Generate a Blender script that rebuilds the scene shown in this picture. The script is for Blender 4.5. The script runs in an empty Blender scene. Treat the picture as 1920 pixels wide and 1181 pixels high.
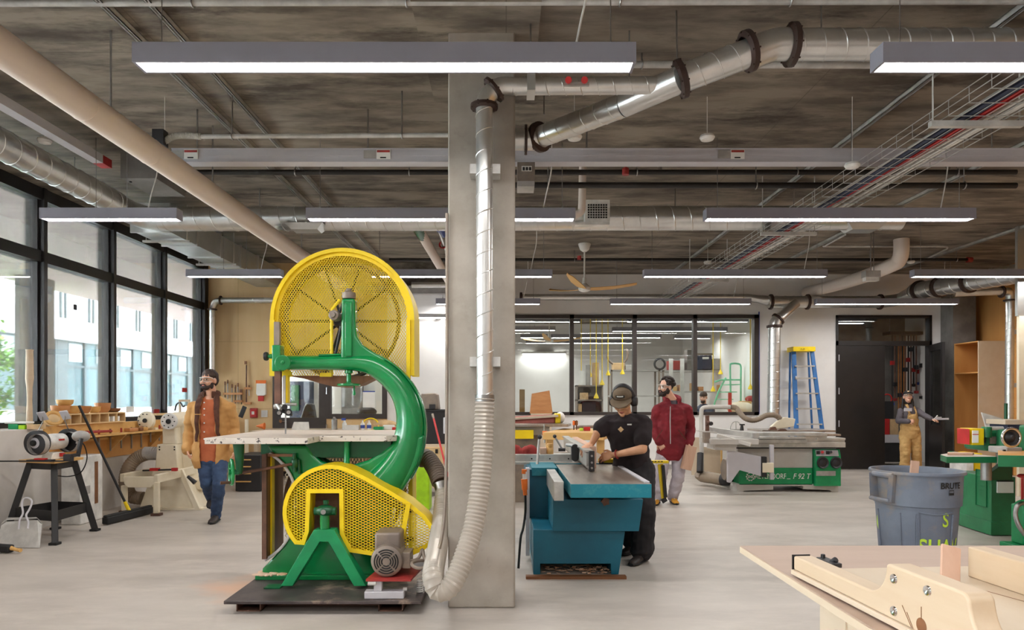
import bpy, bmesh, math, random
from mathutils import Vector, Matrix
random.seed(7)
PI = math.pi
SC = bpy.context.scene
COL = SC.collection
V = Vector
# ---- survey of the photograph: focal length in pixels, vanishing point, eye height (metres)
FP, VX, VY, EYE = 1280.0, 948.0, 748.0, 1.40
def X(px, d): return (px - VX) / FP * d
def Z(py, d): return EYE + (VY - py) / FP * d
def P(px, py, d): return V((X(px, d), d, Z(py, d)))

# ------------------------------------------------------------------ materials
def lin(c):
    o = []
    for u in c[:3]:
        u = u / 255.0
        o.append(u / 12.92 if u <= .04045 else ((u + .055) / 1.055) ** 2.4)
    return (*o, 1.0)
MATS = {}
def mat(name, c, rough=.5, metal=0.0, c2=None, scale=6, stretch=(1, 1, 1), lo=.4, hi=.62, detail=6,
        bump=0.0, coat=0.0, spec=.5, emit=0.0, c3=None, scale3=2.0, lo3=.55, hi3=.7, trans=0.0):
    m = bpy.data.materials.new(name); m.use_nodes = True
    nt = m.node_tree; b = nt.nodes['Principled BSDF']
    b.inputs['Roughness'].default_value = rough
    b.inputs['Metallic'].default_value = metal
    b.inputs['Base Color'].default_value = lin(c)
    b.inputs['Coat Weight'].default_value = coat
    b.inputs['Specular IOR Level'].default_value = spec
    b.inputs['Transmission Weight'].default_value = trans
    if emit:
        b.inputs['Emission Color'].default_value = lin(c); b.inputs['Emission Strength'].default_value = emit
    if c2 is None: c2 = tuple(u * .88 for u in c)
    tc = nt.nodes.new('ShaderNodeTexCoord'); mp = nt.nodes.new('ShaderNodeMapping')
    mp.inputs['Scale'].default_value = stretch
    nt.links.new(tc.outputs['Object'], mp.inputs['Vector'])
    nz = nt.nodes.new('ShaderNodeTexNoise'); nz.inputs['Scale'].default_value = scale
    nz.inputs['Detail'].default_value = detail; nz.inputs['Roughness'].default_value = .62
    nt.links.new(mp.outputs[0], nz.inputs['Vector'])
    rp = nt.nodes.new('ShaderNodeValToRGB')
    rp.color_ramp.elements[0].position = lo; rp.color_ramp.elements[1].position = hi
    rp.color_ramp.elements[0].color = lin(c2); rp.color_ramp.elements[1].color = lin(c)
    nt.links.new(nz.outputs[0], rp.inputs[0])
    out = rp.outputs[0]
    if c3 is not None:
        n3 = nt.nodes.new('ShaderNodeTexNoise'); n3.inputs['Scale'].default_value = scale3; n3.inputs['Detail'].default_value = 8
        n3.inputs['Roughness'].default_value = .7
        nt.links.new(mp.outputs[0], n3.inputs['Vector'])
        r3 = nt.nodes.new('ShaderNodeValToRGB'); r3.color_ramp.elements[0].position = lo3; r3.color_ramp.elements[1].position = hi3
        nt.links.new(n3.outputs[0], r3.inputs[0])
        mx = nt.nodes.new('ShaderNodeMix'); mx.data_type = 'RGBA'
        nt.links.new(r3.outputs[0], mx.inputs['Factor']); nt.links.new(out, mx.inputs['A']); mx.inputs['B'].default_value = lin(c3)
        out = mx.outputs['Result']
    nt.links.new(out, b.inputs['Base Color'])
    if bump:
        bp = nt.nodes.new('ShaderNodeBump'); bp.inputs['Strength'].default_value = bump; bp.inputs['Distance'].default_value = .01
        nt.links.new(nz.outputs[0], bp.inputs['Height']); nt.links.new(bp.outputs[0], b.inputs['Normal'])
    MATS[name] = m
    return m
def glassmat(name, tint=(235, 243, 242), refl=1.0, rough=0.0, gl=(255, 255, 255), dirt=0.0):
    """thin pane: clear transmission plus a Fresnel mirror, and a little dust on the surface"""
    m = bpy.data.materials.new(name); m.use_nodes = True; nt = m.node_tree; nt.nodes.clear()
    o = nt.nodes.new('ShaderNodeOutputMaterial'); t = nt.nodes.new('ShaderNodeBsdfTransparent'); g = nt.nodes.new('ShaderNodeBsdfGlossy')
    t.inputs['Color'].default_value = lin(tint); g.inputs['Roughness'].default_value = rough; g.inputs['Color'].default_value = lin(gl)
    fr = nt.nodes.new('ShaderNodeFresnel'); fr.inputs['IOR'].default_value = 1.5
    mu = nt.nodes.new('ShaderNodeMath'); mu.operation = 'MULTIPLY'; mu.inputs[1].default_value = refl
    nt.links.new(fr.outputs[0], mu.inputs[0])
    mx = nt.nodes.new('ShaderNodeMixShader')
    nt.links.new(mu.outputs[0], mx.inputs[0]); nt.links.new(t.outputs[0], mx.inputs[1]); nt.links.new(g.outputs[0], mx.inputs[2])
    out = mx
    if dirt:
        d = nt.nodes.new('ShaderNodeBsdfDiffuse'); d.inputs['Color'].default_value = (.6, .6, .58, 1)
        nz = nt.nodes.new('ShaderNodeTexNoise'); nz.inputs['Scale'].default_value = 3; nz.inputs['Detail'].default_value = 6
        m2 = nt.nodes.new('ShaderNodeMath'); m2.operation = 'MULTIPLY'; m2.inputs[1].default_value = dirt
        nt.links.new(nz.outputs[0], m2.inputs[0])
        mm = nt.nodes.new('ShaderNodeMixShader'); nt.links.new(m2.outputs[0], mm.inputs[0])
        nt.links.new(mx.outputs[0], mm.inputs[1]); nt.links.new(d.outputs[0], mm.inputs[2]); out = mm
    nt.links.new(out.outputs[0], o.inputs[0])
    MATS[name] = m
    return m
def boards(name, c, c2, gap, width, axis, rough=.8, seam=(90, 84, 74), **k):
    """mat() plus fine formwork / panel joints every `width` metres along one axis"""
    m = mat(name, c, rough, c2=c2, **k); nt = m.node_tree; b = nt.nodes['Principled BSDF']
    src = b.inputs['Base Color'].links[0].from_socket
    tc = nt.nodes.new('ShaderNodeTexCoord'); sp = nt.nodes.new('ShaderNodeSeparateXYZ'); nt.links.new(tc.outputs['Object'], sp.inputs[0])
    acc = None
    for ax, w in zip(axis, width):
        d = nt.nodes.new('ShaderNodeMath'); d.operation = 'DIVIDE'; d.inputs[1].default_value = w
        nt.links.new(sp.outputs[ax], d.inputs[0])
        f = nt.nodes.new('ShaderNodeMath'); f.operation = 'FRACT'; nt.links.new(d.outputs[0], f.inputs[0])
        l = nt.nodes.new('ShaderNodeMath'); l.operation = 'LESS_THAN'; l.inputs[1].default_value = gap / w
        nt.links.new(f.outputs[0], l.inputs[0])
        if acc is None: acc = l.outputs[0]
        else:
            q = nt.nodes.new('ShaderNodeMath'); q.operation = 'MAXIMUM'; nt.links.new(acc, q.inputs[0]); nt.links.new(l.outputs[0], q.inputs[1]); acc = q.outputs[0]
    sc = nt.nodes.new('ShaderNodeMath'); sc.operation = 'MULTIPLY'; sc.inputs[1].default_value = .6; nt.links.new(acc, sc.inputs[0])
    mx = nt.nodes.new('ShaderNodeMix'); mx.data_type = 'RGBA'; nt.links.new(sc.outputs[0], mx.inputs['Factor'])
    nt.links.new(src, mx.inputs['A']); mx.inputs['B'].default_value = lin(seam)
    nt.links.new(mx.outputs['Result'], b.inputs['Base Color'])
    return m

# ------------------------------------------------------------------ mesh builder
class MB:
    def __init__(s): s.v = []; s.f = []
    def add(s, vs, fs):
        n = len(s.v); s.v += [V(p) for p in vs]; s.f += [tuple(i + n for i in f) for f in fs]; return s
    def box(s, x0, x1, y0, y1, z0, z1):
        x0, x1 = sorted((x0, x1)); y0, y1 = sorted((y0, y1)); z0, z1 = sorted((z0, z1))
        vs = [(x, y, z) for x in (x0, x1) for y in (y0, y1) for z in (z0, z1)]
        return s.add(vs, [(0, 1, 3, 2), (4, 6, 7, 5), (0, 4, 5, 1), (2, 3, 7, 6), (0, 2, 6, 4), (1, 5, 7, 3)])
    def cbox(s, c, sz): return s.box(c[0]-sz[0]/2, c[0]+sz[0]/2, c[1]-sz[1]/2, c[1]+sz[1]/2, c[2]-sz[2]/2, c[2]+sz[2]/2)
    def obox(s, M, sz):
        a = MB().cbox((0, 0, 0), sz); return s.add([M @ p for p in a.v], a.f)
    def beam(s, p0, p1, w, h, up=(0, 0, 1)):
        p0, p1 = V(p0), V(p1); t = (p1 - p0)
        L = t.length
        if L < 1e-6: return s
        t.normalize(); up = V(up)
        if abs(t.dot(up)) > .99: up = V((0, 1, 0)) if abs(t.y) < .9 else V((1, 0, 0))
        sd = t.cross(up).normalized(); u = sd.cross(t)
        vs = []
        for p in (p0, p1):
            for a, b in ((-1, -1), (1, -1), (1, 1), (-1, 1)): vs.append(p + sd*a*w/2 + u*b*h/2)
        return s.add(vs, [(0, 3, 2, 1), (4, 5, 6, 7), (0, 1, 5, 4), (1, 2, 6, 5), (2, 3, 7, 6), (3, 0, 4, 7)])
    def tube(s, pts, r, n=10, cap=True, up=None, closed=False):
        pts = [V(p) for p in pts]; m = len(pts)
        rs = r if isinstance(r, (list, tuple)) and len(r) == m and not (m == 2 and isinstance(r, tuple)) else [r]*m
        tans = []
        for i in range(m):
            if closed: t = pts[(i+1) % m] - pts[i-1]
            else: t = pts[min(i+1, m-1)] - pts[max(i-1, 0)]
            tans.append(t.normalized() if t.length > 1e-9 else V((0, 0, 1)))
        vs = []; nr = None
        for i in range(m):
            t = tans[i]
            if up is not None:
                u = V(up); a = t.cross(u).normalized(); b = u.normalized()
            else:
                if nr is None:
                    nr = V((0, 0, 1)) if abs(t.z) < .9 else V((1, 0, 0))
                nr = (nr - t*nr.dot(t))
                if nr.length < 1e-6: nr = t.orthogonal()
                nr.normalize(); a = nr; b = t.cross(a)
            ra, rb = rs[i] if isinstance(rs[i], (tuple, list)) else (rs[i], rs[i])
            for k in range(n):
                th = 2*PI*k/n; vs.append(pts[i] + a*ra*math.cos(th) + b*rb*math.sin(th))
        fs = []
        for i in range(m if closed else m-1):
            for k in range(n):
                j = (i+1) % m; fs.append((i*n+k, i*n+(k+1) % n, j*n+(k+1) % n, j*n+k))
        if cap and not closed:
            fs.append(tuple(range(n-1, -1, -1))); fs.append(tuple((m-1)*n+k for k in range(n)))
        return s.add(vs, fs)
    def cyl(s, p0, p1, r, r2=None, n=16, cap=True):
        return s.tube([p0, p1], [r, r if r2 is None else r2], n, cap)
    def lathe(s, prof, o, ax=(0, 0, 1), n=24, cap=False):
        o = V(o); ax = V(ax).normalized(); a = ax.orthogonal().normalized(); b = ax.cross(a)
        vs = []; m = len(prof)
        for r, h in prof:
            for k in range(n):
                th = 2*PI*k/n; vs.append(o + ax*h + (a*math.cos(th) + b*math.sin(th))*max(r, 1e-4))
        fs = [(i*n+k, i*n+(k+1) % n, (i+1)*n+(k+1) % n, (i+1)*n+k) for i in range(m-1) for k in range(n)]
        if cap: fs.append(tuple(range(n-1, -1, -1))); fs.append(tuple((m-1)*n+k for k in range(n)))
        return s.add(vs, fs)
    def sph(s, c, r, n=16, m=10, M=None):
        if not isinstance(r, (tuple, list)): r = (r, r, r)
        vs = []; c = V(c)
        for i in range(m+1):
            ph = -PI/2 + PI*i/m
            for k in range(n):
                th = 2*PI*k/n
                p = V((r[0]*math.cos(ph)*math.cos(th), r[1]*math.cos(ph)*math.sin(th), r[2]*math.sin(ph)))
                if M is not None: p = M @ p
                vs.append(c + p)
        fs = [(i*n+k, i*n+(k+1) % n, (i+1)*n+(k+1) % n, (i+1)*n+k) for i in range(m) for k in range(n)]
        return s.add(vs, fs)
    def torus(s, c, ax, R, r, n=28, k=8, a0=0, a1=2*PI):
        c = V(c); ax = V(ax).normalized(); a = ax.orthogonal().normalized(); b = ax.cross(a)
        full = abs(a1-a0-2*PI) < 1e-6; N = n if full else n+1
        pts = [c + (a*math.cos(a0+(a1-a0)*i/n) + b*math.sin(a0+(a1-a0)*i/n))*R for i in range(N)]
        return s.tube(pts, r, k, cap=not full, closed=full)
    def prism(s, poly, axis, a0, a1):
        f = {'y': lambda u, v, a: (u, a, v), 'x': lambda u, v, a: (a, u, v), 'z': lambda u, v, a: (u, v, a)}[axis]
        n = len(poly)
        vs = [f(u, v, a0) for u, v in poly] + [f(u, v, a1) for u, v in poly]
        fs = [tuple(range(n)), tuple(range(2*n-1, n-1, -1))] + [(i, i+n, (i+1) % n+n, (i+1) % n) for i in range(n)]
        return s.add(vs, fs)
    def ringpoly(s, outer, inner, axis, a0, a1):
        """band between two outlines with the same number of points, extruded"""
        f = {'y': lambda u, v, a: (u, a, v), 'x': lambda u, v, a: (a, u, v), 'z': lambda u, v, a: (u, v, a)}[axis]
        n = len(outer); vs = []
        for a in (a0, a1):
            vs += [f(u, v, a) for u, v in outer] + [f(u, v, a) for u, v in inner]
        fs = []
        for i in range(n):
            j = (i+1) % n
            fs += [(i, j, n+j, n+i), (2*n+i, 3*n+i, 3*n+j, 2*n+j), (i, 2*n+i, 2*n+j, j), (n+i, n+j, 3*n+j, 3*n+i)]
        return s.add(vs, fs)
    def xf(s, M):
        s.v = [M @ p for p in s.v]; return s
    def merge(s, o): return s.add(o.v, o.f)
    def build(s, name, m, parent=None, bevel=0, seg=2, ang=38, smooth=True, flat=False):
        me = bpy.data.meshes.new(name)
        off = root_off(parent)
        me.from_pydata([p - off for p in s.v], [], s.f)
        bm = bmesh.new(); bm.from_mesh(me); bmesh.ops.recalc_face_normals(bm, faces=bm.faces[:]); bm.to_mesh(me); bm.free()
        ms = m if isinstance(m, (list, tuple)) else [m]
        for q in ms: me.materials.append(MATS[q] if isinstance(q, str) else q)
        o = bpy.data.objects.new(name, me); COL.objects.link(o)
        if parent is not None: o.parent = parent
        if smooth:
            me.polygons.foreach_set('use_smooth', [True]*len(me.polygons))
            me.set_sharp_from_angle(angle=math.radians(ang))
        if bevel:
            b = o.modifiers.new('Bevel', 'BEVEL'); b.width = bevel; b.segments = seg; b.limit_method = 'ANGLE'; b.angle_limit = math.radians(40)
            b.harden_normals = False
        return o
def root_off(o):
    v = V((0, 0, 0))
    while o is not None: v = v + o.location; o = o.parent
    return v
def tag(o, label=None, cat=None, group=None, kind=None):
    if label: o['label'] = label
    if cat: o['category'] = cat
    if group: o['group'] = group
    if kind: o['kind'] = kind
    return o
def thing(name, label, cat, loc=(0, 0, 0), group=None):
    o = bpy.data.objects.new(name, None); COL.objects.link(o); o.location = loc; o.empty_display_size = .1
    return tag(o, label, cat, group)
def struct(mb, name, m, parent=None, **k):
    o = mb.build(name, m, parent, **k)
    if parent is None: o['kind'] = 'structure'
    return o
def dup(root, delta=(0, 0, 0), label=None, rotz=None):
    r = root.copy(); COL.objects.link(r); r.location = root.location + V(delta)
    if label: r['label'] = label
    if rotz is not None: r.rotation_euler.z = rotz
    for ch in list(root.children):
        c = ch.copy(); COL.objects.link(c); c.parent = r
        for g in list(ch.children):
            d = g.copy(); COL.objects.link(d); d.parent = c
    return r
def text(name, body, size, loc, m, parent, rot=(PI/2, 0, 0), ext=.001, shear=0, bold=0, align='CENTER', sx=1):
    cu = bpy.data.curves.new(name, 'FONT'); cu.body = body; cu.size = size; cu.extrude = ext; cu.shear = shear; cu.offset = bold
    cu.align_x = align; cu.align_y = 'CENTER'
    o = bpy.data.objects.new(name, cu); COL.objects.link(o)
    dg = bpy.context.evaluated_depsgraph_get(); me = bpy.data.meshes.new_from_object(o.evaluated_get(dg))
    bpy.data.objects.remove(o)
    me.materials.clear(); me.materials.append(MATS[m])
    o = bpy.data.objects.new(name, me); COL.objects.link(o)
    o.parent = parent; o.location = V(loc) - root_off(parent); o.rotation_euler = rot; o.scale = (sx, 1, 1)
    return o
def arc(cx, cy, rx, ry, a0, a1, n):
    return [(cx + rx*math.cos(math.radians(a0+(a1-a0)*i/n)), cy + ry*math.sin(math.radians(a0+(a1-a0)*i/n))) for i in range(n+1)]
def smoothpts(pts, k=6):
    """Catmull-Rom through 3-D points (or tuples of numbers)"""
    pts = [V(p) for p in pts]; o = []
    for i in range(len(pts)-1):
        p0 = pts[max(i-1, 0)]; p1 = pts[i]; p2 = pts[i+1]; p3 = pts[min(i+2, len(pts)-1)]
        for j in range(k):
            t = j/k
            o.append(.5*((2*p1) + (p2-p0)*t + (2*p0-5*p1+4*p2-p3)*t*t + (3*p1-p0-3*p2+p3)*t**3))
    o.append(pts[-1]); return o
def lattice(polys, du, dv, w, place, thick=.004):
    """expanded-metal diamonds clipped to outlines (even-odd); place(u, v) gives the 3-D point"""
    mb = MB(); us = [p[0] for q in polys for p in q]; vs = [p[1] for q in polys for p in q]
    u0, u1, v0, v1 = min(us), max(us), min(vs), max(vs)
    for sg in (1, -1):
        sl = sg*dv/du
        c0 = min(v0 - sl*u0, v0 - sl*u1); c1 = max(v1 - sl*u0, v1 - sl*u1)
        c = math.floor(c0/dv)*dv
        while c < c1:
            hits = []
            for q in polys:
                for i in range(len(q)):
                    (a, b), (e, f) = q[i], q[(i+1) % len(q)]
                    g0 = b - sl*a - c; g1 = f - sl*e - c
                    if (g0 > 0) != (g1 > 0):
                        t = g0/(g0-g1); hits.append(a + (e-a)*t)
            hits.sort()
            for i in range(0, len(hits)-1, 2):
                if hits[i+1]-hits[i] > .003:
                    p, q2 = place(hits[i], sl*hits[i]+c), place(hits[i+1], sl*hits[i+1]+c)
                    mb.beam(p, q2, thick, w, up=(0, 0, 1))
            c += dv
    return mb
def duct(mb, p0, p1, r, pitch=.1, n=24, seam=.004):
    p0, p1 = V(p0), V(p1); t = p1-p0; L = t.length; t.normalize()
    mb.cyl(p0, p1, r, n=n)
    a = V((0, 0, 1)) if abs(t.z) < .9 else V((1, 0, 0)); a = (a - t*a.dot(t)).normalized(); b = t.cross(a)
    k = int(L/pitch*16); pts = [p0 + t*(pitch*i/16) + (a*math.cos(2*PI*i/16) + b*math.sin(2*PI*i/16))*r for i in range(k+1)]
    if len(pts) > 2: mb.tube(pts, max(seam, r*.05), 5)
    return mb
def hose(pts, r, pitch=.03, n=14, amp=.006, k=10):
    """corrugated hose along a smooth path"""
    sp = smoothpts(pts, k); L = 0; o = [sp[0]]; out = []; acc = [0]
    for i in range(1, len(sp)): acc.append(acc[-1] + (sp[i]-sp[i-1]).length)
    m = max(4, int(acc[-1]/(pitch/2))); j = 0
    for i in range(m+1):
        d = acc[-1]*i/m
        while j < len(acc)-2 and acc[j+1] < d: j += 1
        t = (d-acc[j])/max(1e-6, acc[j+1]-acc[j]); out.append(sp[j].lerp(sp[j+1], min(1, t)))
    rr = r if isinstance(r, (list, tuple)) else [r, r]
    rs = [rr[0] + (rr[1]-rr[0])*i/m + (amp if i % 2 else 0) for i in range(m+1)]
    return MB().tube(out, rs, n)
# ------------------------------------------------------------------ palette

mat('floor_concrete', (192, 184, 176), .42, c2=(164, 156, 148), scale=.75, stretch=(.7, 1.6, 1), lo=.3, hi=.66, detail=12,
    c3=(202, 193, 184), scale3=2.2, lo3=.45, hi3=.8, spec=.4)
mat('column_concrete', (172, 164, 154), .85, c2=(148, 140, 129), scale=2.2, lo=.35, hi=.65, c3=(140, 132, 122), scale3=5, lo3=.56, hi3=.8, detail=12, bump=.12)
mat('dark_concrete', (128, 124, 120), .9, c2=(104, 100, 96), scale=2)
mat('soffit_concrete', (236, 218, 214), .9, c2=(220, 202, 198), scale=.6)
mat('white_paint', (236, 234, 232), .75, c2=(230, 228, 226), scale=2)
mat('grey_paint', (170, 166, 164), .7)
mat('knee_white', (222, 217, 212), .8, c2=(208, 202, 196), scale=1.5)
mat('plywood', (226, 196, 150), .6, c2=(214, 180, 132), scale=1.2, stretch=(3, 3, .35), lo=.3, hi=.7)
mat('plywood_orange', (224, 168, 100), .55, c2=(205, 145, 78), scale=1.2, stretch=(2.5, 2.5, .4), lo=.3, hi=.7)
mat('maple', (210, 190, 164), .45, c2=(200, 175, 145), scale=2, stretch=(6, .6, 6), lo=.3, hi=.7)
mat('maple_x', (216, 192, 158), .45, c2=(206, 178, 140), scale=2, stretch=(.6, 6, 6), lo=.3, hi=.7)
mat('birch', (212, 196, 174), .5, c2=(202, 182, 156), scale=1.5, stretch=(3, .8, 3), lo=.3, hi=.7)
mat('hardboard', (182, 158, 142), .5, c2=(168, 144, 127), scale=3, stretch=(.5, 2, 1), lo=.3, hi=.7)
mat('pink_wood', (210, 174, 152), .6, c2=(198, 158, 134), scale=3, stretch=(4, 4, .7), lo=.3, hi=.7)
mat('cherry_wood', (205, 148, 96), .5, c2=(178, 118, 70), scale=3, stretch=(1, 1, 5), lo=.3, hi=.7)
mat('honey_wood', (222, 178, 112), .5, c2=(205, 156, 88), scale=2, stretch=(1, 4, 4), lo=.3, hi=.7)
mat('walnut', (140, 92, 56), .5, c2=(108, 68, 40), scale=2, stretch=(1, 1, 3), lo=.3, hi=.7)
mat('panel_brown', (136, 92, 58), .55, c2=(112, 72, 44), scale=3, stretch=(4, 4, .6))
mat('black_frame', (31, 28, 29), .4, c2=(27, 25, 25))
mat('dark_frame', (62, 54, 50), .45, c2=(56, 48, 45))
mat('black_paint', (32, 31, 33), .45)
mat('black_rubber', (26, 26, 27), .7)
mat('black_plastic', (38, 37, 40), .5)
mat('light_housing', (196, 194, 200), .55, c2=(192, 190, 196))
mat('lamp_housing', (138, 136, 146), .55, c2=(135, 133, 143))
mat('galvanised', (226, 226, 224), .3, metal=.88, c2=(206, 206, 204), scale=5, lo=.3, hi=.7)
mat('galvanised_flat', (212, 216, 216), .34, metal=.85, c2=(194, 198, 198), scale=3, lo=.3, hi=.7)
mat('steel', (176, 174, 172), .38, metal=1, c2=(150, 148, 146), scale=4)
mat('cast_iron', (186, 176, 166), .34, metal=.85, c2=(160, 148, 138), scale=3, stretch=(3, .5, 1))
mat('zinc', (206, 204, 200), .5, metal=.1)
mat('aluminium', (205, 204, 200), .38, metal=.6)
mat('chrome', (225, 225, 225), .12, metal=1)
mat('collar_brown', (70, 52, 46), .5, metal=.3)
mat('pvc_white', (228, 214, 204), .5, c2=(222, 207, 196), scale=1)
mat('white_plastic', (236, 234, 230), .45)
mat('sprinkler_black', (36, 33, 32), .5)
mat('red', (196, 40, 40), .45)
mat('red_dull', (170, 50, 46), .5)
mat('orange', (240, 120, 40), .5)
mat('blue', (60, 84, 170), .5)
mat('navy', (40, 52, 80), .5)
mat('yellow_paint', (246, 214, 20), .42, c2=(232, 196, 14), scale=4, lo=.3, hi=.6)
mat('green_enamel', (10, 138, 72), .22, c2=(6, 122, 62), scale=3, coat=.4)
mat('green_dark', (8, 92, 54), .3, c2=(6, 76, 44), scale=3)
mat('green_machine', (36, 122, 78), .4, c2=(30, 106, 66), scale=3)
mat('green_face', (22, 152, 92), .4)
mat('teal', (0, 100, 124), .42, c2=(0, 90, 114), scale=2)
mat('teal_worn', (8, 116, 134), .5, c2=(60, 134, 144), scale=14, lo=.3, hi=.48)
mat('cream_enamel', (236, 226, 204), .45, c2=(224, 212, 186), scale=3, c3=(176, 146, 110), scale3=5, lo3=.68, hi3=.75)
mat('machine_grey', (196, 192, 186), .5, c2=(186, 181, 174), scale=2)
mat('motor_grey', (126, 114, 106), .5, metal=.3, c2=(146, 132, 118), scale=6)
mat('plate_steel', (92, 82, 80), .5, metal=.3, c2=(62, 56, 56), scale=4, c3=(172, 150, 132), scale3=2.4, lo3=.56, hi3=.68)
mat('rust', (124, 88, 72), .7, metal=.2, c2=(92, 66, 56), scale=6)
mat('chipped_white', (214, 206, 196), .55, c2=(206, 196, 184), scale=3, c3=(58, 50, 50), scale3=30, lo3=.585, hi3=.61)
mat('table_worn', (212, 198, 184), .42, c2=(186, 172, 162), scale=2.5, stretch=(.6, 3, 1), lo=.3, hi=.7, metal=.2)
mat('sawdust', (228, 178, 142), .95, c2=(214, 186, 164), scale=9, bump=.2)
mat('bin_grey', (112, 120, 134), .55, c2=(98, 106, 121), scale=3, c3=(146, 130, 112), scale3=2.4, lo3=.5, hi3=.72)
mat('hi_vis', (196, 232, 60), .6)
mat('lime', (172, 222, 22), .45)
mat('blue_fibreglass', (56, 118, 186), .45)
mat('white_ink', (240, 240, 236), .6)
mat('black_ink', (20, 20, 20), .6)
mat('paper', (244, 243, 240), .7, c2=(238, 237, 233))
mat('cardboard', (214, 178, 132), .7)
mat('clear_grey', (176, 172, 168), .4)
mat('foliage', (126, 196, 52), .6, c2=(86, 160, 36), scale=3)
mat('foliage_light', (172, 222, 84), .6, c2=(136, 200, 56), scale=3)
mat('bark', (110, 92, 76), .9)
mat('paving', (226, 226, 224), .9)
mat('facade_white', (240, 242, 244), .8, c2=(234, 236, 238), scale=.6)
mat('facade_glass', (74, 106, 112), .2, c2=(56, 84, 90), scale=.4, stretch=(1, 1, .3), metal=.2)
mat('facade_blind', (176, 188, 190), .7)
mat('facade_dark', (84, 98, 102), .5)
mat('skin', (222, 170, 142), .5, c2=(212, 156, 128), scale=5)
mat('skin_tan', (212, 158, 122), .5, c2=(200, 144, 108), scale=5)
mat('skin_pale', (228, 180, 156), .5, c2=(220, 168, 142), scale=5)
mat('lips', (182, 104, 92), .5)
mat('eye_white', (232, 228, 222), .3)
mat('iris', (48, 36, 30), .2)
mat('hair_brown', (60, 42, 34), .7, c2=(40, 28, 24), scale=30)
mat('hair_black', (34, 27, 25), .6, c2=(22, 18, 17), scale=30)
mat('hair_dark', (52, 38, 32), .75, c2=(34, 25, 22), scale=30, bump=.6)
mat('canvas_tan', (206, 158, 98), .85, c2=(190, 140, 82), scale=4, bump=.15)
mat('collar_cord', (88, 52, 36), .9, c2=(70, 40, 28), scale=20)
mat('shirt_rust', (188, 104, 66), .85, c2=(170, 88, 54), scale=5, bump=.1)
mat('denim', (58, 80, 112), .85, c2=(42, 58, 88), scale=5, bump=.15)
mat('shoe_dark', (58, 50, 48), .6)
mat('tee_black', (38, 28, 32), .9, c2=(30, 22, 25), scale=4, bump=.12)
mat('trouser_black', (36, 32, 36), .85, c2=(28, 25, 28), scale=4, bump=.12)
mat('cap_olive', (112, 96, 76), .85, c2=(98, 82, 64), scale=6)
mat('hoodie', (128, 30, 40), .9, c2=(108, 24, 34), scale=5, bump=.15)
mat('trouser_grey', (188, 180, 186), .9, c2=(168, 160, 168), scale=3.5, bump=.15)
mat('shoe_mustard', (214, 150, 40), .7)
mat('overall', (206, 168, 110), .85, c2=(188, 148, 92), scale=5, bump=.15)
mat('grey_shirt', (92, 86, 92), .9, c2=(78, 72, 78), scale=5)
mat('sandpaper', (176, 100, 90), .8)
mat('hose_brown', (150, 132, 112), .5)
mat('hose_dark', (104, 88, 76), .55)
mat('leather', (160, 110, 70), .6)
mat('emit_panel', (255, 252, 248), .5, emit=30.0)
mat('emit_far', (255, 252, 248), .5, emit=14.0)
mat('mint', (120, 220, 180), .45)
mat('pegboard', (214, 144, 78), .6)
glassmat('glass_window', (247, 249, 249), .9, dirt=.08)
glassmat('glass_part', (240, 244, 243), 1.1)
glassmat('glass_clear', (240, 245, 245), .8)
m = glassmat('clear_hose', (236, 231, 224), 1.6, rough=.15, gl=(245, 238, 228))
_nt = m.node_tree; _o = _nt.nodes['Material Output']; _src = _o.inputs[0].links[0].from_socket
_d = _nt.nodes.new('ShaderNodeBsdfDiffuse'); _d.inputs['Color'].default_value = lin((208, 200, 190))
_mx = _nt.nodes.new('ShaderNodeMixShader'); _mx.inputs[0].default_value = .55
_nt.links.new(_src, _mx.inputs[1]); _nt.links.new(_d.outputs[0], _mx.inputs[2]); _nt.links.new(_mx.outputs[0], _o.inputs[0])
boards('ply_wall', (222, 190, 142), (212, 176, 126), .006, (1.22, 1.22), ('X', 'Z'), .6, seam=(150, 116, 74), scale=1.2, stretch=(3, 3, .35), lo=.3, hi=.7)
boards('ply_right', (222, 166, 98), (204, 144, 78), .006, (1.22, 1.22), ('Y', 'Z'), .55, seam=(130, 84, 40), scale=1.2, stretch=(2.5, 2.5, .4), lo=.3, hi=.7)

# ------------------------------------------------------------------ camera, world, colour
cam = bpy.data.cameras.new('camera'); co = bpy.data.objects.new('camera', cam); COL.objects.link(co)
cam.sensor_width = 36; cam.lens = 36*FP/1920; co.location = (0, 0, EYE); co.rotation_euler = (PI/2, 0, 0)
cam.shift_x = (960-VX)/1920; cam.shift_y = (VY-590.5)/1920; cam.clip_start = .02; cam.clip_end = 300
SC.camera = co
w = bpy.data.worlds.new('overcast sky'); SC.world = w; w.use_nodes = True
bg = w.node_tree.nodes['Background']; bg.inputs[0].default_value = (.90, .96, 1.0, 1); bg.inputs[1].default_value = 15.0
SC.view_settings.view_transform = 'Standard'; SC.view_settings.look = 'None'; SC.view_settings.gamma = 1
SC.view_settings.exposure = 0.92
cy = SC.cycles; cy.use_denoising = True; cy.max_bounces = 8; cy.diffuse_bounces = 4; cy.glossy_bounces = 4; cy.transparent_max_bounces = 16
cy.use_adaptive_sampling = True; cy.adaptive_threshold = .015; cy.caustics_reflective = False; cy.caustics_refractive = False; cy.sample_clamp_indirect = 6

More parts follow.
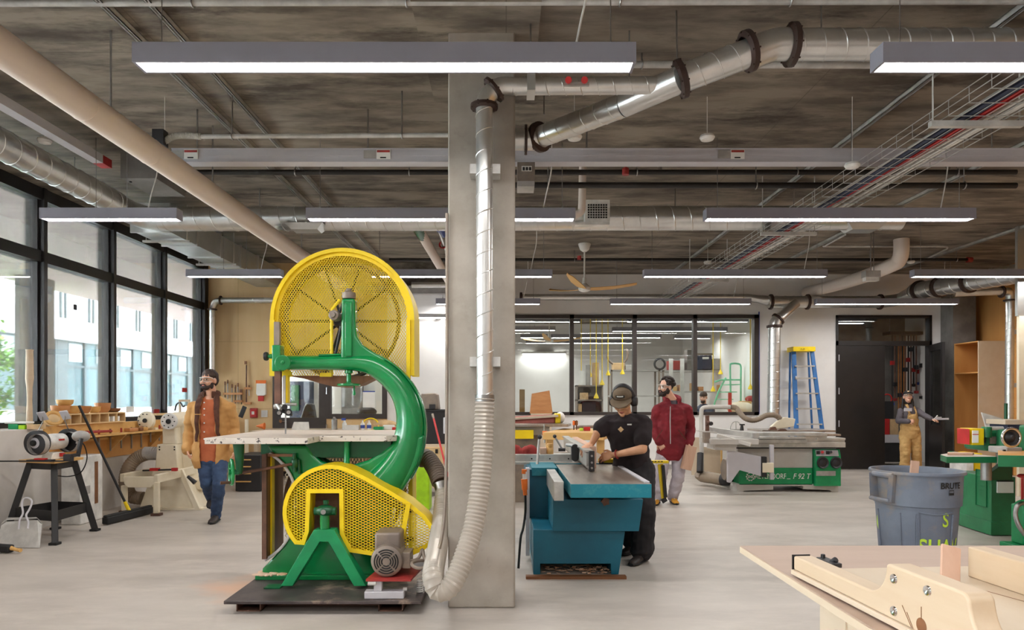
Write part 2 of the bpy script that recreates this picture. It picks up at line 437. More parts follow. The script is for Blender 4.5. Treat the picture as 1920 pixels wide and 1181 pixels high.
# ------------------------------------------------------------------ the setting
CEIL = 3.88; YB = 13.58; YO = 12.45; XL = -5.5; XR = 9.3
boards('ceiling_concrete', (146, 136, 123), (100, 91, 81), .008, (2.44, 1.22), ('X', 'Y'), .9, seam=(88, 80, 71), scale=2.6, stretch=(.5, 1.7, 1), lo=.36, hi=.6, detail=13,
       c3=(76, 68, 60), scale3=1.5, lo3=.5, hi3=.64, bump=.15)
_nt = MATS['floor_concrete'].node_tree; _b = _nt.nodes['Principled BSDF']; _src = _b.inputs['Base Color'].links[0].from_socket
_tc = _nt.nodes.new('ShaderNodeTexCoord'); _mp = _nt.nodes.new('ShaderNodeMapping'); _mp.inputs['Location'].default_value = (1.95, -5.05, 0); _nt.links.new(_tc.outputs['Object'], _mp.inputs[0])
_m2 = _nt.nodes.new('ShaderNodeMapping'); _m2.inputs['Scale'].default_value = (1.5, 1.25, 0); _nt.links.new(_mp.outputs[0], _m2.inputs[0])
_nz = _nt.nodes.new('ShaderNodeTexNoise'); _nz.inputs['Scale'].default_value = 3; _nz.inputs['Detail'].default_value = 5; _nt.links.new(_tc.outputs['Object'], _nz.inputs['Vector'])
_ln = _nt.nodes.new('ShaderNodeVectorMath'); _ln.operation = 'LENGTH'; _nt.links.new(_m2.outputs[0], _ln.inputs[0])
_ad = _nt.nodes.new('ShaderNodeMath'); _ad.operation = 'MULTIPLY_ADD'; _ad.inputs[1].default_value = .9; _nt.links.new(_nz.outputs[0], _ad.inputs[0]); _nt.links.new(_ln.outputs['Value'], _ad.inputs[2])
_rp = _nt.nodes.new('ShaderNodeValToRGB'); _rp.color_ramp.elements[0].position = .55; _rp.color_ramp.elements[0].color = (.75, .75, .75, 1); _rp.color_ramp.elements[1].position = 1.35; _rp.color_ramp.elements[1].color = (0, 0, 0, 1); _nt.links.new(_ad.outputs[0], _rp.inputs[0])
_mx = _nt.nodes.new('ShaderNodeMix'); _mx.data_type = 'RGBA'; _nt.links.new(_rp.outputs[0], _mx.inputs['Factor']); _nt.links.new(_src, _mx.inputs['A']); _mx.inputs['B'].default_value = lin((216, 170, 138)); _nt.links.new(_mx.outputs['Result'], _b.inputs['Base Color'])
struct(MB().box(-5.7, XR+.2, -5, YB+9, -.2, 0), 'floor', 'floor_concrete')
struct(MB().box(-5.9, XR+.2, -5, YB+9, CEIL, CEIL+.25), 'ceiling', 'ceiling_concrete')
struct(MB().box(-5.9, XR+.2, -5.2, -5, 0, CEIL), 'wall_front', 'white_paint')
struct(MB().box(-5.62, -5.05, -5, YO, 0, 1.08), 'wall_left', 'knee_white')
struct(MB().box(XR, XR+.15, -5, YB+.1, 0, CEIL), 'wall_right', 'ply_right')
# drop panels of the slab
struct(MB().box(X(785, 4.6), X(1010, 4.6), 3.9, 5.6, CEIL-.03, CEIL), 'trim_1', 'ceiling_concrete')
# office front: plywood, door, sidelight, white wall
dl, dr, sr = X(512, YO), X(612, YO), X(726, YO)
dz, sz0 = Z(655, YO), Z(785, YO)
struct(MB().box(-5.62, dl, YO, YO+.12, 0, CEIL).box(dl, sr, YO, YO+.12, dz, CEIL).box(dr, sr, YO, YO+.12, 0, sz0), 'wall_office', 'ply_wall')
struct(MB().box(sr, X(905, YO), YO, YO+.12, 0, 3.30), 'wall_back_left', 'white_paint')
struct(MB().box(sr, X(905, YO), YO, YO+.12, 3.30, CEIL), 'wall_back_upper', 'ceiling_concrete')
struct(MB().box(sr-.6, X(905, YO), YO-.16, YO, 3.30, 3.44), 'trim_2', 'grey_paint')
xj = X(905, YO)
struct(MB().box(xj-.1, xj, YO+.12, YB+.12, 0, CEIL), 'wall_return', 'white_paint')
# back partition with the long window, double door opening
wx0, wx1, wz0, wz1 = X(955, YB), X(1422, YB), Z(778, YB), Z(590, YB)
ax0, ax1, az1 = X(1567, YB), X(1746, YB), Z(591, YB)
b = MB().box(xj, wx0, YB, YB+.12, 0, CEIL).box(wx0, wx1, YB, YB+.12, 0, wz0).box(wx0, wx1, YB, YB+.12, wz1, CEIL)
b.box(wx1, ax0, YB, YB+.12, 0, CEIL).box(ax0, ax1, YB, YB+.12, az1, CEIL).box(ax1, XR, YB, YB+.12, 0, CEIL)
struct(b, 'wall_back', 'white_paint')
struct(MB().box(X(1787, 13.2), X(1830, 13.2), 13.2, YB, 0, CEIL), 'column_rear', 'dark_concrete')
# free-standing column
cx0, cx1 = X(840, 4.57), X(966, 4.57)
struct(MB().box(cx0, cx1, 4.57, 5.05, 0, CEIL), 'column', 'column_concrete', bevel=.012)
# curtain wall on the left
MY = [8.05+1.43*k for k in range(-9, 3)] + [12.34]
for i in range(len(MY)-1):
    y0, y1 = MY[i], MY[i+1]; z0, z1, zt = 1.08, 3.84, Z(481, 8.05)
    f = MB().box(XL-.14, XL+.08, y0-.03, y0+.03, z0, CEIL)
    if i == len(MY)-2: f.box(XL-.14, XL+.08, y1-.03, YO, z0, CEIL)
    f.box(XL-.10, XL+.06, y0+.03, y1-.03, zt-.07, zt+.06).box(XL-.10, XL+.06, y0+.03, y1-.03, CEIL-.14, CEIL)
    f.box(XL-.10, XL+.06, y0+.03, y1-.03, z0, z0+.06)
    for za, zb in ((z0+.06, zt-.07), (zt+.06, CEIL-.14)):       # thin inner sash of each light
        f.box(XL-.04, XL+.02, y0+.03, y0+.06, za, zb).box(XL-.04, XL+.02, y1-.06, y1-.03, za, zb)
    o = struct(f, 'window_%d' % (i+1), 'black_frame')
    struct(MB().box(XL-.012, XL-.004, y0+.03, y1-.03, z0+.06, zt-.07), 'pane', 'glass_window', o)
    struct(MB().box(XL-.012, XL-.004, y0+.03, y1-.03, zt+.06, CEIL-.14), 'pane', 'glass_window', o)
# office door and sidelight
def leaf(mb, x0, x1, z0, z1, y, fr, t=.05, bot=None):
    mb.box(x0, x0+fr, y, y+t, z0, z1).box(x1-fr, x1, y, y+t, z0, z1).box(x0+fr, x1-fr, y, y+t, z1-fr, z1).box(x0+fr, x1-fr, y, y+t, z0, z0+(bot or fr))
    return mb
door = struct(leaf(MB(), dl, dr, 0, dz, YO-.03, .13, .08, Z(783, YO)-.0), 'door_1', 'dark_frame')
struct(MB().box(dl+.13, dr-.13, YO+.005, YO+.012, Z(783, YO), dz-.13), 'pane', 'glass_part', door)
h = MB().cyl((X(529, YO), YO-.03, Z(789, YO)), (X(529, YO), YO-.09, Z(789, YO)), .03)
h.tube([(X(529, YO), YO-.08, Z(789, YO)), (X(541, YO), YO-.08, Z(789, YO))], .011)
struct(h, 'door_handle', 'chrome', door)
struct(MB().box(X(613, YO)-.01, X(613, YO)+.01, YO-.04, YO-.03, Z(739, YO), Z(726, YO)).box(X(613, YO)-.01, X(613, YO)+.01, YO-.04, YO-.03, Z(806, YO), Z(795, YO)), 'hinge', 'chrome', door)
wn = struct(leaf(MB(), dr, sr, sz0, dz, YO-.03, .09, .08), 'window_20', 'dark_frame')
struct(MB().box(dr+.09, sr-.09, YO+.005, YO+.012, sz0+.09, dz-.09), 'pane', 'glass_part', wn)
# long window
fr = MB(); t = .075
fr.box(wx0, wx1, YB-.03, YB+.1, wz0, wz0+.06).box(wx0, wx1, YB-.03, YB+.1, wz1-.075, wz1)
xs = [wx0, X(1072, YB), X(1190, YB), X(1303, YB), wx1]
for i, x in enumerate(xs): fr.box(max(x-.04, wx0) if i < 4 else x-.09, x+.04 if i < 4 else x, YB-.03, YB+.1, wz0, wz1)
wn = struct(fr, 'window_21', 'dark_frame')
for i in range(4): struct(MB().box(xs[i]+.04, xs[i+1]-.04, YB+.03, YB+.038, wz0+.06, wz1-.075), 'pane', 'glass_part', wn)
struct(MB().box(wx1, wx1+.02, YB-.012, YB, wz0+.02, wz1+.06), 'trim_3', 'blue')
# double door
lz = Z(645, YB)
fr = MB().box(ax0, ax0+.04, YB-.03, YB+.12, 0, az1).box(ax1-.05, ax1, YB-.03, YB+.12, 0, az1).box(ax0, ax1, YB-.03, YB+.12, az1-.05, az1).box(ax0, ax1, YB-.03, YB+.12, lz-.03, lz+.06)
d2 = struct(fr, 'door_2', 'black_frame')
struct(MB().box(ax0+.04, ax1-.05, YB+.03, YB+.038, lz+.06, az1-.05), 'pane', 'glass_part', d2)
struct(MB().box(ax0+.04, X(1658, YB), YB-.02, YB+.03, .01, lz-.03), 'door_leaf', 'black_frame', d2)
hb = MB()
for y in (671, 733, 794): hb.box(ax0+.04, ax0+.055, YB-.04, YB-.02, Z(y+6, YB), Z(y-6, YB)); 
struct(hb, 'hinge', 'light_housing', d2)
# open leaf swung into the room
p0, p1 = V((X(1741, YB), YB-.05, 0)), V((X(1768, 12.7), 12.7, 0)); dv_ = (p1-p0).normalized(); L_ = .92
def leafpt(s, z): q = p0 + dv_*s; return (q.x, q.y, z)
b = MB()
for s0, s1, z0, z1 in ((0, .12, .01, lz-.03), (L_-.12, L_, .01, lz-.03), (.12, L_-.12, .01, .9), (.12, L_-.12, lz-.16, lz-.03)):
    b.beam(leafpt(s0, (z0+z1)/2), leafpt(s1, (z0+z1)/2), .045, z1-z0)
lf = struct(b, 'door_leaf', 'black_frame', d2)
struct(MB().beam(leafpt(.12, (.9+lz-.16)/2), leafpt(L_-.12, (.9+lz-.16)/2), .01, lz-.16-.9), 'pane', 'glass_part', d2)
struct(MB().box(ax1, X(1786, YB), YB-.012, YB, 0, .1).box(wx1, ax0, YB-.012, YB, 0, .1).box(xj, wx1, YB-.012, YB, 0, .1), 'baseboard_back', 'grey_paint')
# rooms behind
struct(MB().box(xj, XR+.2, YB+9, YB+9.1, 0, CEIL), 'wall_far', 'white_paint')
struct(MB().box(5.85, 5.95, YB+.12, YB+9, 0, CEIL), 'wall_store_left', 'white_paint')
struct(MB().box(5.95, XR, 15.9, 16.0, 0, CEIL), 'wall_store_back', 'dark_concrete')
struct(MB().box(X(1688, 15.8), X(1735, 15.8), 15.85, 15.9, .9, 2.7), 'trim_4', 'pegboard')
struct(MB().box(XR, XR+.1, YB+.1, YB+9, 0, CEIL), 'wall_far_right', 'white_paint')
struct(MB().box(xj-.1, xj, YB+.12, YB+9, 0, CEIL), 'wall_far_left', 'white_paint')
struct(MB().box(-5.62, xj-.1, 15.2, 15.3, 0, CEIL), 'wall_office_back', 'white_paint')
# outside
struct(MB().box(-60, -5.7, -30, 60, -.3, -.05), 'ground_outside', 'paving')
struct(MB().box(-10.6, -5.7, -6, 34, 3.95, 4.4), 'soffit_outside', 'soffit_concrete')
struct(MB().box(-10.06, -9.7, 14.0, 14.7, -.05, 3.95), 'column_outside', 'dark_concrete')
# ------------------------------------------------------------------ outside: building and tree
bd = thing('office_building', 'pale building with white bands and blue-grey glazing across the street', 'building', (-18, 18, -.05))
bx = -18.0
MB().box(bx-6, bx, -4, 60, -.05, 1.0).build('base_wall', 'facade_white', bd)
MB().box(bx-6, bx+.25, -4, 60, 3.8, 4.65).build('white_band', 'facade_white', bd)
MB().box(bx-6, bx-.1, -4, 60, 1.0, 3.8).build('lower_glazing', 'facade_glass', bd)
MB().box(bx-6, bx-.1, -4, 60, 4.65, 8.5).build('upper_wall', 'facade_white', bd)
fm = MB(); um = MB(); y = -3.0; k = 0
while y < 58:
    fm.box(bx-.12, bx-.02, y-.05, y+.05, 1.0, 3.8)
    if k % 2 == 0: fm.box(bx-.12, bx-.04, y+.1, y+.75, 1.0, 3.8)
    MB().box(bx-.11, bx-.06, y+.85, y+1.75, 2.95, 3.72).build('window_blind', 'facade_blind', bd)
    um.box(bx-.12, bx-.02, y+.3, y+.38, 4.65, 8.0).box(bx-.12, bx-.02, y+.6, y+.66, 4.65, 8.0)
    y += 1.9; k += 1
fm.box(bx-.12, bx-.03, -4, 60, 2.72, 2.82)
fm.build('mullion_grid', 'facade_dark', bd); um.build('upper_mullions', 'facade_dark', bd)
def tree(x, y, h, r, n, label, seed):
    rnd = random.Random(seed)
    t = thing('street_tree', label, 'tree', (x, y, -.05))
    tr = MB(); top = V((x, y, h*.75)); tr.tube([(x, y, -.05), (x+.05, y, h*.4), top], [.06, .045, .02], 8)
    tips = []
    for i in range(26):
        z0 = h*(.22+.6*rnd.random()); a = rnd.random()*2*PI; l = r*(.4+.6*rnd.random())
        p = V((x+math.cos(a)*l, y+math.sin(a)*l, z0+l*.45)); tr.tube([(x+.03, y, z0), (V((x, y, z0))+p)/2+V((0, 0, .05)), p], [.016, .012, .006], 5); tips.append(p)
    tr.build('trunk', 'bark', t)
    for mt, nm, cnt in (('foliage', 'leaves', n), ('foliage_light', 'leaves', n)):
        lf = MB()
        for i in range(cnt):
            p = rnd.choice(tips); c = p + V((rnd.gauss(0, .2), rnd.gauss(0, .2), rnd.gauss(0, .16)))
            M = Matrix.Translation(c) @ Matrix.Rotation(rnd.random()*6.3, 4, 'Z') @ Matrix.Rotation(rnd.uniform(-.9, .9), 4, 'X')
            s = rnd.uniform(.05, .1)
            lf.add([M @ V(q) for q in ((0, -s, 0), (s*.6, -s*.2, .012), (s*.45, s*.6, 0), (0, s, -.01), (-s*.45, s*.6, 0), (-s*.6, -s*.2, .012))], [(0, 1, 2, 3), (0, 3, 4, 5)])
        lf.build(nm, mt, t)['kind'] = 'stuff'
    return t
tree(-11.4, 14.6, 3.0, .95, 900, 'young bright green tree outside, beside the dark outdoor column', 3)
tree(-10.9, 11.3, 3.0, .9, 1100, 'bushy bright green tree outside the window nearest the bench grinder', 5)

# ------------------------------------------------------------------ lamps: suspended linear lights
ROWS = [(3.44, 1.70), (6.42, 1.70), (9.46, 1.70), (12.2, 1.70)]
def linear_light(px0, px1, row, label, full=True):
    d, h = ROWS[row]; x0, x1 = X(px0, d), X(px1, d)
    light_box(x0, x1, d, EYE+h, label)
def light_box(x0, x1, d, z, label, top=CEIL):
    t = thing('linear_light', label, 'ceiling light', ((x0+x1)/2, d, z), 'suspended linear lights')
    b = MB(); w = .125
    O = [(x0, d), (x1, d), (x1, d+w), (x0, d+w)]; I = [(x0+.015, d+.012), (x1-.015, d+.012), (x1-.015, d+w-.012), (x0+.015, d+w-.012)]
    b.add([(*p, z) for p in O]+[(*p, z+.1) for p in O]+[(*p, z) for p in I]+[(*p, z+.09) for p in I], [(4, 5, 6, 7), (12, 13, 14, 15)]+[(i, (i+1) % 4, (i+1) % 4+4, i+4) for i in range(4)]+[(i, (i+1) % 4, (i+1) % 4+8, i+8) for i in range(4)]+[(i+8, (i+1) % 4+8, (i+1) % 4+12, i+12) for i in range(4)])
    b.build('housing', 'lamp_housing', t)
    if abs(x0) < 9 and d > 3: MB().tube(smoothpts([(x1-.3, d+w/2, z+.1), (x1-.27, d+w/2, z+.25), (x1-.22, d+w/2+.02, (z+top)/2+.1), (x1-.22, d+w/2, top)], 4), .006, 6).build('power_cord', 'white_plastic', t)
    q = MB(); q.add([(x0+.015, d+.012, z+.006), (x1-.015, d+.012, z+.006), (x1-.015, d+w-.012, z+.006), (x0+.015, d+w-.012, z+.006)], [(0, 3, 2, 1)])
    o = q.build('diffuser', 'emit_panel', t)
    o.data.polygons[0].flip() if o.data.polygons[0].normal.z > 0 else None
    k = .12 if x1-x0 > 1.6 else .5
    for x in (x0+k, x1-k):
        MB().cyl((x, d+w/2, z+.1), (x, d+w/2, top), .003, n=6).cyl((x, d+w/2, z+.1), (x, d+w/2, z+.125), .009, n=8).build('suspension_cable', 'steel', t)
    return t
LL = [(247, 1193, 0, 'longest linear light, hanging nearest at the top centre before the column'),
      (1656, 2600, 0, 'linear light cut by the right edge of the photo, under the round duct'),
      (73, 331, 1, 'short linear light hanging before the left windows'),
      (573, 1079, 1, 'linear light passing behind the column, above the yellow wheel guard'),
      (1325, 1831, 1, 'linear light beneath the cable tray and in front of the long round duct'),
      (348, 527, 2, 'short linear light beside the plywood wall, left of the yellow wheel guard'),
      (694, 1036, 2, 'linear light seen through the top right of the yellow wheel guard'),
      (1208, 1552, 2, 'linear light between the ceiling fan and the bent white pipe'),
      (1715, 2060, 2, 'linear light above the big ducts at the right-hand wall'),
      (817, 1013, 3, 'small far linear light half hidden behind the column'),
      (1145, 1409, 3, 'far linear light just above the long inner window'),
      (1532, 1799, 3, 'far linear light just above the black double door')]
for a in LL: linear_light(*a)
for i, (x0, x1, y) in enumerate(((-5.0, -2.9, .46), (-1.7, .85, .46), (2.1, 4.65, .46), (5.9, 8.4, .46), (-1.7, .85, -2.5), (2.1, 4.65, -2.5), (5.9, 8.4, -2.5), (-5.0, -2.9, -2.5), (-5.3, -2.95, 3.44))):
    light_box(x0, x1, y, 3.10, 'linear light of the rows over the viewer, outside the photo')
# lights in the room behind the long window, in the office and in the store
for i, (x0, x1, y) in enumerate(((.2, 1.6, 14.6), (2.6, 5.2, 14.6), (.2, 1.2, 16.4), (2.6, 5.4, 16.6), (0.4, 4.2, 18.4), (4.6, 5.6, 18.6), (.6, 3.9, 20.2))):
    light_box(x0, x1, y, 3.05, ['short linear light at the left end beyond the long inner window', 'nearest linear light behind the inner window, across the middle mullion', 'short linear light behind the inner window above its ceiling fan',
              'second linear light behind the inner window, over the yellow cords', 'third linear light back in the room behind the window', 'linear light over the far storage shelves', 'farthest linear light in the room behind the window'][i])
light_box(-4.0, -2.2, 13.6, 3.0, 'linear light inside the office behind the glazed door')
light_box(6.6, 7.7, 14.6, 3.02, 'linear light seen through the glass over the black double door')

# ------------------------------------------------------------------ ducts
def flange(p, ax, r, parent, nm='flange_collar', t=.02):
    p = V(p); ax = V(ax).normalized(); b = MB()
    b.lathe([(r, -t*1.4), (r+.012, -t*1.3), (r+.034, -t*.8), (r+.034, t*.8), (r+.012, t*1.3), (r, t*1.4)], p, ax, 28)
    a = ax.orthogonal().normalized(); c = ax.cross(a)
    for k in range(8):
        th = 2*PI*k/8+.3; q = p + (a*math.cos(th)+c*math.sin(th))*(r+.026); b.cyl(q-ax*t*1.3, q+ax*t*1.3, .006, n=6)
    return b.build(nm, 'collar_brown', parent)
# main duct, wye and vertical drop on the column
t = thing('exhaust_duct', 'shiny spiral exhaust duct zigzagging at upper right, dropping down the column front', 'duct', P(1240, 160, 4.4))
A = [P(2300, 84, 4.3), P(1492, 84, 4.3), P(1408, 102, 4.3)]
duct(MB(), A[0], A[1], .095, .13).build('spiral_duct', 'galvanised', t)
el = smoothpts([A[1], P(1455, 84, 4.3), P(1430, 92, 4.3), A[2]], 5); MB().tube(el, .097, 24, cap=False).build('elbow', 'galvanised', t)
flange(P(1484, 84, 4.3), (1, 0, .05), .097, t); flange(P(1403, 96, 4.3), (1, 0, .35), .093, t)
B0, B1, B2 = P(1403, 100, 4.3), P(1277, 148, 4.36), P(1170, 197, 4.66)
duct(MB(), B0, B1, .088, .12).build('spiral_duct', 'galvanised', t)
flange(B1, B1-B0, .088, t)
MB().cyl(B1, B2, .086, .08, n=24).build('wye_branch', 'galvanised', t)
B3 = P(1012, 257, 5.25); duct(MB(), B2, B3, .08, .12).build('spiral_duct', 'galvanised', t)
flange(P(1012, 257, 5.25), B3-B2, .08, t)
B4 = P(955, 262, 5.25); MB().tube([B3, P(1000, 262, 5.25), B4], .08, 20).build('elbow', 'galvanised', t); flange(P(986, 262, 5.25), (1, 0, 0), .078, t, t=.008)
C0, C1 = P(1235, 160, 4.44), P(962, 162, 4.45); duct(MB(), C0, C1, .055, .11).build('spiral_duct', 'galvanised', t)
MB().cyl(P(1238, 160, 4.44), P(1260, 154, 4.42), .056, .06).build('branch_collar', 'galvanised', t)
el = smoothpts([C1, P(940, 162, 4.45), P(922, 172, 4.45), P(910, 188, 4.45), P(908, 200, 4.45)], 5); MB().tube(el, .057, 20, cap=False).build('elbow', 'galvanised', t)
flange(P(926, 168, 4.45), (1, 0, .9), .055, t, t=.012); flange(P(908, 200, 4.45), (0, 0, 1), .056, t, t=.012)
dn = duct(MB(), P(908, 200, 4.45), P(909, 748, 4.45), .055, .132); dn.build('vertical_duct', 'galvanised', t)
for y in (317, 678):
    s = MB().box(X(881, 4.45), X(938, 4.45), 4.44, 4.57, Z(y+9, 4.45), Z(y-9, 4.45)); s.build('wall_strap', 'zinc', t)
for p0, p1 in ((P(995, 150, 4.46), V((X(995, 4.46), 4.46, CEIL))), (P(1180, 185, 4.6), V((X(1180, 4.6), 4.6, CEIL))), (P(1270, 120, 4.36), V((X(1268, 4.36), 4.36, CEIL))), (P(1540, 60, 4.3), V((X(1540, 4.3), 4.3, CEIL))), (P(1020, 215, 5.25), V((X(1020, 5.25), 5.25, CEIL)))):
    MB().cyl(p0, p1, .005, n=6).build('hanger_rod', 'steel', t)
bg_ = MB()
for px in (1066, 1096): bg_.cyl(P(px, 150, 4.42), P(px, 150, 4.36), .022, n=12)
bg_.build('blast_gate_knob', 'red', t)
MB().box(X(1056, 4.4), X(1104, 4.4), 4.38, 4.41, Z(163, 4.4), Z(156, 4.4)).build('blast_gate_slide', 'aluminium', t)
MB().box(X(988, 4.45), X(1003, 4.45), 4.375, 4.53, Z(178, 4.45), Z(146, 4.45)).build('duct_clamp', 'galvanised_flat', t)
# clear hose down to the bandsaw
hs = thing('clear_hose', 'clear ribbed dust hose looping down the column to the floor', 'hose', P(860, 1100, 4.3))
pts = [P(909, 745, 4.44), P(906, 830, 4.42), P(900, 910, 4.38), P(888, 985, 4.32), P(868, 1050, 4.22), P(845, 1098, 4.15), P(822, 1107, 4.15), P(812, 1080, 4.2), P(820, 1030, 4.5), P(828, 975, 4.85), P(833, 925, 5.05)]
hose(pts, [.058, .062], .026, 18, .0075, 8).build('ribbed_hose', 'clear_hose', hs)
hose(pts, [.066, .07], .022, 6, .0, 8)
MB().cyl(P(909, 740, 4.44), P(909, 752, 4.44), .064).build('hose_clamp', 'steel', hs)
# dark hose behind the bandsaw
t = thing('dust_hose', 'dark brown ribbed hose curving behind the green bandsaw', 'hose', P(810, 890, 5.2))
hose([P(786, 862, 5.35), P(800, 858, 5.3), P(815, 878, 5.2), P(826, 905, 5.1)], .062, .022, 16, .006, 8).build('ribbed_hose', 'hose_dark', t)
MB().cyl(P(826, 905, 5.1), P(833, 932, 5.06), .058, .05).build('steel_cuff', 'steel', t)
# left duct along the windows and the duct crossing the room
t = thing('ventilation_duct', 'wide spiral ventilation duct running along above the left windows', 'duct', (-4.4, 7, 3.6))
duct(MB(), (-4.42, 1, 3.66), (-4.42, 7.75, 3.62), .135, .2).build('spiral_duct', 'galvanised', t)
MB().tube(smoothpts([(-4.42, 7.75, 3.62), (-4.42, 7.95, 3.6), (-4.3, 8.1, 3.56), (-4.1, 8.12, 3.54)], 5), .135, 24).build('elbow', 'galvanised', t)
for y in (5.2, 7.0): MB().cyl((-4.42, y, 3.78), (-4.42, y, CEIL), .006, n=6).build('hanger_rod', 'steel', t)
t = thing('ventilation_duct', 'long spiral ventilation duct crossing the whole room behind the second row of lights', 'duct', (0, 8, 3.54))
duct(MB(), (-4.1, 8.12, 3.54), (4.52, 8.0, 3.52), .14, .2).build('spiral_duct', 'galvanised', t)
MB().lathe([(0, 0), (.14, 0), (.145, .1), (.1, .13), (0, .13)], (4.52, 8.0, 3.52), (1, 0, 0)).build('end_cap', 'galvanised', t)
for x in (-2.9, -.2, 2.0, 3.4): MB().cyl((x, 8.05, 3.66), (x, 8.05, CEIL), .006, n=6).build('hanger_rod', 'steel', t)
for px, y in ((575, 432), (1615, 432)):
    b = MB(); c = P(px, y, 8.0); b.add([(c.x-.22, 7.86, c.z+.06), (c.x+.22, 7.86, c.z+.06), (c.x+.22, 8.14, c.z+.06), (c.x-.22, 8.14, c.z+.06), (c.x-.15, 7.9, c.z-.01), (c.x+.15, 7.9, c.z-.01), (c.x+.15, 8.1, c.z-.01), (c.x-.15, 8.1, c.z-.01)], [(0, 1, 5, 4), (1, 2, 6, 5), (2, 3, 7, 6), (3, 0, 4, 7), (4, 5, 6, 7), (0, 3, 2, 1)])
    b.build('register', 'galvanised_flat', t)
# grille boot
c = P(1120, 398, 7.75); rg = MB().box(c.x-.14, c.x+.14, 7.74, 7.88, c.z-.11, c.z+.14).add([(c.x-.25, 7.75, c.z-.14), (c.x+.14, 7.75, c.z-.14), (c.x+.14, 7.75, c.z-.11), (c.x-.14, 7.75, c.z-.11), (c.x-.25, 7.88, c.z-.14), (c.x+.14, 7.88, c.z-.14), (c.x+.14, 7.88, c.z-.11), (c.x-.14, 7.88, c.z-.11)], [(0, 1, 2, 3), (7, 6, 5, 4), (0, 3, 7, 4), (0, 4, 5, 1)])
rg = rg.build('air_register', 'white_plastic', t)
g = MB()
for i in range(8):
    for j in range(6): g.cbox((c.x-.1+.2*i/7, 7.738, c.z-.06+.14*j/5), (.02, .006, .018))
g.build('grille', 'black_ink', rg)
# rectangular duct
t = thing('rectangular_duct', 'flat galvanised rectangular duct running back above the left windows', 'duct', (-4.3, 9.5, 3.45))
MB().box(-4.54, -4.1, 8.3, 12.44, 3.44, 3.76).build('duct_body', 'galvanised_flat', t)
for y in (8.3, 9.05, 9.8, 10.55, 11.3): MB().box(-4.56, -4.08, y-.012, y+.012, 3.42, 3.78).build('joint_flange', 'galvanised', t)
for y in (8.7, 10.2): 
    b = MB().cyl((-4.58, y, 3.4), (-4.58, y, CEIL), .006, n=6).cyl((-4.06, y, 3.4), (-4.06, y, CEIL), .006, n=6).box(-4.62, -4.02, y-.02, y+.02, 3.395, 3.42); b.build('trapeze_hanger', 'zinc', t)
# pipe runs on the back wall and right wall
t = thing('dust_pipe', 'thin spiral dust pipe along the top of the back wall', 'duct', (2, 13.3, 3.45))
duct(MB(), P(772, 534, 12.2), P(838+60, 534, 12.2), .055, .12).build('spiral_duct', 'galvanised', t)
duct(MB(), P(975, 557, 13.3), P(1395, 557, 13.3), .06, .12).build('spiral_duct', 'galvanised', t)
flange(P(977, 557, 13.3), (1, 0, 0), .06, t)
t = thing('dust_pipe', 'spiral dust pipe with brown collars above the black double door', 'duct', (7, 13.2, 3.3))
MB().tube(smoothpts([P(1395, 557, 13.3), P(1430, 562, 13.25), P(1460, 566, 13.2)], 4), [.06]+[.075]*3+[.09]*4+[.11], 20).build('reducer', 'galvanised', t)
duct(MB(), P(1440, 566, 13.2), P(1655, 566, 13.2), .115, .16).build('spiral_duct', 'galvanised', t)
for px in (1445, 1514, 1650): flange(P(px, 566, 13.2), (1, 0, 0), .115, t)
MB().tube(smoothpts([P(1655, 566, 13.2), P(1690, 560, 13.1), P(1716, 546, 12.6)], 5), [.115]*6+[.13]*4+[.15], 20).build('elbow', 'galvanised', t)
R0 = P(1716, 546, 12.6); R1 = R0.lerp(P(2010, 495, 9.4), .8)
duct(MB(), R0, R1, .15, .2).build('spiral_duct', 'galvanised', t)
for f in (.05, .25, .52): flange(R0.lerp(R1, f), R1-R0, .15, t, t=.03)
MB().cyl(P(1492, 568, 13.15), P(1462, 596, 13.05), .1, .1).build('wye_branch', 'galvanised', t)
MB().tube(smoothpts([P(1462, 594, 13.05), P(1454, 606, 13.05), P(1452, 625, 13.05)], 5), .112, 20).build('elbow', 'galvanised', t)
flange(P(1459, 598, 13.05), (-.7, 0, -.7), .1, t); flange(P(1452, 612, 13.05), (0, 0, 1), .11, t)
duct(MB(), P(1452, 612, 13.05), P(1450, 778, 13.05), .115, .14).build('vertical_duct', 'galvanised', t)
t = thing('dust_pipe', 'narrow galvanised pipe turning down the orange plywood wall at right', 'duct', (9, 11.5, 2.8))
q = [P(1790, 549, 11.6), P(1880, 546, 11.4), P(1893, 552, 11.4), P(1894, 566, 11.4)]
MB().tube(smoothpts(q, 5), .066, 18).build('elbow', 'galvanised', t)
duct(MB(), P(1894, 562, 11.4), P(1892, 785, 11.4), .064, .11).build('vertical_duct', 'galvanised', t)
flange(P(1878, 547, 11.4), (1, 0, 0), .066, t, t=.012); flange(P(1894, 563, 11.4), (0, 0, 1), .066, t, t=.012)
for y in (622, 722): MB().box(X(1897, 11.4), XR, 11.36, 11.44, Z(y+4, 11.4), Z(y-4, 11.4)).build('wall_strap', 'zinc', t)
t = thing('dust_pipe', 'narrow galvanised pipe bending down the plywood beside the left windows', 'duct', (-5, 12.3, 2.7))
q = [P(512, 563, 12.3), P(415, 563, 12.3), P(402, 569, 12.3), P(398, 582, 12.3), P(398, 700, 12.3)]
duct(MB(), P(515, 563, 12.3), P(415, 563, 12.3), .05, .1).build('spiral_duct', 'galvanised', t)
MB().tube(smoothpts([q[1], P(404, 566, 12.3), P(399, 575, 12.3), q[3]], 4), .053, 16).build('elbow', 'galvanised', t)
duct(MB(), q[3], q[4], .05, .1).build('vertical_duct', 'galvanised', t)
flange(P(414, 563, 12.3), (1, 0, 0), .05, t, t=.01); flange(P(398, 580, 12.3), (0, 0, 1), .05, t, t=.01)

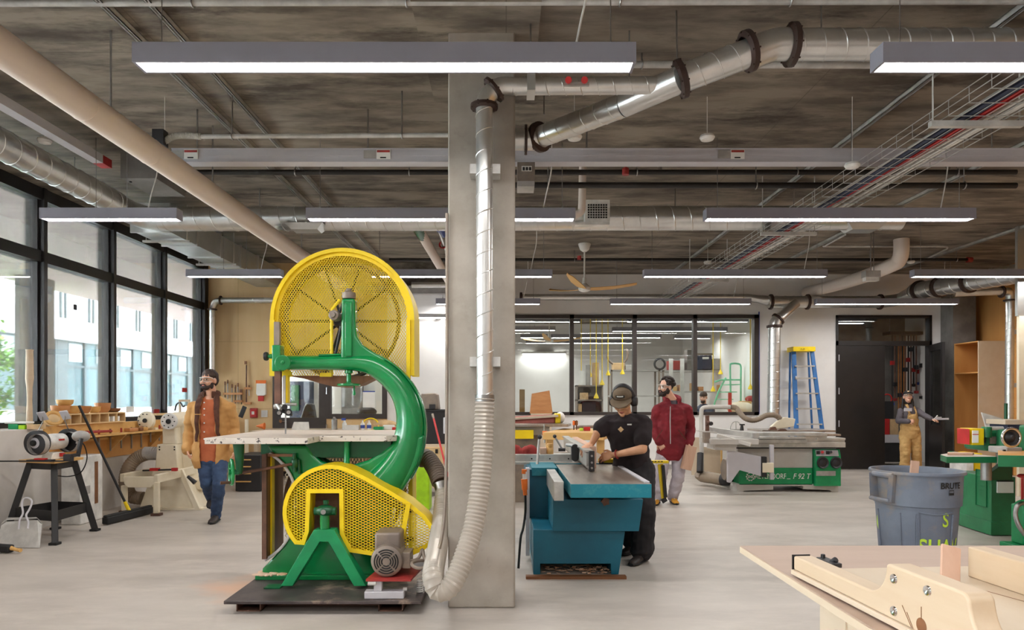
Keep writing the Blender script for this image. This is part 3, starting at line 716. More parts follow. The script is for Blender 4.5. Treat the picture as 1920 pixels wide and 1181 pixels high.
# ------------------------------------------------------------------ white pipes
t = thing('drain_pipe', 'fat off-white drain pipe running from upper left towards the wheel guard', 'pipe', (-2.66, 8, 3.25))
MB().cyl((-2.66, 1.2, 3.25), (-2.66, 12.44, 3.25), .097, n=32).build('pipe', 'pvc_white', t)
for y in (4.3, 5.1): MB().torus((-2.66, y, 3.25), (0, 1, 0), .097, .003).build('joint_ring', 'pvc_white', t)
for y in (4.6, 6.2, 8.9): MB().cyl((-2.66, y, 3.34), (-2.66, y, CEIL), .007, n=6).build('hanger_rod', 'steel', t)
t = thing('drain_pipe', 'white drain pipe dropping from the ceiling and bending back at right', 'pipe', P(1600, 520, 11.5))
MB().tube(smoothpts([V((X(1690, 10.6), 10.6, CEIL)), P(1690, 470, 10.6), P(1686, 486, 10.7), P(1672, 497, 10.9), P(1600, 525, 12.2), P(1512, 549, 13.57)], 6), .112, 28).build('pipe', 'pvc_white', t)
t = thing('drain_pipe', 'white pipe with a green label slanting down beside the column top', 'pipe', P(800, 465, 9.5))
MB().cyl(P(778, 418, 8.6), P(852, 545, 11.9), .065, n=20).build('pipe', 'pvc_white', t)
MB().cyl(P(781, 424, 8.7), P(792, 443, 9.1), .067, n=20).build('pipe_label', 'green_dark', t)
t = thing('water_pipe', 'narrow pipe with a blue label beside the column', 'pipe', P(825, 430, 9))
MB().cyl(P(818, 418, 8.8), P(840, 480, 10.4), .03, n=12).build('pipe', 'steel', t); MB().cyl(P(819, 422, 8.9), P(830, 440, 9.4), .045).build('pipe_label', 'blue', t)
MB().torus(P(830, 459, 9.8), (0, 1, 0), .045, .012).build('valve_wheel', 'red', t)
t = thing('vent_pipe', 'vertical white pipe with an elbow above the white air register', 'pipe', P(1090, 350, 7.2))
MB().tube(smoothpts([V((X(1093, 7.2), 7.2, CEIL)), P(1092, 340, 7.2), P(1091, 385, 7.2), P(1088, 398, 7.2), P(1076, 404, 7.2)], 5), .04, 18).build('pipe', 'pvc_white', t)

# ------------------------------------------------------------------ sprinkler pipes with heads, conduits, bus duct
def run(name, label, cat, p0, p1, r, m, group=None, hang=(), hm='steel'):
    t = thing(name, label, cat, (V(p0)+V(p1))/2, group); MB().cyl(p0, p1, r, n=14).build('pipe', m, t)
    for f in hang:
        q = V(p0).lerp(V(p1), f); MB().cyl(q, (q.x, q.y, CEIL), .006, n=6).torus(q, (1, 0, 0), r+.006, .006, 14, 5).build('hanger', hm, t)
    return t
t = run('sprinkler_pipe', 'black sprinkler pipe directly beneath the silver bus duct', 'pipe', P(325, 323, 7.0), P(1905, 323, 7.0), .027, 'sprinkler_black', hang=(.145, .28, .55, .74, .93))
for px in (1173,): MB().cyl(P(px, 316, 6.96), P(px, 328, 6.96), .035).sph(P(px, 318, 6.96), .03).build('red_fitting', 'red_dull', t)
for px in (640, 1238, 1778): MB().cyl(P(px, 320, 7), P(px, 312, 7), .02).cyl(P(px, 312, 7), P(px, 306, 7), .03, n=8).build('sprinkler_head', 'chrome', t)
t = run('sprinkler_pipe', 'second black pipe, lower and right of the column', 'pipe', P(930, 347, 6.9), P(1905, 348, 6.9), .03, 'sprinkler_black', hang=(.1, .5, .9))
t = run('sprinkler_pipe', 'thin far black sprinkler pipe behind the ceiling fan', 'pipe', P(730, 487, 11.4), P(1815, 487, 11.4), .027, 'sprinkler_black', hang=(.1, .32, .58, .83, .98))
MB().cyl(P(1813, 487, 11.4), P(1822, 487, 11.4), .045).build('red_fitting', 'red_dull', t)
MB().cyl(P(1086, 487, 11.36), P(1086, 480, 11.36), .035).build('red_fitting', 'red_dull', t)
run('conduit', 'steel conduit left of the column, ending in a flexible tail', 'conduit', P(375, 256, 5.5), P(880, 253, 5.5), .018, 'zinc', hang=(.12, .75))
t = thing('flexible_conduit', 'grey flexible conduit curving off the steel conduit at left', 'conduit', P(340, 258, 5.5))
hose([P(377, 256, 5.5), P(350, 254, 5.5), P(325, 256, 5.5), P(305, 268, 5.5)], .022, .012, 10, .005).build('flex_tube', 'zinc', t)
MB().box(X(291, 5.5), X(312, 5.5), 5.45, 5.53, Z(275, 5.5), Z(246, 5.5)).build('junction_box', 'black_plastic', t)
run('conduit', 'steel conduit across the very top of the picture', 'conduit', P(-40, 6, 4.22), P(1960, 2, 4.24), .02, 'zinc', hang=(.2, .4, .6, .76))
run('conduit', 'steel conduit running behind the big exhaust duct at right', 'conduit', P(1180, 121, 4.9), P(1650, 122, 4.9), .024, 'zinc', hang=(.05, .3))
bt = thing('busway', 'long silver overhead power busway crossing the room under the ceiling', 'power busway', (1, 5.85, 3.47))
bz = Z(291, 5.8)
for nm, x0, x1 in (('track', X(322, 5.8), X(846, 5.8)), ('track', X(962, 5.8), 9.2)):
    b = MB().box(x0, x1, 5.8, 5.9, bz-.055, bz+.058).box(x0, x1, 5.79, 5.91, bz+.048, bz+.058).box(x0, x1, 5.79, 5.91, bz-.06, bz-.05).box(x0, x1, 5.794, 5.8, bz-.006, bz+.02)
    b.build(nm, 'light_housing', bt)
MB().box(X(846, 5.8), X(962, 5.8), 5.8, 5.9, bz-.055, bz+.058).build('track', 'light_housing', bt)
for px in (345, 706, 1370):
    k = .82
    MB().box(X(px-24, 5.79), X(px-1, 5.79), 5.786, 5.794, bz-.035*k, bz+.045*k).build('rating_plate', 'clear_grey', bt)
    w_ = MB().box(X(px, 5.79), X(px+26, 5.79), 5.786, 5.794, bz-.035, bz+.045).build('warning_label', 'paper', bt)
    MB().box(X(px+1, 5.79), X(px+25, 5.79), 5.784, 5.786, bz+.02, bz+.038).build('red_stripe', 'red_dull', w_)
    MB().box(X(px+7, 5.79), X(px+18, 5.79), 5.784, 5.786, bz-.03, bz-.02).build('black_stripe', 'black_ink', w_)
for px in (370, 690, 1100, 1597, 1860):
    MB().cyl((X(px, 5.85), 5.85, bz+.05), (X(px, 5.85), 5.85, CEIL), .007, n=6).build('hanger_rod', 'steel', bt)
# tap-off box
t = thing('switch_box', 'grey breaker box hanging from the busway beside the column', 'electrical box', P(985, 325, 5.8))
MB().box(X(970, 5.72), X(1003, 5.72), 5.72, 5.9, Z(340, 5.72), Z(304, 5.72)).build('enclosure', 'motor_grey', t)
MB().box(X(970, 5.72), X(1002, 5.72), 5.71, 5.9, Z(350, 5.72), Z(340, 5.72)).build('lower_cover', 'clear_grey', t)
MB().box(X(978, 5.72), X(997, 5.72), 5.708, 5.72, Z(321, 5.72), Z(312, 5.72)).build('breaker_window', 'white_plastic', t)
b = MB()
for i in range(3): b.box(X(980+6*i, 5.7), X(984+6*i, 5.7), 5.7, 5.71, Z(319, 5.7), Z(313, 5.7))
b.build('breaker_switch', 'black_ink', t)
t = thing('switch_box', 'grey box on the drain pipe near the left windows', 'electrical box', P(265, 320, 6.6))
MB().box(X(226, 6.6), X(292, 6.6), 6.6, 7.2, Z(334, 6.6), Z(285, 6.6)).build('enclosure', 'dark_concrete', t)
MB().cyl(P(245, 339, 6.7), P(245, 342, 6.7), .012).build('latch', 'black_ink', t)
# ceiling channels
def channel(x, y0, y1, label, z=CEIL):
    t = thing('ceiling_channel', label, 'metal channel', (x, (y0+y1)/2, z), 'channels on the ceiling')
    MB().box(x-.02, x-.014, y0, y1, z-.042, z).box(x+.014, x+.02, y0, y1, z-.042, z).box(x-.02, x-.009, y0, y1, z-.042, z-.037).box(x+.009, x+.02, y0, y1, z-.042, z-.037).box(x-.02, x+.02, y0, y1, z-.004, z).build('strut', 'zinc', t)
channel(-2.50, 2, 12.4, 'leftmost ceiling channel, passing above the left end of the big linear light')
channel(-2.20, 2, 12.4, 'ceiling channel just right of the leftmost one, above the bandsaw')
channel(3.24, 2, 13.5, 'ceiling channel above the cable tray, on its left side')
channel(5.0, 5, 13.5, 'ceiling channel on the right, outside the cable tray')
channel(7.4, 6, 13.5, 'short ceiling channel near the right-hand wall')
t = thing('conduit', 'thin steel conduit loop on the ceiling above the bent white pipe', 'conduit', P(1650, 461, 10.8))
MB().tube(smoothpts([P(1585, 440, 9.9), P(1552, 458, 10.7), P(1549, 461, 10.8), P(1556, 462, 10.85), P(1700, 462, 10.85), P(1768, 462, 10.85), P(1776, 465, 10.9), P(1770, 469, 11.2), P(1735, 486, 11.9)], 4), .014, 8).build('pipe', 'zinc', t)
# cable tray
t = thing('cable_tray', 'wire basket cable tray running back under the ceiling at right', 'cable tray', (3.15, 8, 3.26))
tx0, tx1, tz = 2.92, 3.42, 3.27; b = MB()
for i in range(7):
    x = tx0+(tx1-tx0)*i/6; b.cyl((x, 2.6, tz), (x, 13.2, tz), .0035, n=6)
for x in (tx0, tx1):
    for z in (tz+.05, tz+.1): b.cyl((x, 2.6, z), (x, 13.2, z), .0035, n=6)
b.build('long_wires', 'galvanised_flat', t)
b = MB(); y = 2.7
while y < 13.2:
    b.tube([(tx0, y, tz+.1), (tx0, y, tz-.004), (tx1, y, tz-.004), (tx1, y, tz+.1)], .0035, 6); y += .2
b.build('cross_wires', 'galvanised_flat', t)
for i, (x, m, r) in enumerate(((3.08, 'navy', .02), (3.12, 'navy', .02), (3.16, 'red', .012), (3.185, 'red', .012), (3.24, 'white_plastic', .01), (3.3, 'white_plastic', .014), (3.335, 'white_plastic', .012), (3.04, 'clear_grey', .01))):
    pts = [(x+.012*math.sin(k*1.7+i), 2.6+k*.88, tz+.02+.004*math.sin(k+i)) for k in range(13)]
    tag(MB().tube(smoothpts(pts, 3), r, 6).build('cable', m), ['dark blue cable, outermost left in the cable tray', 'dark blue cable beside the red ones in the tray', 'red cable touching the dark blue ones in the tray', 'second red cable in the tray', 'thin white cable in the middle of the tray', 'thick white cable at the right of the tray', 'white cable along the right rail of the tray', 'thin grey cable along the left of the tray'][i], 'cable', 'cables in the overhead tray')
for y in (4.57, 7.6, 10.6):
    b = MB().box(2.84, 3.46, y-.02, y+.02, tz-.05, tz-.012).cyl((2.86, y, tz-.03), (2.86, y, CEIL), .006, n=6).cyl((3.44, y, tz-.03), (3.44, y, CEIL), .006, n=6); b.build('trapeze', 'zinc', t)
# detectors
def detector(px, py, d, label):
    t = thing('smoke_detector', label, 'smoke detector', P(px, py, d), 'smoke detectors hung on cords')
    c = P(px, py, d); MB().lathe([(0, .02), (.055, .018), (.062, 0), (.05, -.02), (.02, -.03), (0, -.03)], c, (0, 0, 1), 20).build('sensor_body', 'white_plastic', t)
    MB().cyl(c, (c.x, c.y, CEIL), .003, n=6).build('cord', 'white_plastic', t)
for a in ((1598, 310, 5.6, 'smoke detector on a long cord below the busway, right side'), (1077, 257, 5.4, 'white disc detector under the slanting duct by the column'), (1326, 258, 5.6, 'small white detector on the ceiling right of the slanting duct'),
          (1327, 492, 10.6, 'far smoke detector beside the cable tray'), (1708, 491, 11.25, 'far smoke detector right of the bent white pipe'), (84, 264, 6.2, 'white disc detector near the left windows'), (309, 312, 5.6, 'white sensor hanging in front of the fat drain pipe')): detector(*a)
t = thing('gas_detector', 'grey and white sensor box hanging from twin rods at right', 'sensor', P(1634, 515, 10))
MB().box(X(1620, 10), X(1648, 10), 9.95, 10.08, Z(520, 10), Z(508, 10)).build('housing', 'clear_grey', t); MB().box(X(1621, 10), X(1646, 10), 9.96, 10.06, Z(527, 10), Z(520, 10)).build('lower_cover', 'white_plastic', t)
for px in (1633, 1638): MB().cyl(P(px, 508, 10), (X(px, 10), 10, CEIL), .008, n=6).build('hanger_rod', 'steel', t)
# exit light hung along the left windows
t = thing('emergency_light', 'long grey emergency light with red end, along the left ceiling', 'light fitting', P(110, 215, 5.6))
MB().box(X(40, 5.6)-.02, X(40, 5.6)+.08, 5.2, 6.6, 3.68, 3.76).build('housing', 'light_housing', t); MB().box(X(40, 5.6)-.02, X(40, 5.6)+.08, 6.6, 6.75, 3.68, 3.76).build('red_end', 'red', t)
# ceiling fan
def ceiling_fan(x, y, zc, zh, R, label, a0):
    t = thing('ceiling_fan', label, 'ceiling fan', (x, y, zh))
    MB().lathe([(0, 0), (.1, -.002), (.1, -.02), (.07, -.1), (.03, -.13), (0, -.13)], (x, y, zc), (0, 0, 1), 20).build('canopy', 'white_plastic', t)
    MB().cyl((x, y, zc-.1), (x, y, zh+.1), .014).build('rod', 'white_plastic', t)
    MB().lathe([(0, .18), (.03, .17), (.035, .08), (.09, .03), (.1, 0), (.09, -.03), (.05, -.05), (0, -.05)], (x, y, zh), (0, 0, 1), 24).build('motor_hub', 'white_plastic', t)
    for k in range(3):
        a = a0+k*2*PI/3; M = Matrix.Translation((x, y, zh)) @ Matrix.Rotation(a, 4, 'Z')
        prof = [(.08, .05), (.2, .07), (R*.55, .075), (R*.9, .05), (R, .012)]; vs = []; fs = []
        for r, w_ in prof:
            z = .1*(r/R)**2
            for q in ((-w_, .012), (w_, -.012), (w_, -.022), (-w_, .002)): vs.append(M @ V((r, q[0], z+q[1])))
        for i in range(4):
            for k2 in range(4): fs.append((4*i+k2, 4*i+(k2+1) % 4, 4*i+4+(k2+1) % 4, 4*i+4+k2))
        fs += [(0, 1, 2, 3), (16, 17, 18, 19)]
        MB().add(vs, fs).build('blade', 'honey_wood', t)
ceiling_fan(X(1096, 10.9), 10.9, CEIL, Z(541, 10.9), .86, 'white ceiling fan with wooden blades above the long inner window', .12)
ceiling_fan(X(1030, 16), 16, CEIL, Z(634, 16)-.06, .8, 'ceiling fan seen through the glass at the left of the inner window', .3)
# vertical steel guide at the right
t = thing('door_track', 'tall grey steel door track with a cream panel at the right edge of the photo', 'door track', P(1914, 450, 9.8))
MB().box(X(1908, 9.8), X(1921, 9.8), 9.8, 9.85, Z(592, 9.8), CEIL).build('track', 'galvanised_flat', t); MB().box(X(1911, 9.8), X(1911, 9.8)+.9, 9.8, 9.85, 0, Z(592, 9.8)).build('door_panel', 'cream_enamel', t)
# ------------------------------------------------------------------ the big bandsaw
def inset(poly, d):
    n = len(poly); area = sum(poly[i][0]*poly[(i+1) % n][1]-poly[(i+1) % n][0]*poly[i][1] for i in range(n)); sg = 1 if area > 0 else -1
    out = []
    for i in range(n):
        p0, p1, p2 = V((*poly[i-1], 0)), V((*poly[i], 0)), V((*poly[(i+1) % n], 0))
        a = (p1-p0).normalized(); b = (p2-p1).normalized()
        na = V((-a.y, a.x, 0))*sg; nb = V((-b.y, b.x, 0))*sg
        m = (na+nb)
        if m.length < 1e-4: m = na
        m.normalize(); k = d/max(.35, m.dot(na)); q = p1+m*k; out.append((q.x, q.y))
    return out
def pxpoly(pts, d): return [(X(a, d), Z(b, d)) for a, b in pts]
bs = thing('bandsaw', 'large antique green bandsaw with yellow mesh wheel guards on a steel plate', 'bandsaw', (X(610, 5), 5.0, 0))
G = 'green_enamel'
# steel plate on channels
pl = MB().box(-1.827, -.546, 4.42, 5.55, .07, .092).build('base_plate', 'plate_steel', bs, bevel=.004)
for pa, pb in ((443, 489), (709, 756)):
    x0, x1 = X(pa, 4.5), X(pb, 4.5)
    MB().box(x0, x0+.008, 4.5, 5.5, 0, .07).box(x1-.008, x1, 4.5, 5.5, 0, .07).box(x0, x1, 4.5, 5.5, 0, .008).build('channel_runner', 'rust', bs)
MB().box(X(489, 4.6), X(709, 4.6), 4.62, 4.65, .002, .07).build('cross_channel', 'rust', bs)
# casting: lower body, C arm, post
d = 5.0
body = [(499, 836), (577, 835), (588, 852), (602, 865), (625, 873), (653, 874), (690, 863), (715, 848), (735, 832), (796, 815), (790, 850), (777, 884), (760, 910), (744, 936), (728, 965),
        (735, 1010), (752, 1045), (772, 1072), (772, 1080), (490, 1080), (492, 1066), (515, 1042), (533, 1020), (545, 995), (553, 970), (556, 945), (553, 915), (546, 890), (532, 868), (514, 850)]
fr = MB().prism(pxpoly(body, d), 'y', 4.99, 5.2)
fr.build('frame_body', G, bs, bevel=.03, seg=4)
cen = [(540, 680, 13.5), (600, 680, 13.5), (650, 679.5, 15), (675, 680, 17), (700, 685, 20), (728, 703, 22), (750, 727, 23), (764, 755, 25), (770, 786, 27), (768, 820, 29), (757, 852, 32), (738, 882, 36), (712, 915, 42)]
sp = smoothpts([(X(a, 5.08), 5.08, Z(b, 5.08)) for a, b, _ in cen], 5); rr = smoothpts([(c[2], 0, 0) for c in cen], 5)
fr = MB().tube(sp, [(r.x/FP*5.08, .055+(r.x-13)/FP*5.08*1.0) for r in rr], 20, up=(0, 1, 0))
fr.v = fr.v; fr.build('c_arm', G, bs, ang=60)
# ridge along the outside of the arm
rg = []
for i in range(5, len(sp)-6):
    t = (sp[i+1]-sp[i-1]).normalized(); nrm = V((0, 1, 0)).cross(t); rg.append(sp[i]+nrm*(rr[i].x/FP*5.08*1.0)*(1 if nrm.dot(sp[i]-P(690, 790, 5.08)) > 0 else -1))
MB().tube(rg, [(.012, .045)]*len(rg), 10, up=(0, 1, 0)).build('rim_flange', G, bs)
po = [(641, 560), (666, 560), (667, 610), (670, 632), (679, 646), (700, 660), (722, 672), (722, 690), (639, 690)]
MB().prism(pxpoly(po, 5.05), 'y', 5.03, 5.13).build('post', G, bs, bevel=.018, seg=4)
MB().box(X(647, 5.02), X(660, 5.02), 5.01, 5.05, Z(668, 5.02), Z(566, 5.02)).build('post_rib', G, bs, bevel=.006)
c = P(654, 560, 5.08)
MB().lathe([(0, 0), (.05, 0), (.052, .02), (.05, .045), (.03, .05), (.022, .06), (.02, .075), (0, .075)], c, (0, 0, 1), 20).build('post_cap', 'motor_grey', bs)
# upper wheel
wc = P(642, 602, 5.29); R = .447
MB().lathe([(R, -.03), (R+.006, 0), (R, .03), (R-.02, .03), (R-.02, -.03), (R, -.03)], wc, (0, 1, 0), 64).build('wheel_rim', 'hose_dark', bs)
for k in range(10):
    a = 2*PI*k/10; u = V((math.cos(a), 0, math.sin(a))); MB().cyl(wc+u*.05, wc+u*(R-.015), .011, .009, n=8).build('spoke', 'black_paint', bs)
MB().lathe([(0, -.1), (.045, -.1), (.06, -.06), (.07, .04), (.03, .06), (0, .06)], wc, (0, 1, 0), 24).build('wheel_hub', 'black_paint', bs)
hb = P(626, 591, 5.02); MB().lathe([(0, -.05), (.02, -.05), (.022, -.02), (.036, -.015), (.04, .05), (.03, .12), (0, .12)], hb, (0, 1, 0), 20).build('axle_bearing', 'motor_grey', bs)
MB().cyl(P(640, 612, 5.1), P(628, 668, 5.1), .014, .01).cyl(P(632, 598, 5.1), P(642, 570, 5.1), .01).build('shift_lever', 'black_paint', bs)
# upper guard
d = 5.14
def arch(r, bot, n=40): return [(642-r, bot)] + [(642-r*math.cos(PI*i/n), 600-r*math.sin(PI*i/n)) for i in range(n+1)] + [(642+r, bot)]
og, ig, mg = pxpoly(arch(135, 704), d), pxpoly(arch(121, 704), d), pxpoly(arch(128, 704), d)
b = MB().ringpoly(og[:], ig[:], 'y', 5.15, 5.16)
b2 = MB()
def openband(mb, o, i, y0, y1):
    n = len(o); vs = []
    for y in (y0, y1): vs += [(p[0], y, p[1]) for p in o] + [(p[0], y, p[1]) for p in i]
    fs = []
    for k in range(n-1): fs += [(k, k+1, n+k+1, n+k), (2*n+k, 3*n+k, 3*n+k+1, 2*n+k+1), (k, 2*n+k, 2*n+k+1, k+1), (n+k, n+k+1, 3*n+k+1, 3*n+k)]
    fs += [(0, n, 3*n, 2*n), (n-1, 3*n-1, 4*n-1, 2*n-1)]
    return mb.add(vs, fs)
rim = openband(MB(), og, ig, 5.155, 5.165); openband(rim, og, mg, 5.13, 5.156); og2 = pxpoly(arch(134, 704), d)
openband(rim, og, og2, 5.165, 5.44); openband(rim, og, ig, 5.43, 5.44)
rim.build('guard_hoop', 'yellow_paint', bs)
slot = [(622, 704), (622, 592), (626, 576), (638, 562), (667, 562), (667, 640), (690, 660), (720, 680), (728, 704)]
inner = arch(121, 704)
front = inner + slot[::-1]
lattice([pxpoly(front, d)], .0197, .030, .0039, lambda u, v: (u, 5.16, v)).build('front_mesh', 'yellow_paint', bs)
lattice([pxpoly(arch(122, 704), d)], .0197, .030, .003, lambda u, v: (u, 5.435, v)).build('rear_mesh', 'yellow_paint', bs)
pts = [P(a, b_, 5.15) for a, b_ in slot[:5]]; MB().tube(smoothpts(pts[:4], 4), [(.012, .005)]*13, 8, up=(0, 1, 0)).build('slot_edge', 'yellow_paint', bs)
MB().box(X(507, d), X(516, d), 5.12, 5.16, Z(705, d), Z(600, d)).build('corner_post', 'yellow_paint', bs)
MB().box(X(763, d), X(770, d), 5.11, 5.15, Z(760, d), Z(600, d)).build('corner_post', 'yellow_paint', bs)
MB().box(X(528, d), X(546, d), 5.13, 5.17, Z(706, d), Z(697, d)).build('bottom_bar', 'yellow_paint', bs); MB().box(X(600, d), X(622, d), 5.13, 5.17, Z(706, d), Z(699, d)).build('bottom_bar', 'yellow_paint', bs)
bel = [(545, 705), (575, 710), (605, 719), (630, 725), (655, 727), (680, 722), (700, 712), (722, 705)]
MB().prism(pxpoly(bel, 5.28), 'y', 5.2, 5.4).build('lower_shroud', 'panel_brown', bs)
# guide post side
MB().box(X(511, 5.02), X(527, 5.02), 5.0, 5.1, Z(696, 5.02), Z(647, 5.02)).build('guide_block', G, bs, bevel=.008)
MB().box(X(516, 5.06), X(526, 5.06), 5.03, 5.07, Z(650, 5.06), Z(604, 5.06)).build('slide_bar', 'motor_grey', bs)
MB().box(X(517, 5.06), X(528, 5.06), 5.03, 5.07, Z(757, 5.06), Z(695, 5.06)).build('slide_bar', 'rust', bs)
MB().cyl(P(530, 680, 4.94), P(530, 680, 5.05), .056, n=28).cyl(P(530, 679, 4.92), P(530, 679, 4.95), .014).build('clamp_disc', G, bs, bevel=.006)
MB().cyl(P(511, 668, 5.02), P(503, 668, 5.02), .012).sph(P(508, 668, 5.02), .018).build('lock_stud', G, bs)
b = MB().lathe([(0, -.012), (.03, -.012), (.034, 0), (.03, .012), (0, .012)], P(499, 668, 5.02), (1, 0, 0), 12).build('lock_wheel', 'black_paint', bs)
MB().box(X(531, 5.1), X(536, 5.1), 5.09, 5.12, Z(756, 5.1), Z(704, 5.1)).build('blade_cover', 'white_plastic', bs)
MB().box(X(538, 5.12), X(542, 5.12), 5.09, 5.14, Z(758, 5.12), Z(704, 5.12)).build('blade_cover', 'yellow_paint', bs)
g = MB(); q = P(530, 765, 5.1)
g.cyl(P(514, 762, 5.05), P(533, 762, 5.05), .018).cyl(P(519, 757, 5.05), P(526, 768, 5.02), .014).cyl(P(536, 758, 5.08), P(556, 758, 5.08), .011); g.build('guide_arm', 'aluminium', bs)
g = MB().cbox(P(533, 770, 5.08), (.07, .06, .03)).cyl(P(523, 774, 5.02), P(523, 774, 5.1), .025).cyl(P(541, 773, 5.02), P(541, 773, 5.1), .026).cyl(P(534, 763, 5.02), P(534, 763, 5.1), .02).beam(P(520, 768, 5.05), P(548, 778, 5.05), .02, .016)
g.build('blade_guide', 'black_paint', bs)
MB().cyl(P(541, 773, 5.01), P(541, 773, 5.025), .014).build('guide_bearing', 'steel', bs); MB().cyl(P(523, 774, 5.01), P(523, 774, 5.025), .014).build('guide_bearing', 'steel', bs)
MB().box(X(534, 5.2), X(537, 5.2), 5.2, 5.202, 1.13, Z(700, 5.2)).build('blade', 'steel', bs)
# tension handwheel
c = P(654, 721, 5.08)
MB().lathe([(0, .105), (.028, .105), (.03, .085), (.018, .08), (.018, .02), (.03, .012), (.085, .006), (.088, -.004), (.08, -.012), (.03, -.008), (0, -.012)], c, (0, 0, 1), 28).build('tension_wheel', G, bs)
MB().lathe([(0, .01), (.006, 0), (.007, -.03), (.012, -.045), (.011, -.065), (0, -.072)], P(664, 724, 5.05), (0, 0, 1), 12).build('wheel_handle', G, bs)
# table
zt = 1.135
tb = MB().prism([(-2.05, 4.647), (-1.347, 4.647), (-1.347, 5.85), (-2.05, 5.85)], 'z', zt-.042, zt).prism([(-1.343, 4.92), (-.86, 4.92), (-.80, 4.97), (-.78, 5.06), (-.78, 5.85), (-1.343, 5.85)], 'z', zt-.042, zt)
o = tb.build('table', ['chipped_white', 'table_worn'], bs, bevel=.003)
for p in o.data.polygons:
    if p.normal.z > .9: p.material_index = 1
MB().box(X(577, 5.05), X(735, 5.05), 5.0, 5.06, Z(856, 5.03), zt-.043).box(-1.9, -1.0, 5.3, 5.36, Z(852, 5.3), zt-.043).build('table_rib', 'green_dark', bs)
MB().lathe([(.035, -.2), (.03, -.19), (.022, -.17), (.02, -.02), (.024, 0)], (X(650, 4.97), 4.97, zt-.043), (0, 0, 1), 16, cap=True).build('trunnion_stud', G, bs)
MB().prism(pxpoly([(560, 838), (735, 838), (725, 850), (700, 858), (600, 858), (572, 850)], 5.1), 'y', 5.08, 5.14).build('trunnion', 'green_dark', bs)
# tilt handwheel
dw = 4.85; wcn = P(434, 885, dw); ax = V((-.87, -.5, 0))
br = MB().tube([(X(447, dw), dw, zt-.04), P(449, 862, dw), P(449, 888, dw)], [(.042, .03), (.03, .025), (.02, .02)], 14); br.cyl(P(449, 885, dw), wcn, .02)
br.build('wheel_bracket', 'green_dark', bs)
w_ = MB().torus(wcn, ax, .088, .011, 36, 8)
a1 = ax.cross(V((0, 0, 1))).normalized()
for k in range(5):
    th = 2*PI*k/5+.3; u = a1*math.cos(th)+V((0, 0, 1))*math.sin(th); w_.cyl(wcn, wcn+u*.085, .009, .007, n=8)
w_.cyl(wcn-ax*.02, wcn+ax*.02, .022); w_.build('tilt_handwheel', G, bs)
MB().cyl(wcn+V((0, 0, -.075))+a1*.02, wcn+V((0, 0, -.075))+a1*.02+ax*.07, .009, .012).build('crank_handle', 'rust', bs)
MB().cyl(P(445, 888, dw), P(548, 870, 4.95), .011, n=10).build('tilt_rod', 'rust', bs)
g = MB().sph(P(553, 868, 4.97), (.03, .03, .05)).cyl(P(552, 850, 4.96), P(553, 885, 4.96), .014).cyl(P(560, 862, 4.97), P(562, 888, 4.97), .012); g.build('rod_knuckle', 'green_dark', bs)
# lower wheel and its enclosure
lw = V((wc.x, 5.29, .62))
MB().lathe([(R, -.03), (R+.006, 0), (R, .03), (R-.02, .03), (R-.02, -.03), (R, -.03)], lw, (0, 1, 0), 56).build('wheel_rim', 'rust', bs)
for k in range(10):
    a = 2*PI*k/10+.2; u = V((math.cos(a), 0, math.sin(a))); MB().cyl(lw+u*.05, lw+u*(R-.015), .011, .009, n=8).build('spoke', 'black_paint', bs)
x0 = X(497, 4.95)
MB().box(x0-.016, x0, 4.97, 5.36, .24, 1.0).build('side_panel', 'panel_brown', bs)
MB().box(x0-.02, x0+.012, 4.94, 4.97, .24, 1.0).build('corner_strip', 'rust', bs)
MB().box(x0, x0+.012, 5.06, 5.12, .24, 1.0).build('guard_bar', 'yellow_paint', bs)
MB().box(x0, X(556, 5.0), 4.97, 5.36, .98, 1.0).build('top_panel', 'panel_brown', bs)
xr = X(774, 5.3)
lattice([[(x0, .26), (xr, .26), (xr, 1.0), (x0, 1.0)]], .026, .04, .006, lambda u, v: (u, 5.4, v)).build('rear_mesh', 'cream_enamel', bs)
MB().box(xr-.02, xr+.012, 5.2, 5.42, .2, Z(860, 5.3)).build('guard_bar', 'yellow_paint', bs)
lattice([[(5.16, .25), (5.4, .25), (5.4, .95), (5.16, .95)]], .026, .05, .006, lambda u, v: (X(757, 5.25), u, v)).build('side_mesh', 'yellow_paint', bs)
tr = [(505, 850), (522, 862), (538, 880), (549, 902), (555, 930), (556, 955), (552, 980), (542, 1006), (528, 1026), (512, 1040), (497, 1050)]
MB().tube(smoothpts([P(a, b_, 4.985) for a, b_ in tr], 4), [(.011, .008)]*41, 8, up=(0, 1, 0)).build('arc_trim', 'light_housing', bs)
# belt guard
d = 4.76
outl = [(620+89*math.cos(math.radians(a)), 960-89*math.sin(math.radians(a))) for a in range(222, 58, -8)] + [(690, 895), (730, 918), (767, 940), (798, 966), (814, 988), (815, 1004), (807, 1021), (795, 1031), (760, 1046), (730, 1046), (700, 1041), (655, 1034), (638, 1000), (637, 924), (583, 924), (580, 996), (572, 1021)]
op = pxpoly(outl, d); ip = inset(op, .028)
b = MB().ringpoly(op, ip, 'y', 4.745, 4.755); b.ringpoly(op, inset(op, .004), 'y', 4.755, 4.98)
b.beam(P(766, 944, 4.74), P(753, 1012, 4.74), .01, .032, up=(1, 0, 0)); b.build('belt_guard_frame', 'yellow_paint', bs)
lattice([inset(op, .006)], .039, .0195, .005, lambda u, v: (u, 4.757, v)).build('belt_guard_mesh', 'yellow_paint', bs)
MB().lathe([(0, -.02), (.21, -.02), (.215, 0), (.21, .02), (.03, .02)], P(612, 960, 4.9), (0, 1, 0), 40).build('drive_pulley', 'rust', bs)
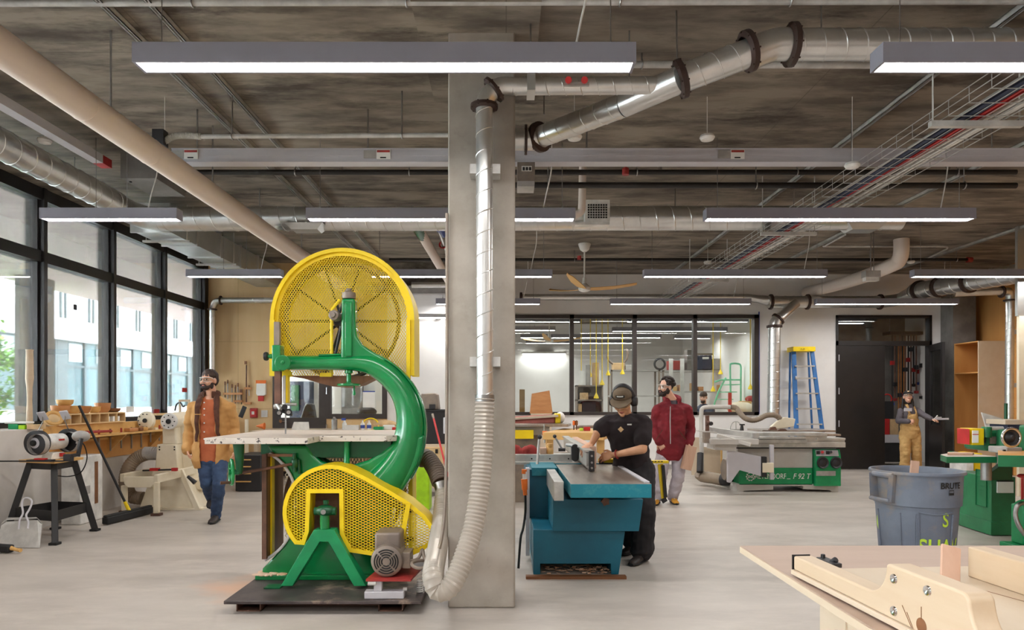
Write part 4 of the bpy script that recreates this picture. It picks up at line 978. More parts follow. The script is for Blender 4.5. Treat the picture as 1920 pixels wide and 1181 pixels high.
MB().beam(P(628, 900, 4.9), P(772, 960, 4.86), .01, .03).beam(P(640, 1025, 4.9), P(775, 1010, 4.86), .01, .03).build('drive_belt', 'black_rubber', bs)
# outboard bearing on A frame
af = [(527, 1098), (589, 993), (627, 993), (687, 1098), (664, 1098), (616, 1015), (600, 1015), (549, 1098)]
MB().prism(pxpoly(af, 4.7), 'y', 4.69, 4.79).build('bearing_trestle', 'green_face', bs, bevel=.003)
MB().cyl(P(609, 994, 4.74), P(609, 965, 4.74), .033, n=20).cyl(P(609, 994, 4.74), P(609, 990, 4.74), .04).build('bearing_post', G, bs)
g = MB().sph(P(610, 957, 4.74), (.07, .05, .04), 16, 8).cyl(P(590, 958, 4.74), P(630, 958, 4.74), .028).cyl(P(611, 945, 4.74), P(611, 938, 4.74), .02)
g.build('pillow_block', 'green_dark', bs)
MB().cyl(P(606, 960, 4.64), P(606, 960, 4.9), .017).build('drive_shaft', 'steel', bs)
MB().box(X(500, 4.76), X(530, 4.76), 4.7, 4.8, .092, .1).build('trestle_foot', 'green_dark', bs)
MB().box(X(478, 4.93), X(722, 4.93), 4.93, 5.3, .092, Z(1079, 4.93)).build('foot_flange', G, bs, bevel=.004)
sd = MB(); rnd = random.Random(4)
for i in range(40):
    px = rnd.uniform(485, 560); q = P(px, 1078, 4.96); sd.sph((q.x+rnd.uniform(-.02, .02), 4.94+rnd.random()*.1, Z(1079, 4.93)), (rnd.uniform(.01, .04), .03, rnd.uniform(.004, .012)), 8, 5)
sd.build('sawdust_heap', 'sawdust', bs)['kind'] = 'stuff'
# motor on its hinged mount
mt = 'motor_grey'
c = P(724, 1053, 4.5); q = MB().lathe([(0, 0), (.085, 0), (.102, .012), (.108, .035), (.108, .16), (.1, .17), (.1, .34), (0, .34)], (c.x, 4.5, c.z), (0, 1, 0), 40).build('motor', mt, bs)
gr = MB()
for r in (.03, .046, .062, .078):
    for k in range(4): gr.torus((c.x, 4.499, c.z), (0, 1, 0), r, .0045, 10, 4, k*PI/2+.1+PI/4*0, (k+1)*PI/2-.1)
gr.build('vent_slots', 'black_ink', q)
MB().box(X(703, 4.58), X(751, 4.58), 4.56, 4.8, Z(1035, 4.58), Z(998, 4.58)).build('capacitor_box', mt, q, bevel=.015)
MB().box(X(754, 4.55), X(769, 4.55), 4.55, 4.7, Z(1066, 4.55), Z(1036, 4.55)).build('terminal_box', mt, q, bevel=.004)
MB().prism([(X(688, 4.5), 4.46), (X(772, 4.5), 4.46), (X(782, 4.5), 4.8), (X(700, 4.5), 4.85)], 'z', Z(1087, 4.5), Z(1083, 4.5)).build('motor_mount', 'red_dull', bs)
MB().box(X(683, 4.46), X(757, 4.46), 4.46, 4.53, .094, .14).box(X(700, 4.46), X(715, 4.46), 4.47, 4.52, .14, Z(1087, 4.5)).build('mount_rail', 'light_housing', bs, bevel=.003)
MB().cyl(P(690, 1094, 4.46), P(705, 1094, 4.46), .012).build('rail_bolt', 'zinc', bs); MB().cyl(P(756, 1104, 4.5), P(763, 1104, 4.5), .012).build('rail_bolt', 'zinc', bs)
hx = [V((X(788, 4.6)+.02*math.cos(k*.7), 4.6+.02*math.sin(k*.7), .095+k*.0016)) for k in range(60)]
MB().tube(hx, .0045, 6).build('spring', 'zinc', bs)
cb = [P(770, 1052, 4.55), P(785, 1046, 4.6), P(792, 1030, 4.62), P(796, 1046, 4.6), P(808, 1054, 4.55), P(803, 1062, 4.5), P(785, 1065, 4.48), P(773, 1060, 4.5), P(776, 1053, 4.55), P(800, 1052, 4.62), P(812, 1075, 4.6), P(808, 1085, 4.6)]
MB().tube(smoothpts(cb, 5), .011, 8).build('power_cable', 'motor_grey', bs)
cb = [P(806, 1078, 4.42), P(820, 1040, 4.4), P(831, 990, 4.42), P(836, 900, 4.48), P(838, 700, 4.55), P(838, 400, 4.55)]
tag(MB().tube(smoothpts(cb, 6), .011, 8).build('flexible_conduit', 'motor_grey'), 'dark armoured cable rising from the bandsaw motor along the column edge', 'conduit')
# ------------------------------------------------------------------ people
from mathutils import noise
def cap_(mb, p0, p1, r0, r1, n=14):
    p0, p1 = V(p0), V(p1); t = p1-p0; L = max(t.length, 1e-5); t = t/L
    mb.tube([p0-t*r0*.98, p0-t*r0*.7, p0-t*r0*.25, p0, p1, p1+t*r1*.25, p1+t*r1*.7, p1+t*r1*.98], [r0*.2, r0*.71, r0*.97, r0, r1, r1*.97, r1*.71, r1*.2], n)
    return mb
def loft(mb, secs, n=20):
    """closed body through elliptical sections (centre, side vector, forward vector)"""
    vs = []
    for c, s, f in secs:
        for k in range(n):
            th = 2*PI*k/n; vs.append(c + s*math.cos(th) + f*math.sin(th))
    m = len(secs); fs = [(i*n+k, i*n+(k+1) % n, (i+1)*n+(k+1) % n, (i+1)*n+k) for i in range(m-1) for k in range(n)]
    fs += [tuple(range(n-1, -1, -1)), tuple((m-1)*n+k for k in range(n))]
    return mb.add(vs, fs)
def blob(name, mb, m, parent, vox=.008, it=4, paint=(), wrinkle=0.0, wscale=(9, 9, 5), drop=None, thick=0.0, seed=0):
    """weld overlapping volumes into one continuous surface"""
    me = bpy.data.meshes.new(name); off = root_off(parent)
    me.from_pydata([p-off for p in mb.v], [], mb.f)
    bm = bmesh.new(); bm.from_mesh(me); bmesh.ops.recalc_face_normals(bm, faces=bm.faces[:]); bm.to_mesh(me); bm.free()
    o = bpy.data.objects.new(name, me); COL.objects.link(o)
    r = o.modifiers.new('r', 'REMESH'); r.mode = 'VOXEL'; r.voxel_size = vox
    if it: s = o.modifiers.new('s', 'SMOOTH'); s.iterations = it; s.factor = .5
    dg = bpy.context.evaluated_depsgraph_get(); m2 = bpy.data.meshes.new_from_object(o.evaluated_get(dg)); o.modifiers.clear(); o.data = m2; m2.name = name
    m2.materials.clear()
    for q in (m if isinstance(m, (list, tuple)) else [m]): m2.materials.append(MATS[q])
    if wrinkle:
        nv = [v.normal.copy() for v in m2.vertices]
        for v, nn in zip(m2.vertices, nv):
            q = V((v.co.x*wscale[0]+seed, v.co.y*wscale[1], v.co.z*wscale[2])); v.co += nn*wrinkle*(noise.noise(q)+.5*noise.noise(q*2.3))
    if drop or paint:
        bm = bmesh.new(); bm.from_mesh(m2)
        if drop: bmesh.ops.delete(bm, geom=[f for f in bm.faces if drop(f.calc_center_median()+off)], context='FACES')
        if paint:
            for f in bm.faces:
                c = f.calc_center_median()+off
                for idx, test in paint:
                    if test(c): f.material_index = idx
        if drop:
            for _ in range(12):
                mv = {}
                for v in bm.verts:
                    nb_ = [e.other_vert(v).co for e in v.link_edges if e.is_boundary]
                    if len(nb_) == 2: mv[v] = v.co*.4+(nb_[0]+nb_[1])*.3
                for v, c in mv.items(): v.co = c
        bm.to_mesh(m2); bm.free()
    if thick:
        s = o.modifiers.new('t', 'SOLIDIFY'); s.thickness = thick; s.offset = -1
    m2.polygons.foreach_set('use_smooth', [True]*len(m2.polygons))
    o.parent = parent
    return o
class Head:
    def __init__(h, c, yaw, pitch=0, roll=0, s=1.0):
        h.M = Matrix.Translation(c) @ Matrix.Rotation(yaw, 4, 'Z') @ Matrix.Rotation(roll, 4, 'Y') @ Matrix.Rotation(pitch, 4, 'X') @ Matrix.Scale(s, 4)
        h.I = h.M.inverted(); h.s = s
    def p(h, x, y, z): return h.M @ V((x, y, z))
    def e(h, mb, c, r, n=16, m=10):
        q = MB().sph(c, r, n, m); return mb.add([h.M @ p for p in q.v], q.f)
    def skin(h, mb, neck, female=False):
        h.e(mb, (0, -.012, .035), (.074, .094, .086)); h.e(mb, (0, .022, -.028), (.062, .074, .088)); h.e(mb, (0, .036, -.078), (.046 if not female else .04, .046, .034)); h.e(mb, (0, .074, -.1), (.022, .02, .018))
        cap_(mb, h.p(0, .096, .012), h.p(0, .112, -.026), .008, .0135); h.e(mb, (0, .098, -.03), (.019, .014, .009))
        for s in (1, -1):
            h.e(mb, (s*.074, -.008, -.008), (.012, .022, .032)); h.e(mb, (s*.03, .084, .026), (.028, .012, .008)); h.e(mb, (s*.036, .072, -.03), (.025, .025, .022))
        h.e(mb, (0, .093, -.059), (.023, .011, .006)); h.e(mb, (0, .091, -.07), (.02, .011, .007))
        cap_(mb, neck, h.p(0, -.018, -.06), .058 if not female else .05, .054 if not female else .046)
    def paint(h):
        def near(c, r, front=True):
            def t(p):
                q = h.I @ p
                return ((q.x-c[0])/r[0])**2+((q.y-c[1])/r[1])**2+((q.z-c[2])/r[2])**2 < 1
            return t
        o = []
        for s in (1, -1):
            o += [(2, near((s*.031, .09, .004), (.015, .03, .0075))), (3, near((s*.031, .09, .004), (.0065, .03, .0075))), (4, near((s*.032, .095, .026), (.021, .03, .005)))]
        o += [(1, near((0, .1, -.0645), (.024, .03, .0095)))]
        return o
def hand(mb, w, d, n, curl=.5, thumb=1, s=1.0, spread=.0235):
    """palm, four unequal bent fingers and a side thumb; d finger direction, n out of the back of the hand"""
    d = V(d).normalized(); n = V(n); n = (n-d*n.dot(d)).normalized(); sd = d.cross(n)
    c0 = w; c1 = w+d*.085*s
    loft(mb, [(c0-d*.02, sd*.024*s, n*.019*s), (c0+d*.01, sd*.028*s, n*.017*s), (c0+d*.05*s, sd*.042*s, n*.016*s), (c1, sd*.043*s, n*.013*s), (c1+d*.01, sd*.036*s, n*.009*s)])
    for k, (o, L) in enumerate(zip((-1.5, -.5, .5, 1.5), (.066, .078, .073, .057))):
        p = c1 + sd*o*spread*s - d*.006*abs(o)*s; q = p; dd = d
        for j, f in enumerate((.45, .32, .23)):
            a = curl*(.55, .9, .7)[j]+.06*k*curl; dd = (dd*math.cos(a)-n*math.sin(a)).normalized()
            nn = (n*math.cos(a)+d*math.sin(a)); q2 = q+dd*L*f*s
            cap_(mb, q, q2, (.0098, .0088, .008)[j]*s, (.0088, .008, .0068)[j]*s, 8); q = q2
    b = c0+d*.025*s+sd*thumb*.03*s; t1 = (d*.75+sd*thumb*.75-n*.25).normalized(); t2 = (d*.95+sd*thumb*.25-n*.35).normalized()
    cap_(mb, b, b+t1*.042*s, .0145*s, .011*s, 8); cap_(mb, b+t1*.042*s, b+t1*.042*s+t2*.034*s, .0105*s, .008*s, 8)
def person(label, J, head, skin, hands, female=False, fwd=None, k=1.0):
    """J: joint positions; returns the root, having built the skin body"""
    foot = J['root']; t = thing('person', label, 'person', foot)
    mb = MB(); sd = (J['sR']-J['sL']); sd.normalize(); hs = (J['hR']-J['hL']).normalized(); f = fwd.normalized()
    J['side'], J['f'] = sd, f
    torso(mb, J, 0.0, k); head.skin(mb, J['neck'], female)
    for s in 'LR':
        cap_(mb, J['s'+s]-V((0, 0, .015)), J['e'+s], .048*k, .038*k); cap_(mb, J['e'+s], J['w'+s], .04*k, .026*k)
        cap_(mb, J['h'+s], J['k'+s], .075*k, .05*k); cap_(mb, J['k'+s], J['a'+s], .05*k, .03*k); cap_(mb, J['a'+s]-V((0, 0, .03)), J['a'+s].lerp(J['t'+s], .5)-V((0, 0, .03)), .02, .012)
    for hd in hands: hand(mb, *hd)
    b = blob('body', mb, [skin, 'lips', 'eye_white', 'iris', 'hair_dark'], t, .0045, 3, head.paint())
    return t
def torso(mb, J, g, k=1.0, lo=0, hi=6, flare=0.0):
    nb = J['neck']; ch = (J['sL']+J['sR'])/2; pv = (J['hL']+J['hR'])/2; sd, f = J['side'], J['f']; hs = (J['hR']-J['hL']).normalized()
    hs = (hs+sd*.3).normalized(); f2 = J.get('f2', f)
    w = ch.lerp(pv, .62); c = ch.lerp(pv, .25)
    S = [(pv-V((0, 0, .09)), hs*(.13*k+g+flare), f2*(.1*k+g+flare)), (pv, hs*(.168*k+g+flare), f2*(.118*k+g+flare)), (pv.lerp(w, .55), hs*(.158*k+g+flare*.5), f2*(.112*k+g+flare*.5)), (w, sd*(.146*k+g), f2*(.104*k+g)), (c, sd*(.168*k+g), f*(.118*k+g)), (ch-V((0, 0, .005)), sd*(.172*k+g), f*(.092*k+g)), (ch.lerp(nb, .55), sd*(.105*k+g*.8), f*(.072*k+g*.8)), (nb, sd*(.062*k+g*.6), f*(.058*k+g*.6))]
    loft(mb, S[lo:hi+2])
    for s in 'LR':
        q = J['s'+s]-V((0, 0, .012))+(ch-J['s'+s]).normalized()*.012
        mb.sph(q, (.05*k+g*.75,)*3, 14, 10); cap_(mb, nb-V((0, 0, .035)), q+V((0, 0, .004)), .05*k+g*.6, .046*k+g*.7)
def arms(mb, J, g, which='LR', frac=1.0, k=1.0, cuff=0.0):
    for s in which:
        cap_(mb, J['s'+s]-V((0, 0, .015)), J['e'+s] if frac >= .5 else J['s'+s].lerp(J['e'+s], frac*2), .054*k+g*1.2, (.046*k+g) if frac >= .5 else .054*k+g*1.3)
        if frac >= .5: cap_(mb, J['e'+s], J['e'+s].lerp(J['w'+s], (frac-.5)*2), .047*k+g, .034*k+g+cuff)
def legs(mb, J, g, k=1.0, flare=0.0, stop=1.03, which='LR'):
    pv = (J['hL']+J['hR'])/2; hs = (J['hR']-J['hL']).normalized(); f = J.get('f2', J['f'])
    loft(mb, [(pv-V((0, 0, .1)), hs*(.13*k+g), f*(.1*k+g)), (pv-V((0, 0, .02)), hs*(.172*k+g), f*(.125*k+g)), (pv+V((0, 0, .06)), hs*(.164*k+g), f*(.12*k+g)), (pv+V((0, 0, .1)), hs*(.155*k+g), f*(.112*k+g))])
    for s in which:
        cap_(mb, J['h'+s], J['k'+s], .088*k+g, .06*k+g+flare*.5); cap_(mb, J['k'+s], J['k'+s].lerp(J['a'+s], stop), .06*k+g+flare*.5, .046*k+g+flare)
def shoe(J, s, t, m, sole=None, L=1.0):
    a, to = J['a'+s], J['t'+s]; d = V((to.x-a.x, to.y-a.y, 0)).normalized(); z0 = J['z'+s] if 'z'+s in J else 0.0
    mb = MB(); sd = V((-d.y, d.x, 0)); up = V((0, 0, 1)); g = V((a.x, a.y, z0))
    pit = J.get('pit'+s, 0.0)
    secs = [(-.065, .032, .045, .05), (-.045, .036, .055, .06), (.0, .037, .06, .065), (.05, .038, .045, .05), (.1, .044, .032, .038), (.15, .044, .026, .03), (.185, .034, .02, .024), (.2, .015, .012, .018)]
    loft(mb, [(g+d*y*L+up*(zc+y*pit), sd*w, up*h) for y, w, h, zc in [(q[0], q[1], q[2]*.9, q[3]*.85+.004) for q in secs]])
    cap_(mb, g+up*(.06), a.lerp(J['k'+s], .12), .044, .046)
    o = blob('shoe', mb, m, t, .006, 3)
    sm = MB(); loft(sm, [(g+d*y*L+up*(.014+y*pit), sd*(w+.004), up*.013) for y, w, h, zc in secs]); sm.build('sole', sole or 'black_rubber', o)
    la = MB()
    for q in (.03, .055, .08, .1): la.tube([g+d*q*L+up*(.105-.55*q+q*pit)-sd*.025, g+d*(q+.004)*L+up*(.118-.55*q+q*pit), g+d*q*L+up*(.105-.55*q+q*pit)+sd*.025], .004, 6)
    la.build('laces', 'black_paint' if m != 'shoe_mustard' else 'white_plastic', o)
def glasses(h, t, frame='white_plastic'):
    a = []
    for i in range(15): th = math.radians(-75+150*i/14); a.append((math.sin(th)*.078, .03+math.cos(th)*.085))
    v = []; n = len(a)
    for x, y in a: v += [h.p(x, y, .027), h.p(x*.97, y*.985, -.02)]
    g = MB().add(v, [(2*i, 2*i+1, 2*i+3, 2*i+2) for i in range(n-1)]).build('safety_glasses', 'glass_clear', t)
    MB().tube([h.p(x, y, .027) for x, y in a]+[h.p(.078, -.02, .01)], .0035, 6).tube([h.p(-.076, .05, .02), h.p(-.078, -.02, .01)], .004, 6).tube([h.p(x*.97, y*.985, -.02) for x, y in a], .0022, 6).build('frame', frame, g)
def Jn(d0, **kw):
    o = {}
    for k, q in kw.items(): o[k] = P(q[0], q[1], q[2] if len(q) > 2 else d0)
    return o
def local(J):
    sd, f = J['side'], J['f']; c = (J['sL']+J['sR'])/2
    return lambda p: ((p-c).dot(sd), (p-c).dot(f), p.z)

# --- the man walking at left (L = left in the picture)
J = Jn(7.8, root=(400, 980, 7.72), neck=(397, 742, 7.82), sL=(364, 763, 7.8), sR=(428, 762, 7.86), eL=(355, 808, 7.88), eR=(439, 806, 7.95), wL=(352, 843, 7.78), wR=(441, 838, 7.78),
       hL=(383, 862, 7.82), hR=(413, 862, 7.86), kL=(387, 904, 7.72), kR=(411, 909, 7.66), aL=(397, 934, 8.12), aR=(405, 963, 7.8), tL=(396, 946, 8.05), tR=(398, 974, 7.66))
J['root'] = V((J['root'].x, 7.72, 0)); J['zL'] = .2; J['pitL'] = -.4
hd = Head(P(392, 712, 7.78), math.radians(172), math.radians(-2))
hd = Head(P(392, 713, 7.78), math.radians(165), math.radians(2))
hands = [(J['wL'], P(354, 862, 7.72)-P(351, 843, 7.8), V((-1, -.2, 0)), .55, 1), (J['wR'], V((0, -.05, -1)), V((1, -.2, 0)), .5, -1)]
J['side'] = None
t = person('bearded man in tan work jacket, orange-brown shirt and jeans, walking past the lathe', J, hd, 'skin', hands, fwd=V((-.12, -1, .0)))
lc = local(J)
mb = MB(); torso(mb, J, .014); blob('shirt', mb, 'shirt_rust', t, .008, 4, wrinkle=.008, wscale=(8, 8, 12), drop=lambda p: p.z > 1.395 and lc(p)[1] > .02 and abs(lc(p)[0]) < .05)
bt_ = MB()
for z in (1.36, 1.29, 1.22, 1.13, 1.03, .95):
    c = (J['sL']+J['sR'])/2; bt_.cyl(V((c.x-.015, c.y-.145, z)), V((c.x-.015, c.y-.152, z)), .008, n=8)
bt_.build('shirt_buttons', 'white_plastic', t)
mb = MB(); torso(mb, J, .036, flare=.012); arms(mb, J, .022, cuff=.008)
def opening(p):
    u, f, z = lc(p)
    half = .055+.03*max(0, 1.0-abs(z-1.12)*2)+.02*(z < 1.0); return f > .02 and abs(u+.015) < half and z < 1.45
jk = blob('jacket', mb, 'canvas_tan', t, .008, 4, wrinkle=.013, wscale=(7, 7, 11), drop=opening, thick=.012)
nb = J['neck']
for sg in (-1, 1):                         # corduroy lapels along the opening
    bm = bmesh.new(); bm.from_mesh(jk.data); ro = root_off(t)
    q = sorted([v.co+ro for v in bm.verts if v.is_boundary and (lc(v.co+ro)[0]+.015)*sg > 0 and v.co.z+ro.z > .92], key=lambda c: c.z); bm.free()
    q = q[::max(1, len(q)//16)]; q = [c+J['side']*sg*.026+J['f']*.004 for c in q]
    MB().tube(smoothpts(q, 3), [(.016+.022*min(1, i/(len(q)*2)), .007) for i in range((len(q)-1)*3+1)], 10, up=J['f']).build('lapel', 'collar_cord', jk)
cl = MB()
ring = [nb+V((.085*math.sin(a), .07*math.cos(a)-.005, -.02*math.cos(a)+.012)) for a in [math.radians(-128+256*i/20) for i in range(21)]]
cl.tube(ring, [(.042, .014)]*21, 10, up=None); cl.build('collar', 'collar_cord', jk)
MB().box(nb.x-.13, nb.x-.04, 7.63, 7.645, 1.225, 1.232).build('pocket_flap', 'canvas_tan', jk)
mb = MB(); legs(mb, J, .006, flare=.008, stop=1.04); blob('jeans', mb, 'denim', t, .008, 4, wrinkle=.012, wscale=(9, 9, 14))
for s in 'LR': shoe(J, s, t, 'shoe_dark')
mb = MB(); hd.e(mb, (0, -.018, .05), (.082, .097, .084)); hd.e(mb, (0, -.045, .01), (.08, .075, .085)); blob('hair', mb, 'hair_brown', t, .006, 2, wrinkle=.006, wscale=(40, 40, 20))
mb = MB(); hd.e(mb, (0, .062, -.085), (.048, .045, .034)); hd.e(mb, (.055, .02, -.06), (.012, .03, .04)); hd.e(mb, (-.055, .02, -.06), (.012, .03, .04)); hd.e(mb, (0, .104, -.05), (.028, .011, .006))
for s in (1, -1): cap_(mb, hd.p(s*.058, .02, -.045), hd.p(s*.034, .07, -.085), .013, .016); cap_(mb, hd.p(s*.024, .1, -.052), hd.p(s*.03, .088, -.075), .007, .009)
blob('beard', mb, 'hair_brown', t, .005, 1)
glasses(hd, t)

# --- the operator at the jointer
J = Jn(6.1, root=(1195, 1060, 5.8), neck=(1172, 778, 6.02), sL=(1142, 788, 6.05), sR=(1207, 789, 5.95), eL=(1120, 812, 6.0), eR=(1205, 842, 5.82), wL=(1110, 831, 6.02), wR=(1150, 853, 5.95),
       hL=(1168, 880, 6.22), hR=(1205, 880, 6.08), kL=(1188, 955, 6.12), kR=(1208, 955, 5.92), aL=(1188, 1025, 6.25), aR=(1204, 1042, 5.88), tL=(1174, 1032, 6.14), tR=(1188, 1056, 5.74))
J['root'] = V((J['aR'].x, 5.9, 0)); J['aL'].z = .1; J['aR'].z = .1; J['tL'].z = .04; J['tR'].z = .04
hd = Head(P(1168, 752, 5.95), math.radians(158), math.radians(-24))
hands = [(J['wL'], P(1098, 836, 6.0)-P(1110, 831, 6.02)+V((0, 0, -.02)), V((.0, -.45, .9)), .55, -1), (J['wR'], P(1132, 856, 5.98)-P(1150, 853, 5.95), V((.1, -.85, .5)), .6, 1)]
t = person('man in black tee, olive cap and ear defenders pushing wood along the jointer fence', J, hd, 'skin_tan', hands, fwd=V((-.45, -.85, .0)))
mb = MB(); torso(mb, J, .022); arms(mb, J, .016, frac=.34)
tee = blob('tee_shirt', mb, 'tee_black', t, .008, 4, wrinkle=.013, wscale=(8, 8, 9))
c = P(1164, 805, 5.86); MB().obox(Matrix.Translation(P(1164, 805, 5.84)) @ Matrix.Rotation(.8, 4, 'Y'), (.035, .012, .035)).build('name_badge', 'cardboard', t)
MB().box(X(1176, 5.84), X(1184, 5.84), 5.832, 5.84, Z(797, 5.84), Z(794.5, 5.84)).build('chest_print', 'white_ink', tee)
mb = MB(); legs(mb, J, .022, flare=.035, stop=1.0); blob('trousers', mb, 'trouser_black', t, .008, 4, wrinkle=.012, wscale=(8, 8, 12))
for s in 'LR': shoe(J, s, t, 'shoe_dark', L=1.1)
mb = MB(); hd.e(mb, (0, -.03, .03), (.08, .085, .075)); hd.e(mb, (0, -.05, -.02), (.07, .055, .055)); blob('hair', mb, 'hair_black', t, .006, 2)
mb = MB(); hd.e(mb, (0, -.01, .06), (.086, .105, .072)); cp = blob('cap', mb, 'cap_olive', t, .006, 3, drop=lambda p: (hd.I @ p).z < .035)
v = []; N = 15
for i in range(N):
    th = math.radians(-72+144*i/(N-1)); x, y = math.sin(th), math.cos(th)
    v += [hd.p(x*.086, y*.095, .045), hd.p(x*.1, .03+y*.155, .03-.012*y+.012*abs(x)), hd.p(x*.1, .03+y*.155, .024-.012*y+.012*abs(x)), hd.p(x*.084, y*.09, .036)]
MB().add(v, [(4*i+a, 4*i+(a+1) % 4, 4*i+4+(a+1) % 4, 4*i+4+a) for i in range(N-1) for a in range(4)] + [(0, 1, 2, 3), (4*N-4, 4*N-3, 4*N-2, 4*N-1)]).build('brim', 'cap_olive', cp)
q = MB(); 
for i in range(9):
    pass
lab = MB(); v = []
for i in range(9):
    th = math.radians(-26+52*i/8); v += [hd.p(math.sin(th)*.0875, math.cos(th)*.1-.008, .098-.006), hd.p(math.sin(th)*.089, math.cos(th)*.104-.008, .07)]
lab.add(v, [(2*i, 2*i+1, 2*i+3, 2*i+2) for i in range(8)]).build('cap_label', 'black_ink', cp)
v = []
for i in range(7):
    th = math.radians(-18+36*i/6); v += [hd.p(math.sin(th)*.0885, math.cos(th)*.1025-.006, .089), hd.p(math.sin(th)*.0895, math.cos(th)*.105-.006, .08)]
MB().add(v, [(2*i, 2*i+1, 2*i+3, 2*i+2) for i in range(0, 6)]).build('cap_lettering', 'white_ink', cp)
em = MB().tube([hd.p(.098*math.cos(math.radians(a)), -.02, .02+.125*math.sin(math.radians(a))) for a in range(0, 181, 12)], [(.008, .02)]*16, 8).build('ear_defenders', 'black_plastic', t)
for s in (1, -1):
    c0 = hd.p(s*.07, -.02, -.01); c1 = hd.p(s*.125, -.02, -.01); MB().lathe([(0, 0), (.038, 0), (.046, .012), (.046, .03), (.036, .05), (0, .055)], c0, c1-c0, 20).build('ear_cup', 'black_plastic', em)
glasses(hd, t, 'honey_wood')
MB().torus(J['wR'].lerp(J['eR'], .12), J['wR']-J['eR'], .036, .006, 20, 8).build('wristband', 'red_dull', t)

# --- the man in the hooded top
J = Jn(9.1, root=(1250, 945, 9.1), neck=(1261, 750, 9.15), sL=(1233, 767, 9.12), sR=(1288, 767, 9.16), eL=(1226, 803, 9.2), eR=(1295, 804, 9.25), wL=(1236, 828, 9.05), wR=(1292, 831, 9.12),
       hL=(1244, 850, 9.15), hR=(1272, 850, 9.15), kL=(1239, 893, 9.05), kR=(1272, 893, 9.1), aL=(1232, 934, 9.12), aR=(1262, 932, 9.2), tL=(1228, 941, 8.98), tR=(1268, 940, 9.02))
J['root'] = V((J['root'].x, 9.1, 0)); J['aL'].z = J['aR'].z = .1; J['tL'].z = J['tR'].z = .04
hd = Head(P(1249, 726, 9.08), math.radians(115), math.radians(2))
hands = [(J['wL'], V((.5, -.2, -1)), V((-.3, -.9, 0)), .4, 1), (J['wR'], P(1295, 841, 9.05)-P(1292, 831, 9.12), V((.8, -.5, .2)), .75, -1)]
t = person('curly-haired bearded man in maroon hooded top and pale grey trousers, hand in pocket', J, hd, 'skin_pale', hands, fwd=V((-.05, -1, 0)))
lc2 = local(J)
mb = MB(); torso(mb, J, .034); arms(mb, J, .022, cuff=.006); nb = J['neck']
hood = MB(); 
for i in range(13):
    a = math.radians(-30+240*i/12); hood.sph(nb+V((.09*math.cos(a), .085*math.sin(a)+.01, .012+.03*math.sin(a))), (.04, .04, .05), 10, 8)
mb.merge(hood)
ho = blob('hooded_top', mb, 'hoodie', t, .008, 4, wrinkle=.014, wscale=(8, 8, 12), drop=lambda p: p.z > 1.33 and lc2(p)[1] > .03 and abs(lc2(p)[0]) < .045)
MB().tube([P(1257, 762, 8.985), P(1256.5, 790, 8.975), P(1257, 815, 8.965), P(1257, 832, 8.975)], .006, 6).build('zip', 'clear_grey', ho)
MB().beam(P(1272, 806, 8.965), P(1286, 824, 8.99), .004, .01).beam(P(1242, 806, 8.965), P(1230, 824, 8.99), .004, .01).build('pocket_seam', 'collar_cord', ho)
mb = MB(); torso(mb, J, .012); blob('undershirt', mb, 'grey_shirt', t, .009, 3)
mb = MB(); legs(mb, J, .016, flare=.016, stop=1.03); blob('trousers', mb, 'trouser_grey', t, .008, 4, wrinkle=.014, wscale=(8, 8, 12))
for s in 'LR': shoe(J, s, t, 'shoe_mustard', 'black_rubber')
mb = MB(); rnd = random.Random(9)
for i in range(70):
    th = rnd.random()*2*PI; ph = rnd.uniform(-.2, 1.4); x = .086*math.cos(ph)*math.cos(th); y = -.02+.1*math.cos(ph)*math.sin(th); z = .046+.092*math.sin(ph)
    if y > .055 and z < .085: continue
    if abs(x) > .05 and z < 0.01 and y > -.01: continue
    hd.e(mb, (x, y, z), (.02, .02, .02), 8, 6)
hd.e(mb, (0, -.022, .042), (.08, .092, .09))
blob('hair', mb, 'hair_dark', t, .006, 1)
mb = MB(); hd.e(mb, (0, .055, -.09), (.052, .055, .04)); hd.e(mb, (.056, .015, -.05), (.013, .034, .045)); hd.e(mb, (-.056, .015, -.05), (.013, .034, .045)); hd.e(mb, (0, .104, -.049), (.03, .012, .007))
for s in (1, -1): cap_(mb, hd.p(s*.06, .015, -.035), hd.p(s*.036, .07, -.085), .015, .02); cap_(mb, hd.p(s*.026, .1, -.052), hd.p(s*.032, .088, -.078), .008, .012)
blob('beard', mb, 'hair_dark', t, .005, 1)
glasses(hd, t)
# block in his hand
wb = thing('wood_block', 'pink-brown wood block hanging from the hand of the man in the hooded top', 'wood', P(1292, 858, 9.05))
M = Matrix.Translation(P(1291, 858, 9.0)) @ Matrix.Rotation(math.radians(14), 4, 'Y') @ Matrix.Rotation(.35, 4, 'Z'); MB().obox(M, (.14, .06, .32)).build('block', 'pink_wood', wb, bevel=.003)

# --- the woman at the store door
J = Jn(12.80, root=(1706, 883, 12.80), neck=(1703, 757, 12.80), sL=(1690, 769, 12.78), sR=(1718, 768, 12.80), eL=(1685, 789, 12.75), eR=(1733, 779, 12.65), wL=(1703, 790, 12.60), wR=(1746, 785, 12.50),
       hL=(1697, 812, 12.80), hR=(1715, 812, 12.80), kL=(1697, 848, 12.75), kR=(1718, 848, 12.75), aL=(1696, 876, 12.80), aR=(1719, 876, 12.80), tL=(1694, 880, 12.62), tR=(1721, 880, 12.62))
J['root'] = V((J['root'].x, 12.80, 0)); J['aL'].z = J['aR'].z = .1; J['tL'].z = J['tR'].z = .04
hd = Head(P(1702, 744, 12.75), math.radians(160), math.radians(20), s=.92)
hands = [(J['wL'], V((1, -.2, .05)), V((0, -.9, .3)), .7, 1, .9), (J['wR'], P(1752, 786, 12.47)-P(1746, 785, 12.50), V((.2, -.5, .8)), .8, 1, .9)]
